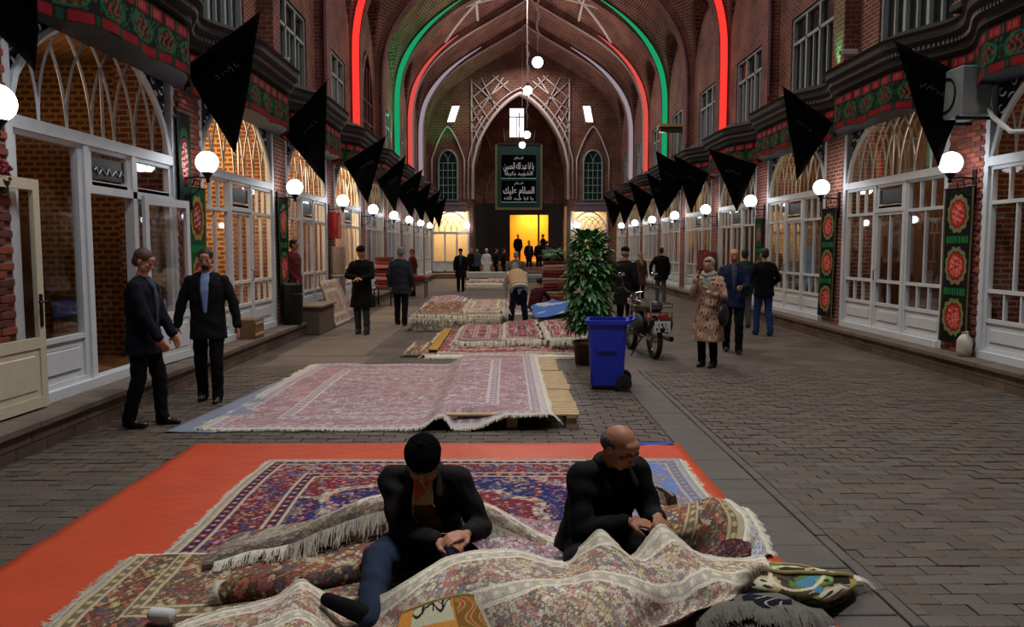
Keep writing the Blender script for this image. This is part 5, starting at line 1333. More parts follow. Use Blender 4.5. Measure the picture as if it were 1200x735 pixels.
# white thread spool
p = at(190, 722, .075); t = thing('thread_spool', 'white spool of thread lying on the front left carpet', 'spool', (p.x, p.y, .045), R_(-8))
Mx = Matrix.Translation((0, 0, .035)) @ Matrix.Rotation(R_(90), 4, 'Y')
MB().lathe([(.030, -.055), (.031, -.05), (.031, .05), (.030, .055)], 18, M=Mx).build('thread', mat('white_thread', (206, 206, 204), .8, bump=.4, bscale=300), t, smooth=True, local=True)
MB().lathe([(.012, -.062), (.022, -.062), (.022, -.05), (.014, -.05)], 14, M=Mx).build('core', BLACK, t, local=True)
# ---- D: rosy carpet on pallets
def pallet(x0, x1, y0, y1, label):
    t = thing('pallet', label, 'pallet', ((x0+x1)/2, (y0+y1)/2, 0), group='timber pallets under the rosy carpet')
    y = y0
    while y < y1 - .02: MB().bevbox(x0 + rnd.uniform(-.01, .01), x1 + rnd.uniform(-.012, .012), y, min(y + .1, y1) - .012, .125, .145, .003).build('board', PALEW, t); y += .112
    for f in (.06, .5, .94):
        xx = x0 + (x1 - x0) * f; MB().bevbox(xx - .05, xx + .05, y0, y1, .1, .125, .003).build('stringer', PALEW, t)
        for g in (.05, .5, .95): yy = y0 + (y1 - y0) * g; MB().bevbox(xx - .055, xx + .055, yy - .05, yy + .05, 0, .1, .004).build('foot_block', PALEW, t)
    return t
pallet(-.62, .72, 7.72, 9.1, 'pale timber pallet under the front right corner of the rosy carpet')
pallet(-.62, .74, 9.15, 10.5, 'pale timber pallet behind the front one, right of the rosy carpet')
pallet(-.6, .7, 10.55, 11.9, 'farthest pale timber pallet beside the rosy carpet')
t = thing('carpet', 'large rosy floral carpet spread partly over the pallets, behind the two men', 'carpet', (-1.3, 9.8, .01), group='carpets down the street')
n, m = 220, 260; P = flat(-2.86, .40, 7.62, 12.0, .02, n, m)
X = P[..., 0]; Yc = P[..., 1]
st = 1 / (1 + np.exp(-(X + .75) * 22)); P[..., 2] = .022 + .142 * st + .01 * np.sin(Yc * 2) * (1 - st); P[..., 0] -= (12 - Yc) * .0 + .12 * (1 - (Yc - 7.6) / 4.4) * (X < -2.4)
fr_ = np.clip((7.95 - Yc) / .33, 0, 1) * np.clip((X + .05) / .3, 0, 1); P[..., 2] -= .0 * fr_
lipf = np.clip((7.85 - Yc) / .2, 0, 1) * np.clip((X + .62) / .1, 0, 1) * np.clip((.0 - X) / .3, 0, 1); P[..., 2] = P[..., 2] * (1 - lipf) + .03 * lipf
P = bumpy(P, .006, 5, 16); P[..., 2] += .012 * np.maximum(0, np.sin(X * 2.2 + Yc * 1.1)) ** 8
U, V = UVg(n, m, 3.26, 4.38); rug_piece('pile', P, rug_design(U, V, 3.26, 4.38, dict(ROS, ct=.5), 31, .62, 1.1), t)
fringe(P[:, 0, :], (-1, 0, 0), t, .12, 200, seed=31, r=.004); fringe(P[:, -1, :], (1, 0, -.1), t, .13, 220, seed=32, r=.004); fringe(P[0, :, :], (0, -1, -.2), t, .035, 200, seed=33, r=.003)
# grey-blue tarpaulin edge left of it
P = flat(-3.3, -2.8, 7.55, 10.6, .012, 30, 12); P[..., 0] += np.linspace(0, .28, 30)[:, None]; P = bumpy(P, .004, 9, 17)
o = MB().grid(P).build('tarpaulin', mat('grey_blue_tarp', (120, 128, 146), .5, var=.2), smooth=True); md = o.modifiers.new('t', 'SOLIDIFY'); md.thickness = .003
tag(o, 'grey-blue tarpaulin edge lying left of the rosy carpet', 'tarpaulin')
# ---- stacks farther on
def stack(label, x0, x1, y0, y1, z0, layers, p, seed, bw=.4, fr=True, th=.045, wav=.02, topn=(70, 90), group='carpets down the street', name='carpet', tilt=0, frc=None):
    t = thing(name, label, 'carpet', ((x0+x1)/2, (y0+y1)/2, z0), group=group); g = random.Random(seed)
    for i in range(layers):
        dx = g.uniform(-.05, .05); dy = g.uniform(-.05, .05); za = z0 + th * i
        if i == layers - 1:
            n, m = topn; P = flat(x0+dx, x1+dx, y0+dy, y1+dy, za + th, n, m); P = bumpy(P, wav, 4, seed); P[..., 2] += tilt * (P[..., 0] - x0)
            e = np.minimum(np.minimum(P[..., 0] - x0 - dx, x1 + dx - P[..., 0]), np.minimum(P[..., 1] - y0 - dy, y1 + dy - P[..., 1])); P[..., 2] -= np.clip(1 - e / .08, 0, 1) ** 2 * th * .8
            U, V = UVg(n, m, x1 - x0, y1 - y0); rug_piece('pile', P, rug_design(U, V, x1 - x0, y1 - y0, p, seed, bw, 1.3), t, thick=.03)
            if fr: fringe(P[0], (0, -1, -.4), t, .14, 90, seed=seed, r=.007, m=frc); fringe(P[:, 0], (-1, 0, -.4), t, .1, 60, seed=seed+1, r=.007, m=frc); fringe(P[:, -1], (1, 0, -.4), t, .1, 60, seed=seed+2, r=.007, m=frc)
        else:
            n, m = 10, 60; pts = []
            mb = MB(); P = np.zeros((6, m, 3))
            for r_, (yo, zo) in enumerate(((.3, 0), (0, .0), (-.03, th*.3), (-.03, th*.7), (0, th), (y1-y0, th))):
                P[r_, :, 0] = np.linspace(x0+dx, x1+dx, m); P[r_, :, 1] = y0+dy+yo + .015*np.sin(np.linspace(0, 9, m)+i); P[r_, :, 2] = za + zo
            Q = np.zeros((m, 2, 3)); o = mb.grid(P).build('folded_layer', FR_W if (p is not CRM and p is not RED) else DBACK if i % 2 else FR_W, t, smooth=True); mdd = o.modifiers.new('t', 'SOLIDIFY'); mdd.thickness = .01
            if fr: fringe(P[2], (0, -1, -.5), t, .09, 80, seed=seed+10+i, r=.006, m=frc)
    return t
stack('red and crimson carpet spread on a low pile, left of the blue bin', -1.3, 1.25, 12.7, 16.4, 0, 2, CRM, 41, .5, wav=.012)
stack('small pink-brown carpet roll at the near left corner of the red carpets', -1.75, -1.3, 12.9, 14.2, 0, 1, BRN, 42, .12, fr=False, th=.1, wav=.005, topn=(30, 20))
stack('slate blue and red carpet folded on top of the red carpets', -.85, .0, 13.6, 16.4, .118, 2, dict(CRM, field=lin((84, 84, 116)), border=lin((120, 90, 110))), 43, .35, wav=.02)
stack('rose red folded carpet draped below the stooping man in the vest', -.0, .62, 13.7, 16.6, .125, 3, CRM, 44, .22, wav=.035, tilt=.02)
stack('heaped crimson carpets with cream ends left of the blue bin', .75, 1.6, 13.3, 16.3, .12, 4, CRM, 45, .24, wav=.035, tilt=.06)
# yellow-edged fold
P = flat(-1.28, -1.12, 12.75, 16.2, .135, 40, 6); P = bumpy(P, .01, 6, 4); o = MB().grid(P).build('yellow_fringed_edge', mat('mustard_wool', (170, 128, 34), .9, var=.3, scale=30, bump=.5), smooth=True); tag(o, 'mustard yellow carpet edge at the left of the red carpets', 'carpet edge'); md = o.modifiers.new('t', 'SOLIDIFY'); md.thickness = .012
stack('thick pile of brown carpets with shaggy cream fringe, left of the stooping man', -2.05, -.12, 17.0, 20.5, 0, 7, BRN, 46, .3, th=.055, wav=.02)
stack('pale folded carpet on the right half of the fringed pile', -.95, .0, 17.1, 20.2, .415, 1, BEI, 47, .2, th=.05, wav=.03, topn=(50, 40))
stack('pale grey-pink carpet folded high at the far left of the fringed pile', -2.1, -1.2, 20.8, 23.4, 0, 6, ROS, 48, .2, th=.06, wav=.03, topn=(40, 40))
stack('thin rosy carpet lying beyond the fringed pile', -1.2, 1.0, 21.0, 26.0, 0, 2, dict(ROS, border=lin((140, 60, 66))), 49, .4, th=.05)
stack('folded cream carpet laid low in front of the steps', -1.7, .3, 33.5, 35.5, 0, 3, BEI, 50, .2, th=.13, topn=(30, 40), frc=FR_W)
stack('brown-red carpet spread left of the low cream one', .2, 1.6, 25.0, 27.5, 0, 2, CRM, 51, .2, th=.05, topn=(40, 40))
# blue plastic sheet with white
P = flat(.6, 1.9, 17.2, 20.4, .30, 40, 40); P = bumpy(P, .05, 4, 9); P[..., 2] += .12 * (P[..., 0] - .6); P[..., 2] = np.maximum(P[..., 2], .05)
o = MB().grid(P).build('plastic_sheet', RUGM, smooth=True); C = np.zeros((40, 40, 3)); C[:] = L3(70, 110, 176); C[bumpy(P.copy(), 1, 3, 5)[..., 2] > .9] = L3(176, 186, 200); set_cols(o, C)
tag(o, 'crumpled blue and white plastic sheet behind the crimson carpets', 'plastic sheet'); md = o.modifiers.new('t', 'SOLIDIFY'); md.thickness = .01
stack('plain carpet pile hidden under the crumpled blue sheet', .65, 1.85, 17.3, 20.3, 0, 4, BEI, 52, .2, th=.06, fr=False, topn=(20, 20), wav=.01)
# tall stack of folded carpets behind the plants
p = at(650, 352, 0); t = thing('carpet_stack', 'tall stack of folded red, pink and cream carpets under the ferns', 'carpet stack', (p.x, p.y, 0))
FS = [mat('folded_%s_carpet' % n, c, .9, var=.45, scale=22, bump=.6) for n, c in (('red', (124, 40, 44)), ('pink', (160, 104, 100)), ('cream', (176, 156, 132)), ('maroon', (84, 30, 34)))]
for i in range(12):
    dx = rnd.uniform(-.04, .04); z = .11 * i; rows_ = []
    rows_ = [[[p.x + dx - .42 + .84 * f, p.y - .3 + yo + .02*math.sin(f*6+i), z + zo + .01*math.sin(f*5+i)] for f in np.linspace(0, 1, 8)] for yo, zo in ((.6, .0), (.05, .0), (-.02, .02), (-.04, .055), (-.02, .09), (.05, .11), (.6, .11))]
    o = MB().grid(surf(rows_, 26, 30)).build('folded_carpet', [FS[i % 4], FS[(i+1) % 4]], t, smooth=True); md = o.modifiers.new('t', 'SOLIDIFY'); md.thickness = .02
# ================================================================= people
V3 = Vector
SKIN = mat('skin', (176, 122, 94), .55, var=.12, scale=18, spec=.35); SKIN2 = mat('tan_skin', (156, 104, 78), .55, var=.12, scale=18, spec=.35)
HAIRB = mat('black_hair', (20, 16, 15), .6, var=.3, scale=40, bump=.5, bscale=160); HAIRG = mat('grey_hair', (120, 116, 112), .7, var=.3, scale=40, bump=.5, bscale=160); HAIRBR = mat('brown_hair', (74, 42, 28), .6, var=.3, scale=40, bump=.4, bscale=160)
EYE = mat('eye_white', (190, 186, 180), .3, var=0); IRIS = mat('dark_iris', (24, 16, 12), .25, var=0)
SHOE = mat('black_leather', (18, 16, 15), .35, var=.2)
def cloth(n, c, **k): return mat('cloth_' + n, c, k.pop('rough', .85), var=.2, scale=12, bump=.35, bscale=180, spec=.15, **k)
class Prims:
    """union of rounded solids, fused to one continuous skin by voxel remeshing"""
    def __init__(s): s.mb = MB()
    def ell(s, c, r, Rm=None, n=18): s.mb.sphere(tuple(c), 1.0, n, n * 2 // 3, sc=tuple(r), Rm=Rm); return s
    def cap(s, a, b, ra, rb=None, n=12):
        rb = ra if rb is None else rb; a = V3(a); b = V3(b); d = b - a
        if d.length < 1e-5: return s.ell(a, (ra,) * 3)
        k = 5; pts = []; rs = []; t = d.normalized()
        for i in range(k): th = math.pi / 2 * (i + .35) / k; pts.append(a - t * ra * math.cos(th)); rs.append(ra * math.sin(th))
        pts.append(a); rs.append(ra); pts.append(b); rs.append(rb)
        for i in reversed(range(k)): th = math.pi / 2 * (i + .35) / k; pts.append(b + t * rb * math.cos(th)); rs.append(rb * math.sin(th))
        s.mb.tube(pts, rs, n); return s
    def chain(s, pts, rs, n=12):
        for i in range(len(pts) - 1): s.cap(pts[i], pts[i+1], rs[i], rs[i+1], n)
        return s
    def loft(s, rings, n=20, pw=2.4):
        """rings: (centre, rx, ry, side, fwd)"""
        vs = []; N = len(rings)
        for c, rx, ry, sd, fw in rings:
            for k in range(n):
                a = 2 * math.pi * k / n; ca, sa = math.cos(a), math.sin(a); e = 2 / pw
                vs.append(V3(c) + V3(sd) * rx * math.copysign(abs(ca) ** e, ca) + V3(fw) * ry * math.copysign(abs(sa) ** e, sa))
        fs = [(i*n+k, i*n+(k+1) % n, (i+1)*n+(k+1) % n, (i+1)*n+k) for i in range(N-1) for k in range(n)] + [tuple(reversed(range(n))), tuple(range((N-1)*n, N*n))]
        s.mb.add(vs, fs); return s
    def build(s, name, m, parent, vox=.012, smooth=6, wr=0, wrs=14, seed=0, cut=None):
        me = bpy.data.meshes.new('tmp'); me.from_pydata([tuple(v) for v in s.mb.v], [], s.mb.f)
        o = bpy.data.objects.new('tmp', me)
        md = o.modifiers.new('r', 'REMESH'); md.mode = 'VOXEL'; md.voxel_size = vox; md.use_smooth_shade = True
        if smooth: md = o.modifiers.new('s', 'SMOOTH'); md.factor = .5; md.iterations = smooth
        out = evaluated_mesh(o); bpy.data.objects.remove(o)
        out.name = name; out.materials.clear()
        for q_ in (m if isinstance(m, (list, tuple)) else [m]): out.materials.append(q_)
        n = len(out.vertices); co = np.zeros(n * 3); out.vertices.foreach_get('co', co); co = co.reshape(-1, 3)
        if wr:
            no = np.zeros(n * 3); out.vertices.foreach_get('normal', no); no = no.reshape(-1, 3)
            x, y, z = (co * wrs).T; f = np.sin(x + 1.7 * np.sin(z * .9 + seed)) * np.sin(z * 1.6 + 1.3 * np.sin(y + x * .5 + seed)) + .5 * np.sin(z * 3.1 + x * 1.3 + 2 * np.sin(y * 1.9))
            co = co + no * (f * wr)[:, None]
        out.vertices.foreach_set('co', co.ravel()); 
        if cut is not None:
            import bmesh as bmm
            b = bmm.new(); b.from_mesh(out); kill = [v for v in b.verts if cut(v.co)]; bmm.ops.delete(b, geom=kill, context='VERTS'); b.to_mesh(out); b.free()
        out.polygons.foreach_set('use_smooth', [True] * len(out.polygons)); out.update()
        o = bpy.data.objects.new(name, out); link(o, parent); return o
def ik(a, c, l1, l2, pole):
    """middle joint of a two-bone chain from a towards c"""
    a = V3(a); c = V3(c); d = c - a; L = d.length
    if L > (l1 + l2) * .995: c = a + d.normalized() * (l1 + l2) * .995; d = c - a; L = d.length
    x = (l1*l1 - l2*l2 + L*L) / (2*L); h = math.sqrt(max(0, l1*l1 - x*x)); t = d.normalized(); p = V3(pole); p = (p - t * p.dot(t)).normalized()
    return a + t * x + p * h, c
def hand(pr, wrist, dirv, palmn, s=1.0, curl=.5, side=1, near=False):
    """palm plus five fingers; dirv: towards the fingertips, palmn: palm normal"""
    d = V3(dirv).normalized(); n = V3(palmn); n = (n - d * n.dot(d)).normalized(); w = d.cross(n) * side
    R3 = Matrix((w, d, n)).transposed(); c = V3(wrist) + d * .048 * s
    pr.ell(c, (.040 * s, .050 * s, .017 * s), R3, 14)
    fr = .0092 * s if near else .0105 * s
    for i, (off, ln) in enumerate(((.030, .070), (.011, .078), (-.010, .073), (-.028, .058))):
        b = V3(wrist) + d * .082 * s + w * off * s; a0 = curl * (.7 + .1 * i); p = b; dd = d.copy(); pts = [V3(wrist) + d * .045 * s + w * off * .8 * s, b]
        for q_, f in enumerate((.45, .32, .23)):
            an = a0 * (q_ + .6) * .8; dd = d * math.cos(an) + n * math.sin(an) + w * off * .8; p = p + dd.normalized() * ln * f * s; pts.append(p)
        pr.chain(pts, [fr * 1.1, fr * 1.05, fr, fr * .92, fr * .8], 8)
    b = V3(wrist) + d * .02 * s + w * .028 * s; pr.chain([b, b + (w * .8 + d * .7 + n * .3).normalized() * .034 * s, b + (w * .55 + d * 1.1 + n * .7).normalized() * .066 * s, b + (w * .25 + d * 1.2 + n * 1.0).normalized() * .088 * s], [.014 * s, .0125 * s, .011 * s, .009 * s], 8)
def head(pr, c, R3, s=1.0, near=False):
    """face looks along -Y of R3"""
    P_ = lambda x, y, z: V3(c) + R3 @ V3((x * s, y * s, z * s)); E = lambda x, y, z, r, **k: pr.ell(P_(x, y, z), tuple(q_ * s for q_ in r), R3, **k)
    E(0, .012, .03, (.077, .095, .088)); E(0, -.02, -.015, (.066, .070, .085)); E(0, -.035, -.065, (.047, .045, .042)); E(0, -.052, -.088, (.026, .024, .020))
    for sx in (-1, 1): E(sx*.04, -.045, -.045, (.03, .035, .042)); E(sx*.046, -.066, -.008, (.022, .018, .016)); E(sx*.03, -.082, .028, (.026, .012, .009)); E(sx*.079, .012, -.005, (.010, .018, .032)); E(sx*.014, -.097, -.022, (.010, .010, .009))
    pr.cap(P_(0, -.088, .022), P_(0, -.108, -.018), .009 * s, .0135 * s, 8); E(0, -.088, -.05, (.024, .012, .007)); E(0, -.084, -.062, (.020, .012, .008)); E(0, -.055, .055, (.055, .04, .035))
def person(name_label, loc, rot, H=1.74, outfit=None, pose=None, vox=.013, group=None, skin=SKIN, hair=HAIRB, cap=None, extra=None):
    """standing/walking figure facing local -Y"""
    o_ = dict(jacket=None, jlen=.80, trousers=None, shirt=None, shoes=SHOE, skirt=None, open=False, vest=None); o_.update(outfit or {})
    q = dict(stride=0, lean=0, turn=0, hp=0, hy=0, L=None, R=None, LP=None, RP=None, curl=.5, bend=0, LH=None, RH=None); q.update(pose or {})
    t = thing('person', name_label, 'person', loc, rot, group); k = H / 1.75; s = k
    far = vox > .018
    pel = V3((0, 0, .93 * k)); st = q['stride']
    up = V3((0, -math.sin(q['lean']), math.cos(q['lean']))); fw = V3((0, -math.cos(q['lean']), -math.sin(q['lean']))); sd = V3((1, 0, 0))
    if q['turn']: rz = Matrix.Rotation(q['turn'], 3, 'Z'); sd = rz @ sd; fw = rz @ fw; up = rz @ up
    if q['lean'] > .5: pel = pel + V3((0, .16, -.03)) * k
    hips = [pel + V3((sx * .092 * k, 0, -.03 * k)) for sx in (1, -1)]
    ank = [V3((.10 * k, -st * .55, .085 * k)), V3((-.10 * k, st * .55, .085 * k + .05 * abs(st)))]
    if q.get('ank'): ank = [V3(a) * k for a in q['ank']]
    legs = []
    for h, a in zip(hips, ank): l_ = max(.405 * k, (a - h).length / 2 * 1.003); kn, a2 = ik(h, a, l_, l_, (0, -1, 0)); legs.append((h, kn, a2))
    B = lambda u, x=0, y=0: pel + up * u * k + sd * x * k + fw * y * k
    neck = B(.55, 0, .01); hc = B(.70, 0, .03) ; 
    sh = [B(.475, .185), B(.475, -.185)]
    wr_ = []; 
    arms = []
    for i, (sx, key, pk) in enumerate(((1, 'L', 'LP'), (-1, 'R', 'RP'))):
        w = q[key]; 
        if w is None: w = sh[i] + V3((sx * .07, -.05 + (.16 * st * (1 if i == 0 else -1)), -.52)) * k if q['lean'] < .5 else sh[i] + V3((0, -.12, -.5)) * k
        else: w = V3(w) * k
        pole = q[pk] or (sx * .5, 1, -.2); e, w = ik(sh[i], w, .29 * k, .26 * k, pole); arms.append((sh[i], e, w))
    RH = Matrix.Rotation(q['hy'], 3, 'Z') @ Matrix.Rotation(q['hp'] + q['lean'] * .6, 3, 'X')
    if q['turn']: RH = Matrix.Rotation(q['turn'], 3, 'Z') @ RH
    # body: one continuous skin
    b = Prims(); torso = [(0.0, .135, .095), (.10, .125, .085), (.22, .125, .088), (.36, .15, .10), (.46, .155, .085), (.53, .09, .06)]
    b.loft([(B(u), rx * k, ry * k, sd, fw) for u, rx, ry in torso]); b.cap(B(.50), B(.62, 0, .02), .058 * k, .052 * k)
    head(b, hc, RH, s * .97)
    for h, kn, a in legs: b.chain([h, kn, a], [.075 * k, .052 * k, .036 * k]); b.cap(a + V3((0, .02, -.045)) * k, a + V3((0, -.12, -.055)) * k, .028 * k, .024 * k)
    for i, (a, e, w) in enumerate(arms):
        b.chain([a, e, w], [.045 * k, .038 * k, .026 * k]); sx = 1 if i == 0 else -1
        d = (w - e).normalized(); hn = q['LH' if i == 0 else 'RH']
        hand(b, w, d if not hn else V3(hn[0]), (V3((-sx, 0, 0)) if abs(d.x) < .7 else V3((0, 0, -1))) if not hn else V3(hn[1]), s, q['curl'], sx if True else 1)
    b.build('body', skin, t, vox if not far else .02, 3)
    # trousers
    if o_['trousers']:
        b = Prims(); b.loft([(B(-.06), .15*k, .11*k, sd, V3((0, -1, 0))), (B(.03), .158*k, .115*k, sd, fw), (B(.14), .145*k, .105*k, sd, fw)])
        for h, kn, a in legs: b.chain([h, kn, a + V3((0, .01, .0)) * k], [.098*k, .075*k, .062*k]); b.cap(a + V3((0, .005, .02)), a + V3((0, -.01, -.035)) * k, .062*k, .064*k)
        b.build('trousers', o_['trousers'], t, vox, 3, .004, 16, 1)
    # upper garment
    if o_['jacket']:
        L = o_['jlen']; bot = .93 - L    # jlen: hem height over the ground in units of H/1.75
        b = Prims(); hem = -(.93 - L); rings = []
        fl = o_.get('flare', 1.0)
        if hem < -.2:
            rings.append((pel + V3((0, 0, hem * k)), .235*k*fl, (.185 + abs(st)*.35)*k*fl, sd, V3((0, -1, 0)) if q['lean'] < .5 else fw)); rings.append((pel + V3((0, 0, hem * .5 * k)), .215*k*(1+fl)/2, (.17 + abs(st)*.2)*k*(1+fl)/2, sd, fw))
        else: rings.append((pel + up * (hem - .07) * k, .205*k, (.148+abs(st)*.1)*k, sd, fw))
        rings += [(B(u), rx*k, ry*k, sd, fw) for u, rx, ry in ((0.02, .196, .145), (.16, .188, .14), (.30, .198, .146), (.42, .208, .138), (.485, .175, .105), (.545, .095, .075))]
        b.loft(rings)
        for a, e, w in arms: b.chain([a - up * .01, e, w - (w - e).normalized() * .01], [.064*k, .060*k, .050*k])
        b.cap(B(.50, -.1), B(.50, .1), .06*k)
        b.build('jacket' if L < .99 and L > .6 else 'coat', o_['jacket'], t, vox, 3, .005, 13, 2)
        # collar and lapels
        cm = o_.get('collar') or o_['jacket']
        b = Prims(); pts = [B(.545, math.cos(a) * .075, math.sin(a) * .062 + .012) for a in np.linspace(-.2 + math.pi * 1.0, 2 * math.pi + .2, 9)]
        b.chain(pts, [.018*k] * 9, 8); 
        if o_['shirt']:
            for sx in (-1, 1): b.chain([B(.545, sx*.06, .05), B(.44, sx*.068, .128), B(.14, sx*.035, .142)], [.017*k, .022*k, .012*k], 8)
        b.build('collar', cm, t, min(vox, .012), 2)
    if o_['shirt']:
        b = Prims(); b.loft([(B(.10, 0, .130), .020*k, .018*k, sd, fw), (B(.24, 0, .138), .034*k, .018*k, sd, fw), (B(.36, 0, .138), .05*k, .020*k, sd, fw), (B(.47, 0, .105), .055*k, .026*k, sd, fw), (B(.555, 0, .05), .045*k, .034*k, sd, fw)]); 
        for sx in (-1, 1): b.chain([B(.57, sx*.05, .01), B(.535, sx*.02, .075)], [.014*k, .012*k], 8)
        b.build('shirt', o_['shirt'], t, min(vox, .012), 2)
    for h, kn, a in legs:
        b = Prims(); b.cap(a + V3((0, .035, -.05)) * k, a + V3((0, -.05, -.045)) * k, .040*k, .042*k); b.cap(a + V3((0, -.05, -.05)) * k, a + V3((0, -.15, -.06)) * k, .042*k, .028*k)
        b.build('shoe', o_['shoes'], t, min(vox, .014), 2, cut=None)
    hp = lambda x, y, z: hc + RH @ V3((x*s, y*s, z*s))
    if hair and not cap:
        b = Prims(); style = o_.get('hair', 'short')
        if style == 'short': b.ell(hp(0, .022, .045), (.083*s, .098*s, .086*s), RH); b.ell(hp(0, .05, -.01), (.076*s, .06*s, .07*s), RH)
        if style == 'bald':
            b.ell(hp(0, .042, .0), (.083*s, .078*s, .055*s), RH)
        b.build('hair', hair, t, min(vox, .011), 3)
    if cap:
        b = Prims(); b.ell(hp(0, .012, .065), (.090*s, .104*s, .062*s), RH); b.ell(hp(0, .012, .085), (.085*s, .098*s, .055*s), RH)
        b.build('cap', cap, t, min(vox, .011), 3)
        if hair: b = Prims(); b.ell(hp(0, .048, .0), (.078*s, .062*s, .065*s), RH); b.build('hair', hair, t, min(vox, .012), 3)
    if not far:
        for sx in (-1, 1):
            MB().sphere(tuple(hp(sx*.031, -.082, .008)), 1, 8, 6, Rm=RH, sc=(.0125*s, .006*s, .006*s)).build('eye', IRIS, t, smooth=True, local=True)
    if o_.get('beard'): b = Prims(); b.ell(hp(0, -.05, -.075), (.05*s, .045*s, .034*s), RH); b.ell(hp(0, -.088, -.044), (.028*s, .018*s, .006*s), RH); b.build('beard', hair, t, .011, 2)
    if extra: extra(t, dict(B=B, hp=hp, RH=RH, arms=arms, legs=legs, k=k, up=up, fw=fw, sd=sd, pel=pel, vox=vox))
    return t
navy = cloth('navy', (18, 20, 32)); blk = cloth('black', (10, 10, 12)); blk2 = cloth('charcoal', (19, 19, 22)); slate = cloth('slate', (44, 52, 58)); dgreen = cloth('dark_green', (30, 54, 44)); jean = cloth('denim', (34, 56, 100)); jeand = cloth('dark_denim', (24, 32, 50))
ltb = cloth('light_blue', (120, 146, 186)); greyb = cloth('grey_blue', (58, 68, 80)); maroon = cloth('maroon', (92, 32, 36)); beige = cloth('beige', (178, 148, 112)); whc = cloth('white', (190, 188, 184)); brn = cloth('brown', (80, 58, 44)); greyt = cloth('grey', (84, 84, 86)); navyb = cloth('navy_blue', (26, 34, 58))
def g_(px, py): p = at(px, py, 0); return (p.x, p.y, 0)
def gz(px, py, z): p = at(px, py, z); return (p.x, p.y, z)
FACE = lambda deg: R_(deg)      # 0: towards the camera, 90: towards the right of the picture
person('man in a black suit, head bowed, walking right past the open left doorway', g_(172, 500), FACE(92), 1.76, dict(jacket=navy, trousers=blk, shirt=greyb, jlen=.80), dict(stride=.22, hp=.5, R=(-.19, -.24, .86), L=(.15, -.24, .88)), .009, hair=HAIRBR)
person('bearded man in a black suit and light blue shirt at the left', g_(247, 470), FACE(8), 1.76, dict(jacket=blk2, trousers=blk, shirt=ltb, jlen=.80, beard=True), dict(stride=.16, hp=.22, L=(.34, -.05, .84), R=(-.34, -.02, .86), LP=(1, .3, 0), RP=(-1, .3, 0)), .009)
person('man in a long black coat and flat cap looking down at his joined hands', g_(425, 392), FACE(-4), 1.80, dict(jacket=blk, trousers=cloth('dark_grey', (52, 54, 58)), shirt=None, jlen=.55), dict(stride=.1, hp=.5, L=(.03, -.30, 1.12), R=(-.03, -.30, 1.14), LP=(1, .2, -.4), RP=(-1, .2, -.4)), .012, cap=blk, hair=HAIRG)
person('man in a dark grey suit seen from behind, left of the carpet piles', g_(470, 381), FACE(172), 1.78, dict(jacket=slate, trousers=blk2, jlen=.78), dict(stride=.12, hp=.25, hy=.5), .013, hair=HAIRG)
person('youth in a maroon sweater and jeans leaning in the shop doorway', (-4.33, 16.2, KH), FACE(78), 1.66, dict(jacket=maroon, trousers=jeand, jlen=.88), dict(stride=.12, hp=.3, L=(.12, -.1, .9), R=(-.12, -.1, .9)), .012)
person('man in a black coat and cap walking up the middle of the street', g_(540, 342), FACE(0), 1.72, dict(jacket=blk, trousers=blk, jlen=.6, shirt=greyb), dict(stride=.15, hp=.2), .02, cap=blk, hair=None)
person('woman in a pale headscarf and long patterned coat talking on a phone', g_(829, 430), FACE(-28), 1.62, None, None) if False else None
person('bald man in a navy jacket standing behind the woman on the phone', g_(858, 413), FACE(-14), 1.76, dict(jacket=navyb, trousers=blk, jlen=.84, shirt=greyb, hair='bald'), dict(stride=.25, hp=.25, L=(.12, -.34, 1.12), R=(-.2, -.36, 1.16), LP=(.4, .4, -1), RP=(-.4, .2, -1)), .012, hair=HAIRB, skin=SKIN)
person('man in a dark green jacket and grey trousers seen from behind', g_(871, 384), FACE(176), 1.74, dict(jacket=dgreen, trousers=greyt, jlen=.82), dict(stride=.06), .014)
person('man in a black jacket and blue jeans seen from behind, walking away', g_(894, 393), FACE(188), 1.76, dict(jacket=blk, trousers=jean, jlen=.86, collar=greyb), dict(stride=.2, L=(.28, -.22, 1.05), R=(-.26, -.2, 1.0), hp=.1), .013)
person('man in a black coat walking away beyond the motorcycle', g_(774, 354), FACE(180), 1.78, dict(jacket=blk, trousers=greyt, jlen=.72), dict(stride=.1, L=(.32, -.05, .9), LP=(1, .4, 0)), .017)
person('man in a black coat and round black cap standing beside the motorcycle', g_(731, 392), FACE(150), 1.78, dict(jacket=blk2, trousers=blk, jlen=.6), dict(hp=.1), .014, cap=blk, hair=HAIRG)
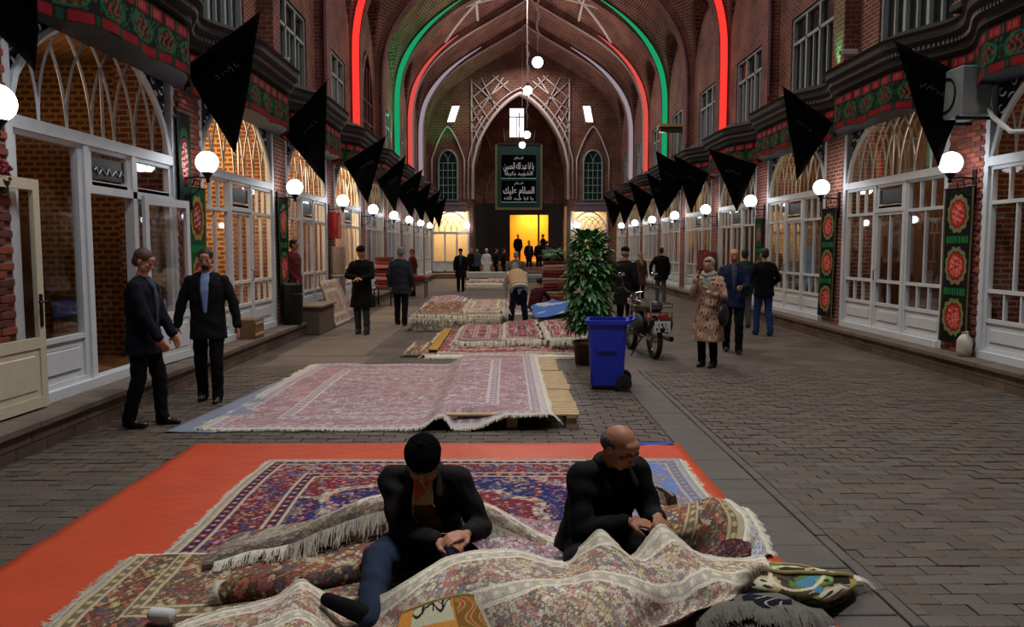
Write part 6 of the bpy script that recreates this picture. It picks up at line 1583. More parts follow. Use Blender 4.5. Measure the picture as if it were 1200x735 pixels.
def scarf(m, cm):
    def f(t, q):
        hp, RH, B, k = q['hp'], q['RH'], q['B'], q['k']; b = Prims()
        b.ell(hp(0, .028, .035), (.094*k, .102*k, .098*k), RH); b.ell(hp(0, .02, -.06), (.088*k, .082*k, .075*k), RH); b.chain([B(.56, .09, .0), B(.53, 0, .09), B(.56, -.09, .0), B(.55, 0, -.07), B(.56, .09, .0)], [.05*k]*5); b.loft([(B(.32, .0, .13), .06*k, .02*k, q['sd'], q['fw']), (B(.5, .0, .10), .11*k, .03*k, q['sd'], q['fw'])])
        fc = hp(0, -.10, -.01); 
        b.build('headscarf', m, t, min(q['vox'], .012), 3, .003, 30)
        b = Prims(); b.ell(hp(0, -.035, -.008), (.062*k, .078*k, .088*k), RH); b.ell(hp(0, -.108, -.015), (.012*k, .014*k, .016*k), RH); b.ell(hp(0, -.104, -.052), (.02*k, .01*k, .007*k), RH); b.build('face', SKIN, t, .008, 2)
        for sx in (-1, 1): MB().sphere(tuple(hp(sx*.029, -.099, .010)), .010*k, 8, 6, Rm=RH).build('eye', IRIS, t, smooth=True, local=True)
        b = Prims(); b.ell(hp(0, -.03, .07), (.06*k, .07*k, .03*k), RH); b.build('hair', cm, t, .01, 2)
    return f
# the woman on the phone: printed coat
PRC = bpy.data.materials.new('leaf_print_coat'); PRC.use_nodes = True
nt = PRC.node_tree; N_ = nt.nodes; bs = N_['Principled BSDF']; bs.inputs['Roughness'].default_value = .85; tc = N_.new('ShaderNodeTexCoord'); vo = N_.new('ShaderNodeTexVoronoi'); vo.inputs['Scale'].default_value = 17
mp = N_.new('ShaderNodeMapping'); mp.inputs['Scale'].default_value = (1, 1, .6); nt.links.new(tc.outputs['Object'], mp.inputs[0]); nt.links.new(mp.outputs[0], vo.inputs['Vector'])
rp = N_.new('ShaderNodeValToRGB'); rp.color_ramp.interpolation = 'CONSTANT'; e = rp.color_ramp.elements; e[0].position = 0; e[0].color = (*lin((88, 62, 50)), 1); e[1].position = .3; e[1].color = (*lin((176, 142, 116)), 1); e2 = rp.color_ramp.elements.new(.55); e2.color = (*lin((150, 112, 86)), 1)
nt.links.new(vo.outputs['Distance'], rp.inputs[0]); nt.links.new(rp.outputs[0], bs.inputs['Base Color'])
SCF = cloth('scarf_grey_green', (150, 148, 134)); BAGM = mat('black_bag', (16, 15, 16), .5)
def wextra(t, q):
    scarf(SCF, HAIRBR)(t, q); w = q['arms'][1][2]
    MB().bevbox(-.012, .012, -.012, .012, 0, .15, .003, M=Matrix.Translation(w + V3((.035, -.02, .02))) @ Matrix.Rotation(.3, 4, 'Y')).build('telephone', BLACK, t, local=True)
    b = Prims(); b.ell((.30, -.16, .80), (.06, .15, .17)); b.build('handbag', BAGM, t, .014, 3); MB().tube([(.30, -.24, .92), (.26, -.26, 1.12), (.26, -.18, 1.14), (.30, -.08, .92)], .008, 6).build('bag_strap', BAGM, t, local=True)
person('woman in a grey-green headscarf and leaf-print coat talking on a phone', g_(829, 430), FACE(-38), 1.63, dict(jacket=PRC, trousers=blk, jlen=.42, flare=1.12), dict(hp=.05, hy=.1, turn=0, R=(-.12, -.20, 1.42), L=(.20, -.30, 1.17), RP=(-.35, .1, -1), LP=(.5, .3, -1), curl=.9, LH=((-.1, -.8, .5), (-1, 0, 0)), RH=((.1, 0, 1), (.7, .3, 0))), .01, extra=wextra, hair=None, cap=None)
person('woman in a beige headscarf and dark coat beyond the motorcycle', g_(750, 350), FACE(20), 1.6, dict(jacket=brn, trousers=blk, jlen=.5), dict(hp=.1), .016, hair=None, extra=scarf(cloth('scarf_beige', (150, 124, 100)), HAIRB))
# stooping man with the vest
def vest(t, q):
    B, k = q['B'], q['k']; b = Prims(); b.loft([(B(u), rx*k, ry*k, q['sd'], q['fw']) for u, rx, ry in ((-.04, .215, .162), (.1, .21, .162), (.3, .215, .168), (.44, .205, .16), (.53, .125, .11))]); b.build('vest', beige, t, .014, 3, .005)
person('grey-haired man in a beige vest and white shirt stooping over the carpets', g_(607, 383), FACE(188), 1.76, dict(jacket=whc, trousers=jeand, jlen=.90), dict(lean=.95, L=(.22, -.62, .62), R=(-.22, -.62, .6), LP=(1, .2, .3), RP=(-1, .2, .3), ank=((.17, .05, .085), (-.17, .05, .085))), .014, hair=HAIRG, extra=vest)
person('grey-haired man in a dark jacket bending beyond the stooping man', g_(604, 362), FACE(175), 1.70, dict(jacket=greyt, trousers=blk, jlen=.8), dict(lean=.35, hp=.1), .018, hair=HAIRG)
def crouch(lbl, loc, rot, top, low, hm, k=1.0, scf=None):
    t = thing('person', lbl, 'person', loc, rot); b = Prims()
    J = dict(p=V3((0, .1, .22)), n=V3((0, -.12, .68)), h=V3((0, -.2, .86)))
    b.loft([(J['p'], .15, .12, (1, 0, 0), (0, -1, 0)), ((0, .02, .42), .14, .11, (1, 0, 0), (0, -1, 0)), ((0, -.08, .6), .15, .1, (1, 0, 0), (0, -1, 0))]); b.cap(J['n'] - V3((0, 0, .08)), J['h'] - V3((0, 0, .08)), .05); head(b, J['h'], Matrix.Rotation(.4, 3, 'X'))
    for sx in (-1, 1):
        b.chain([(sx*.1, .05, .2), (sx*.16, -.32, .48), (sx*.13, -.14, .07)], [.08, .055, .04]); b.chain([(sx*.16, -.1, .62), (sx*.24, -.28, .42), (sx*.1, -.48, .34)], [.045, .038, .027]); hand(b, (sx*.1, -.48, .34), (-.2*sx, -1, -.3), (0, 0, -1), 1, .4, sx)
        b.cap((sx*.13, -.10, .04), (sx*.13, -.28, .035), .036, .03)
    b.build('body', SKIN, t, .014, 3)
    b = Prims(); b.loft([((0, .1, .16), .19, .15, (1, 0, 0), (0, -1, 0)), ((0, .02, .42), .18, .14, (1, 0, 0), (0, -1, 0)), ((0, -.08, .62), .19, .12, (1, 0, 0), (0, -1, 0)), ((0, -.12, .7), .1, .08, (1, 0, 0), (0, -1, 0))])
    for sx in (-1, 1): b.chain([(sx*.16, -.1, .62), (sx*.24, -.28, .42), (sx*.11, -.46, .345)], [.062, .052, .04])
    b.build('jacket', top, t, .016, 3, .004)
    b = Prims()
    for sx in (-1, 1): b.chain([(sx*.1, .05, .2), (sx*.16, -.32, .48), (sx*.13, -.13, .1)], [.1, .075, .055]); 
    b.build('trousers', low, t, .016, 3)
    b = Prims(); b.ell((0, -.18, .90), (.088, .1, .09)); b.build('headscarf' if scf else 'hair', hm, t, .012, 3)
    for sx in (-1, 1): b = Prims(); b.cap((sx*.13, -.08, .045), (sx*.13, -.3, .04), .044, .034); b.build('shoe', SHOE, t, .012, 2)
crouch('crouching figure in dark maroon clothes in front of the stooping man', (.78, 21.2, 0), FACE(150), cloth('dark_maroon', (62, 24, 30)), cloth('mauve', (110, 70, 80)), HAIRB)
# far people near the steps: each its own figure
FARP = [((553, 322), 0, blk2, blk, HAIRB, 'man in dark clothes just behind the walking man in the black cap'), ((559, 318), 10, greyb, blk, HAIRB, 'man in a dark jacket standing at the foot of the steps'), ((581, 315), 90, blk, blk, HAIRB, 'dark-clad figure left of two by the steps under the banner'), ((590, 316), 100, blk, blk, HAIRB, 'dark-clad figure right of two by the steps under the banner'),
        ((620, 311), 20, navy, jeand, HAIRB, 'man in a navy jacket coming down the steps'), ((632, 308), -10, blk, blk, HAIRB, 'dark figure on the steps right of the navy jacket'), ((641, 312), 170, blk2, blk, HAIRB, 'dark-jacketed man with his back turned on the steps'), ((656, 318), 150, blk, blk2, HAIRG, 'man in black near the ferns, at the foot of the steps')]
for i, ((px, py), rot, ja, tr, hr, lb) in enumerate(FARP):
    z = 0; p = at(px, py, 0)
    if p.y > 43.9: p = at(px, py, Y=43.9); p.z = 0
    if i in (4, 5, 6): p = V3(((px-594)/933*45.1, 45.1 + .1 * i, .44))
    person(lb, (p.x, p.y, p.z), FACE(rot), 1.72, dict(jacket=ja, trousers=tr, jlen=.78, shirt=greyb if i in (1, 4) else None), dict(stride=.1), .03, hair=hr, group='far passers-by at the steps')
person('silhouetted man standing in the yellow doorway', (1.66 - .95, YB - .6, .88), FACE(10), 1.72, dict(jacket=blk, trousers=blk, jlen=.7), dict(), .03, group='far passers-by at the steps')
person('second silhouette in the yellow doorway, beside its post', (2.3, YB - .5, .88), FACE(-60), 1.74, dict(jacket=blk, trousers=blk, jlen=.7), dict(), .03, group='far passers-by at the steps')
pp = at(570, 316, Y=42.6); person('person in a long white robe near the steps', (pp.x, 42.6, 0), FACE(20), 1.7, dict(jacket=whc, trousers=whc, jlen=.15, flare=1.1), dict(), .03, hair=None, cap=whc, group='far passers-by at the steps')
person('man in a reddish jacket beside the left goods stand', g_(484, 347), FACE(-60), 1.72, dict(jacket=maroon, trousers=blk, jlen=.8), dict(hp=.2), .02, hair=HAIRBR)

# ================================================================= the two seated menders
def seated(label, ox, oy, rot, spec):
    """sitting on the ground: local origin under the pelvis, faces -Y"""
    t = thing('person', label, 'person', (ox, oy, 0), rot); q = spec; sk = q['skin']
    pel = V3((0, .02, .16)); chest = V3(q['chest']); neck = V3(q['neck']); hc = V3(q['head']); RH = Matrix.Rotation(q['hy'], 3, 'Z') @ Matrix.Rotation(q['hr'], 3, 'Y') @ Matrix.Rotation(q['hp'], 3, 'X')
    up = (neck - pel).normalized(); sdv = V3(q.get('sd', (1, 0, 0))).normalized(); fw = up.cross(sdv) * 1.0
    if fw.y > 0: fw = -fw
    sh = [neck + sdv * .175 - up * .065 - fw * -.01, neck - sdv * .175 - up * .065 - fw * -.01]
    arms = []
    for i, key in enumerate(('L', 'R')):
        w = V3(q[key]); e, w = ik(sh[i], w, .285, .26, q[key + 'P']); arms.append((sh[i], e, w))
    spine = [(pel, .155, .11), (pel.lerp(chest, .5), .14, .105), (chest, .155, .115), (chest.lerp(neck, .6), .15, .095), (neck - up * .02, .07, .06)]
    b = Prims(); b.loft([(c, rx, ry, sdv, fw) for c, rx, ry in spine]); b.cap(neck - up*.04, hc + RH @ V3((0, .02, -.07)), .058, .055); head(b, hc, RH, 1.0, True)
    for lg in q['legs']: b.chain(lg, [.08, .055, .038])
    for lg, ft in zip(q['legs'], q['feet']): b.cap(lg[-1], ft, .034, .026)
    for i, (a, e, w) in enumerate(arms):
        b.chain([a, e, w], [.045, .038, .027]); hd = q['LH' if i == 0 else 'RH']; hand(b, w, hd[0], hd[1], 1.0, hd[2], 1 if i == 0 else -1, True)
    b.build('body', sk, t, .0052, 3)
    b = Prims(); 
    for i, lg in enumerate(q['legs']): b.chain(lg, [.108, .082, .062])
    b.loft([(pel + V3((0, 0, -.06)), .18, .15, sdv, V3((0, -1, 0))), (pel + V3((0, 0, .08)), .165, .13, sdv, V3((0, -1, 0)))]); b.build('trousers', q['trousers'], t, .009, 3, .006, 15, 3)
    b = Prims(); b.loft([(c, rx, ry, sdv, fw) for c, rx, ry in ((pel + V3((0, .02, -.08)), .235, .19), (pel.lerp(chest, .35), .20, .15), (chest, .20, .15), (chest.lerp(neck, .55), .205, .135), (neck - up*.055, .165, .10), (neck + up*.0, .085, .07))], pw=2.2)
    for a, e, w in arms: b.chain([a, e, w - (w - e).normalized() * .03], [.078, .066, .05])
    b.cap(sh[0].lerp(neck, .3), sh[1].lerp(neck, .3), .062)
    if q.get('skirt'): b.chain(q['skirt'], [.11] * len(q['skirt']))
    b.build('jacket', q['jacket'], t, .0085, 4, .0055, 15, 5)
    b = Prims(); C2 = lambda u, x, y: pel + (neck - pel) * u + sdv * x + fw * y
    pts = [C2(1.02, math.cos(a)*.085, math.sin(a)*.07 + .012) for a in np.linspace(math.pi - .3, 2*math.pi + .3, 9)]; b.chain(pts, [.022]*9, 8)
    for sx in (-1, 1): b.chain([C2(1.0, sx*.075, .055), C2(.86, sx*.085, .14), C2(.6, sx*q.get('lap', .05), .158)], [.02, .024, .012], 8)
    b.build('lapels', q['jacket'], t, .009, 2)
    for i, ft in enumerate(q['feet']):
        a = q['legs'][i][-1]; b = Prims(); a = V3(a); f2 = V3(ft); b.chain([a, a.lerp(f2, .45), f2], [.046, .044, .032]); b.cap(a, a + (a - f2).normalized()*.02, .044); b.build('sock' , q['sock'], t, .008, 3)
    hp = lambda x, y, z: hc + RH @ V3((x, y, z))
    for sx in (-1, 1):
        MB().sphere(tuple(hp(sx*.031, -.0805, .006)), .013, 10, 8, Rm=RH).build('eyelid', sk, t, smooth=True, local=True)
        b = Prims(); b.chain([hp(sx*.014, -.094, .026), hp(sx*.032, -.095, .031), hp(sx*.05, -.082, .026)], [.0045, .005, .0035], 6); b.build('eyebrow', q['brow'], t, .004, 1)
    b = Prims(); b.chain([hp(-.018, -.0985, -.053), hp(0, -.1015, -.051), hp(.018, -.0985, -.053)], [.0035]*3, 6); b.build('lips', mat('lips', (140, 84, 72), .5), t, .003, 1)
    q['extra'](t, dict(hp=hp, RH=RH, C2=C2, arms=arms, sdv=sdv, fw=fw, up=up))
    return t
KNIT = mat('black_knit', (7, 7, 8), .95, var=.3, scale=60, bump=.5, bscale=220, spec=.05)
def ex1(t, q):
    hp, RH, C2 = q['hp'], q['RH'], q['C2']
    b = Prims(); b.ell(hp(0, .012, .075), (.098, .112, .074), RH); b.ell(hp(0, .014, .045), (.094, .110, .052), RH); b.ell(hp(0, .01, .10), (.075, .085, .05), RH); b.cap(hp(0, .01, .14), hp(0, .012, .15), .016); c = b.build('knit_cap', KNIT, t, .006, 3, .0015, 60)
    b = Prims(); b.loft([(C2(.42, 0, .135), .10, .03, q['sdv'], q['fw']), (C2(.62, 0, .142), .085, .03, q['sdv'], q['fw']), (C2(.8, 0, .13), .065, .03, q['sdv'], q['fw'])]); b.build('brown_vest', mat('khaki_knit', (96, 72, 46), .9, var=.2, bump=.4), t, .009, 3)
    b = Prims(); b.loft([(C2(.76, 0, .148), .062, .024, q['sdv'], q['fw']), (C2(.9, 0, .12), .055, .026, q['sdv'], q['fw']), (C2(1.02, 0, .06), .05, .03, q['sdv'], q['fw'])]); b.build('cream_sweater', mat('cream_knit', (186, 168, 122), .9, var=.1, bump=.3), t, .008, 2)
    b = Prims(); b.loft([(C2(.84, -.035, .165), .012, .014, q['sdv'], q['fw']), (C2(.93, -.012, .14), .04, .02, q['sdv'], q['fw']), (C2(1.03, 0, .085), .05, .024, q['sdv'], q['fw'])]); b.build('orange_collar_panel', mat('orange_knit', (206, 92, 40), .9, var=.1, bump=.3), t, .007, 2)
    b = Prims(); b.ell(hp(0, -.098, -.038), (.026, .010, .006), RH); b.build('moustache', mat('grey_moustache', (70, 62, 58), .8), t, .004, 1)
    MB().tube([tuple(hp(.0, -.11, -.02)), tuple(C2(.86, .05, .20)), tuple(C2(.8, .07, .2))], .003, 5).build('thread', mat('pale_thread', (196, 150, 90), .7), t, local=True)
    MB().tube([tuple(C2(.93, -.04, .18)), tuple(C2(.7, -.05, .195)), tuple(C2(.45, .0, .21)), tuple(q['arms'][0][2])], .003, 5).build('thread', mat('pale_thread', (196, 150, 90), .7), t, local=True)
o1 = at(505, 600, .3); 
M1 = seated('man in a black knit cap sitting on the carpets sewing, one leg stretched out', -.45, 4.33, 0, dict(skin=SKIN, chest=(.0, -.05, .37), neck=(.01, -.15, .60), head=(.015, -.25, .665), hp=.8, hy=0, hr=0,
   L=(.25, -.41, .335), R=(.10, -.45, .31), LP=(.55, .3, -1), RP=(-.7, .2, -1), LH=((-.55, -.55, .1), (-.3, .2, -1), .7), RH=((.8, -.35, .12), (.2, .2, -1), .8),
   legs=[[V3((.11, -.04, .14)), V3((.30, -.38, .13)), V3((.05, -.58, .08))], [V3((-.11, -.05, .15)), V3((-.20, -.46, .22)), V3((-.17, -.83, .10))]], feet=[V3((-.02, -.72, .07)), V3((-.36, -.86, .20))],
   trousers=cloth('navy_trousers', (38, 46, 66)), jacket=mat('dark_brown_wool', (24, 20, 19), .85, var=.2, bump=.3, bscale=200, spec=.2), sock=cloth('black_sock', (14, 14, 16)), brow=HAIRG, extra=ex1, lap=.085))
def ex2(t, q):
    hp, RH, C2 = q['hp'], q['RH'], q['C2']
    b = Prims(); b.ell(hp(0, .048, .002), (.080, .072, .056), RH); 
    for sx in (-1, 1): b.ell(hp(sx*.066, .034, .022), (.020, .050, .032), RH)
    b.build('hair', mat('greying_hair', (58, 52, 48), .8, var=.4, scale=50, bump=.6, bscale=200), t, .0065, 2)
    b = Prims(); b.loft([(C2(.82, 0, .12), .04, .024, q['sdv'], q['fw']), (C2(1.0, 0, .07), .05, .026, q['sdv'], q['fw'])]); b.build('jumper', blk2, t, .009, 2)
M2 = seated('balding man in a black coat sitting on the carpets and sewing, half turned', .50, 4.33, FACE(26), dict(skin=SKIN2, chest=(.0, -.04, .39), neck=(.0, -.13, .63), head=(.0, -.22, .725), hp=.55, hy=.35, hr=-.05,
   L=(.12, -.40, .385), R=(-.05, -.38, .38), LP=(.5, .3, -1), RP=(-.6, .2, -1), LH=((-.45, -.75, .05), (-.5, .2, -1), .75), RH=((.75, -.45, -.05), (.2, .2, -1), .75),
   legs=[[V3((.11, -.04, .14)), V3((.22, -.36, .16)), V3((.0, -.50, .09))], [V3((-.11, -.04, .14)), V3((-.33, -.36, .20)), V3((-.02, -.42, .09))]], feet=[V3((-.16, -.5, .08)), V3((.12, -.44, .07))],
   trousers=blk2, jacket=mat('black_wool', (11, 11, 13), .85, var=.2, bump=.3, bscale=200, spec=.2), sock=blk, brow=HAIRB, extra=ex2, lap=.05))
# ================================================================= street furniture and goods
# ---- blue wheeled bin
p = at(712, 458, 0)
t = thing('wheeled_bin', 'blue plastic wheeled bin standing in front of the potted tree', 'bin', (p.x + .02, p.y + .22, 0), R_(-8))
BL = mat('blue_bin_plastic', (30, 48, 172), .38, var=.08, bump=.1)
def frus(mb, w0, d0, w1, d1, z0, z1, n=5, wall=.0):
    vs = []; r = .045
    for w, d, z in ((w0, d0, z0), (w1, d1, z1)):
        for sx, sy, a0 in ((1, 1, 0), (-1, 1, 90), (-1, -1, 180), (1, -1, 270)):
            for i in range(n): a = R_(a0 + 90 * i / (n - 1)); vs.append((sx*(w/2-r) + r*math.cos(a), sy*(d/2-r) + r*math.sin(a), z))
    N = 4 * n; mb.add(vs, [(i, (i+1) % N, N+(i+1) % N, N+i) for i in range(N)]); return vs[N:], vs[:N]
mb = MB(); frus(mb, .40, .42, .49, .52, .06, .86); vs, lo_ = frus(MB(), .40, .42, .49, .52, .06, .86); mb.add(lo_, [tuple(reversed(range(20)))])
frus(mb, .465, .495, .375, .395, .86, .12); b_, c_ = frus(MB(), .375, .395, .46, .49, .12, .86); mb.add(c_, [tuple(range(20))]); mb.build('body', BL, t, local=True)
mb = MB()
o1_, i1_ = frus(MB(), .54, .57, .54, .57, .83, .88); o2_, i2_ = frus(MB(), .46, .49, .46, .49, .83, .88)
N_ = 20; vs = i1_ + o1_ + o2_ + i2_
fs = [(i, (i+1) % N_, N_+(i+1) % N_, N_+i) for i in range(N_)] + [(N_+i, N_+(i+1) % N_, 2*N_+(i+1) % N_, 2*N_+i) for i in range(N_)] + [(2*N_+i, 2*N_+(i+1) % N_, 3*N_+(i+1) % N_, 3*N_+i) for i in range(N_)] + [(3*N_+i, 3*N_+(i+1) % N_, (i+1) % N_, i) for i in range(N_)]
mb.add(vs, fs).build('rim', BL, t, local=True)
mb = MB().tube([(.27, -.2, .86), (.33, -.2, .90), (.33, .2, .90), (.27, .2, .86)], .016, 8); mb.build('handle', BL, t, local=True, smooth=True)
MB().tube([(.20, -.25, .09), (.20, .25, .09)], .012, 6).build('axle', IRON, t, local=True)
for sy in (-1, 1):
    wl_ = MB().tube([(.21, sy*.215, .1), (.21, sy*.275, .1)], .1, 20).build('wheel', mat('black_rubber', (18, 18, 18), .7), t, local=True)
    MB().tube([(.21, sy*.27, .1), (.21, sy*.282, .1)], .045, 14).build('hub', BLACK, t, local=True)
MB().box(-.12, .12, -.262, -.255, .5, .62).build('raised_plate', BL, t, local=True)
# ---- plants
LEAFS = [mat('leaf_%s' % n, c, .4, var=.25, scale=12, spec=.5) for n, c in (('deep', (46, 92, 48)), ('mid', (70, 124, 64)), ('light', (104, 156, 84)))]
def leaf_mesh(mb, p, d, n, L, W, mi):
    d = V3(d).normalized(); s_ = d.cross(V3(n)); s_ = s_.normalized() if s_.length > 1e-3 else V3((1, 0, 0)); u = s_.cross(d).normalized(); p = V3(p)
    vs = []; 
    for f, w, dr in ((0, .08, 0), (.3, .9, .04), (.6, .85, .0), (.85, .4, -.1), (1.0, .03, -.2)): c = p + d*L*f + u*L*dr; vs += [c - s_*W*w/2 + u*W*.12*w, c - u*W*.05, c + s_*W*w/2 + u*W*.12*w]
    fs = []
    for i in range(4):
        b = i*3; fs += [(b, b+1, b+4, b+3), (b+1, b+2, b+5, b+4)]
    mb.add(vs, fs, mi)
g = np.random.RandomState(5)
p = at(690, 432, 0); tx, ty = p.x + .04, p.y + .45
t = thing('potted_tree', 'bushy potted tree with broad drooping green leaves behind the blue bin', 'plant', (tx, ty, 0))
MB().lathe([(.17, 0), (.2, .02), (.23, .3), (.25, .32), (.25, .36), (.22, .36), (.21, .3)], 20, (tx, ty, 0)).build('pot', mat('brown_pot', (70, 44, 36), .6), t, smooth=True)
MB().tube([(tx, ty, .3), (tx+.03, ty, .9), (tx-.02, ty, 1.6)], [.03, .022, .012]).build('trunk', DWOOD, t)
rest = MB(); cnt = 0
for i in range(800):
    a = g.rand() * 6.283; h = g.rand(); z = .55 + 1.42 * h; R = (.27 * (1 - abs(h - .42) ** 2.2 * 1.5)) * (.45 + .55 * g.rand() ** .4)
    q_ = V3((tx + R * math.cos(a), ty + R * math.sin(a), z)); d = V3((math.cos(a), math.sin(a), g.uniform(-1.3, .25) + 1.3 * max(0, h - .6) / .4))
    L = g.uniform(.14, .24); W = L * g.uniform(.4, .55); mi = int(g.choice([0, 0, 1, 1, 2]))
    big = R > .15 and math.sin(a) < .4 and cnt < 250
    if big: m_ = MB(); leaf_mesh(m_, q_, d, (0, 0, 1), L, W, 0); m_.build('leaf', LEAFS[mi], t, smooth=True); cnt += 1
    else: leaf_mesh(rest, q_, d, (0, 0, 1), L, W, mi)
rest.build('inner_leaves', LEAFS, t, smooth=True)['kind'] = 'stuff'
t = thing('fern', 'light green feathery plant standing on the tall stack of folded carpets', 'plant', (at(650, 352, 0).x, at(650, 352, 0).y, 1.33))
c = V3((at(650, 352, 0).x, at(650, 352, 0).y, 1.33)); MB().lathe([(.12, 0), (.16, .18), (.15, .18)], 14, tuple(c)).build('pot', mat('brown_pot', (70, 44, 36), .6), t)
mb = MB()
for i in range(90):
    a = g.rand() * 6.283; L = g.uniform(.3, .55); e = g.uniform(.3, 1.3); pr_ = c + V3((0, 0, .18))
    for j in range(9):
        f = (j + 1) / 9; q_ = c + V3((math.cos(a) * L * f * math.cos(e) * 1.1, math.sin(a) * L * f * math.cos(e) * 1.1, .18 + L * f * math.sin(e) - .22 * f * f))
        for s_ in (-1, 1): leaf_mesh(mb, q_, V3((math.cos(a) - s_ * math.sin(a), math.sin(a) + s_ * math.cos(a), -.1)), (0, 0, 1), .09, .03, 1 + (i % 2))
mb.build('fronds', LEAFS, t, smooth=True)['kind'] = 'stuff'
# ---- motorcycle, seen from behind, leaning on its side stand
p = at(768, 421, 0); t = thing('motorcycle', 'black motorcycle with chrome rack parked facing away beside the potted tree', 'motorcycle', (p.x, p.y + .1, 0), R_(9))
TIRE = mat('black_rubber', (18, 18, 18), .7); RM = mat('red_tail_lamp', (150, 20, 20), .3); BRED = mat('dark_body_paint', (22, 20, 22), .25)
def wheel(y, nm='wheel'):
    w_ = MB().tube([(0, y + .27*math.cos(a), .30 + .27*math.sin(a)) for a in np.linspace(0, 2*math.pi, 25)[:-1]], .045, 8, closed=True).build(nm, TIRE, t, local=True, smooth=True)
    MB().tube([(0, y + .225*math.cos(a), .30 + .225*math.sin(a)) for a in np.linspace(0, 2*math.pi, 25)[:-1]], .014, 6, closed=True).build('rim', CHROME, w_, local=True)
    mb = MB()
    for i in range(16): a = i*math.pi/8; mb.tube([(0, y, .30), (.0, y + .22*math.cos(a), .30 + .22*math.sin(a))], .003, 4)
    mb.tube([(-.07, y, .30), (.07, y, .30)], .05, 12); mb.build('spokes', CHROME, w_, local=True)
wheel(0); wheel(1.22)
b = Prims(); b.ell((0, .72, .78), (.14, .24, .13)); b.ell((0, .85, .80), (.12, .14, .12)); b.build('fuel_tank', BRED, t, .014, 3)
b = Prims(); b.cap((0, .5, .80), (0, -.05, .83), .10, .11); b.ell((0, .2, .82), (.14, .36, .06)); b.build('seat', mat('seat_vinyl', (26, 24, 24), .5), t, .014, 3)
b = Prims(); b.ell((0, .62, .42), (.13, .16, .16)); b.cap((0, .62, .5), (0, .72, .66), .08, .07); b.build('engine', mat('engine_metal', (90, 90, 94), .35, .8), t, .014, 1)
b = Prims(); b.chain([(0, -.34, .50), (0, -.22, .58), (0, 0, .62), (0, .2, .6)], [.055, .075, .075, .06]); b.build('rear_mudguard', BRED, t, .014, 2)
mb = MB()
for sx in (-1, 1):
    mb.tube([(sx*.05, 1.22, .30), (sx*.06, 1.05, .78), (sx*.06, 1.0, .98)], .018); mb.tube([(sx*.06, 0, .3), (sx*.1, .5, .36), (sx*.08, .9, .6)], .016); mb.tube([(sx*.11, .0, .34), (sx*.12, .08, .62), (sx*.12, .1, .76)], .022)
mb.build('frame', CHROME, t, local=True)
mb = MB(); mb.tube([(0, 1.0, 1.0), (-.12, .98, 1.02), (-.24, .90, 1.10), (-.36, .82, 1.08)], .013); mb.tube([(0, 1.0, 1.0), (.12, .98, 1.02), (.24, .90, 1.10), (.36, .82, 1.08)], .013); mb.build('handlebar', CHROME, t, local=True)
for sx in (-1, 1):
    MB().tube([(sx*.27, .88, 1.1), (sx*.38, .81, 1.08)], .02, 8).build('grip', BLACK, t, local=True)
    mm = MB(); mm.tube([(sx*.24, .9, 1.1), (sx*.28, .9, 1.28)], .006); mm.build('mirror_stem', CHROME, t, local=True); MB().sphere((sx*.29, .89, 1.32), 1, 12, 8, sc=(.065, .015, .042)).build('mirror', CHROME, t, local=True, smooth=True)
    MB().sphere((sx*.17, -.25, .68), .04, 10, 8).build('indicator', mat('amber_lens', (190, 96, 30), .3), t, local=True, smooth=True)
    b = Prims(); b.ell((sx*.24, .12, .55), (.08, .22, .17)); b.build('saddlebag', mat('worn_black_bag', (30, 28, 28), .7, bump=.4), t, .016, 3)
    MB().tube([(sx*.17, -.3, .34), (sx*.17, .5, .3)], [.045, .03], 10).build('exhaust', CHROME, t, local=True) if sx > 0 else None
mb = MB()
for z, w_ in ((.90, .17), (.84, .18), (.76, .18)): mb.tube([(-w_, -.32, z), (w_, -.32, z)], .011)
mb.tube([(-.17, -.32, .90), (-.17, .1, .92), (.17, .1, .92), (.17, -.32, .90)], .011)
for sx in (-1, 1): mb.tube([(sx*.18, -.32, .90), (sx*.18, -.32, .74), (sx*.14, -.02, .66)], .011)
mb.build('luggage_rack', CHROME, t, local=True)
MB().box(-.06, .06, -.35, -.31, .66, .72).build('tail_lamp', RM, t, local=True)
pl = MB().box(-.13, .13, -.365, -.355, .46, .63).build('number_plate', mat('plate_white', (190, 190, 186), .5), t, local=True)
mb = MB()
for r_, zz in ((0, .575), (1, .505)):
    for i in range(4 if r_ else 3): xx = -.09 + .055*i + (.0 if r_ else .03); mb.box(xx-.016, xx+.016, -.368, -.365, zz-.02, zz+.02) if (i + r_) % 2 else mb.box(xx-.007, xx+.007, -.368, -.365, zz-.022, zz+.022)
mb.build('plate_characters', BLACK, pl, local=True)['kind'] = 'stuff'
MB().tube([(-.1, .35, .3), (-.3, .28, .015)], .012).build('side_stand', IRON, t, local=True); MB().sphere((0, 1.14, .86), .1, 14, 10, sc=(1, .6, 1)).build('headlamp', CHROME, t, local=True, smooth=True)
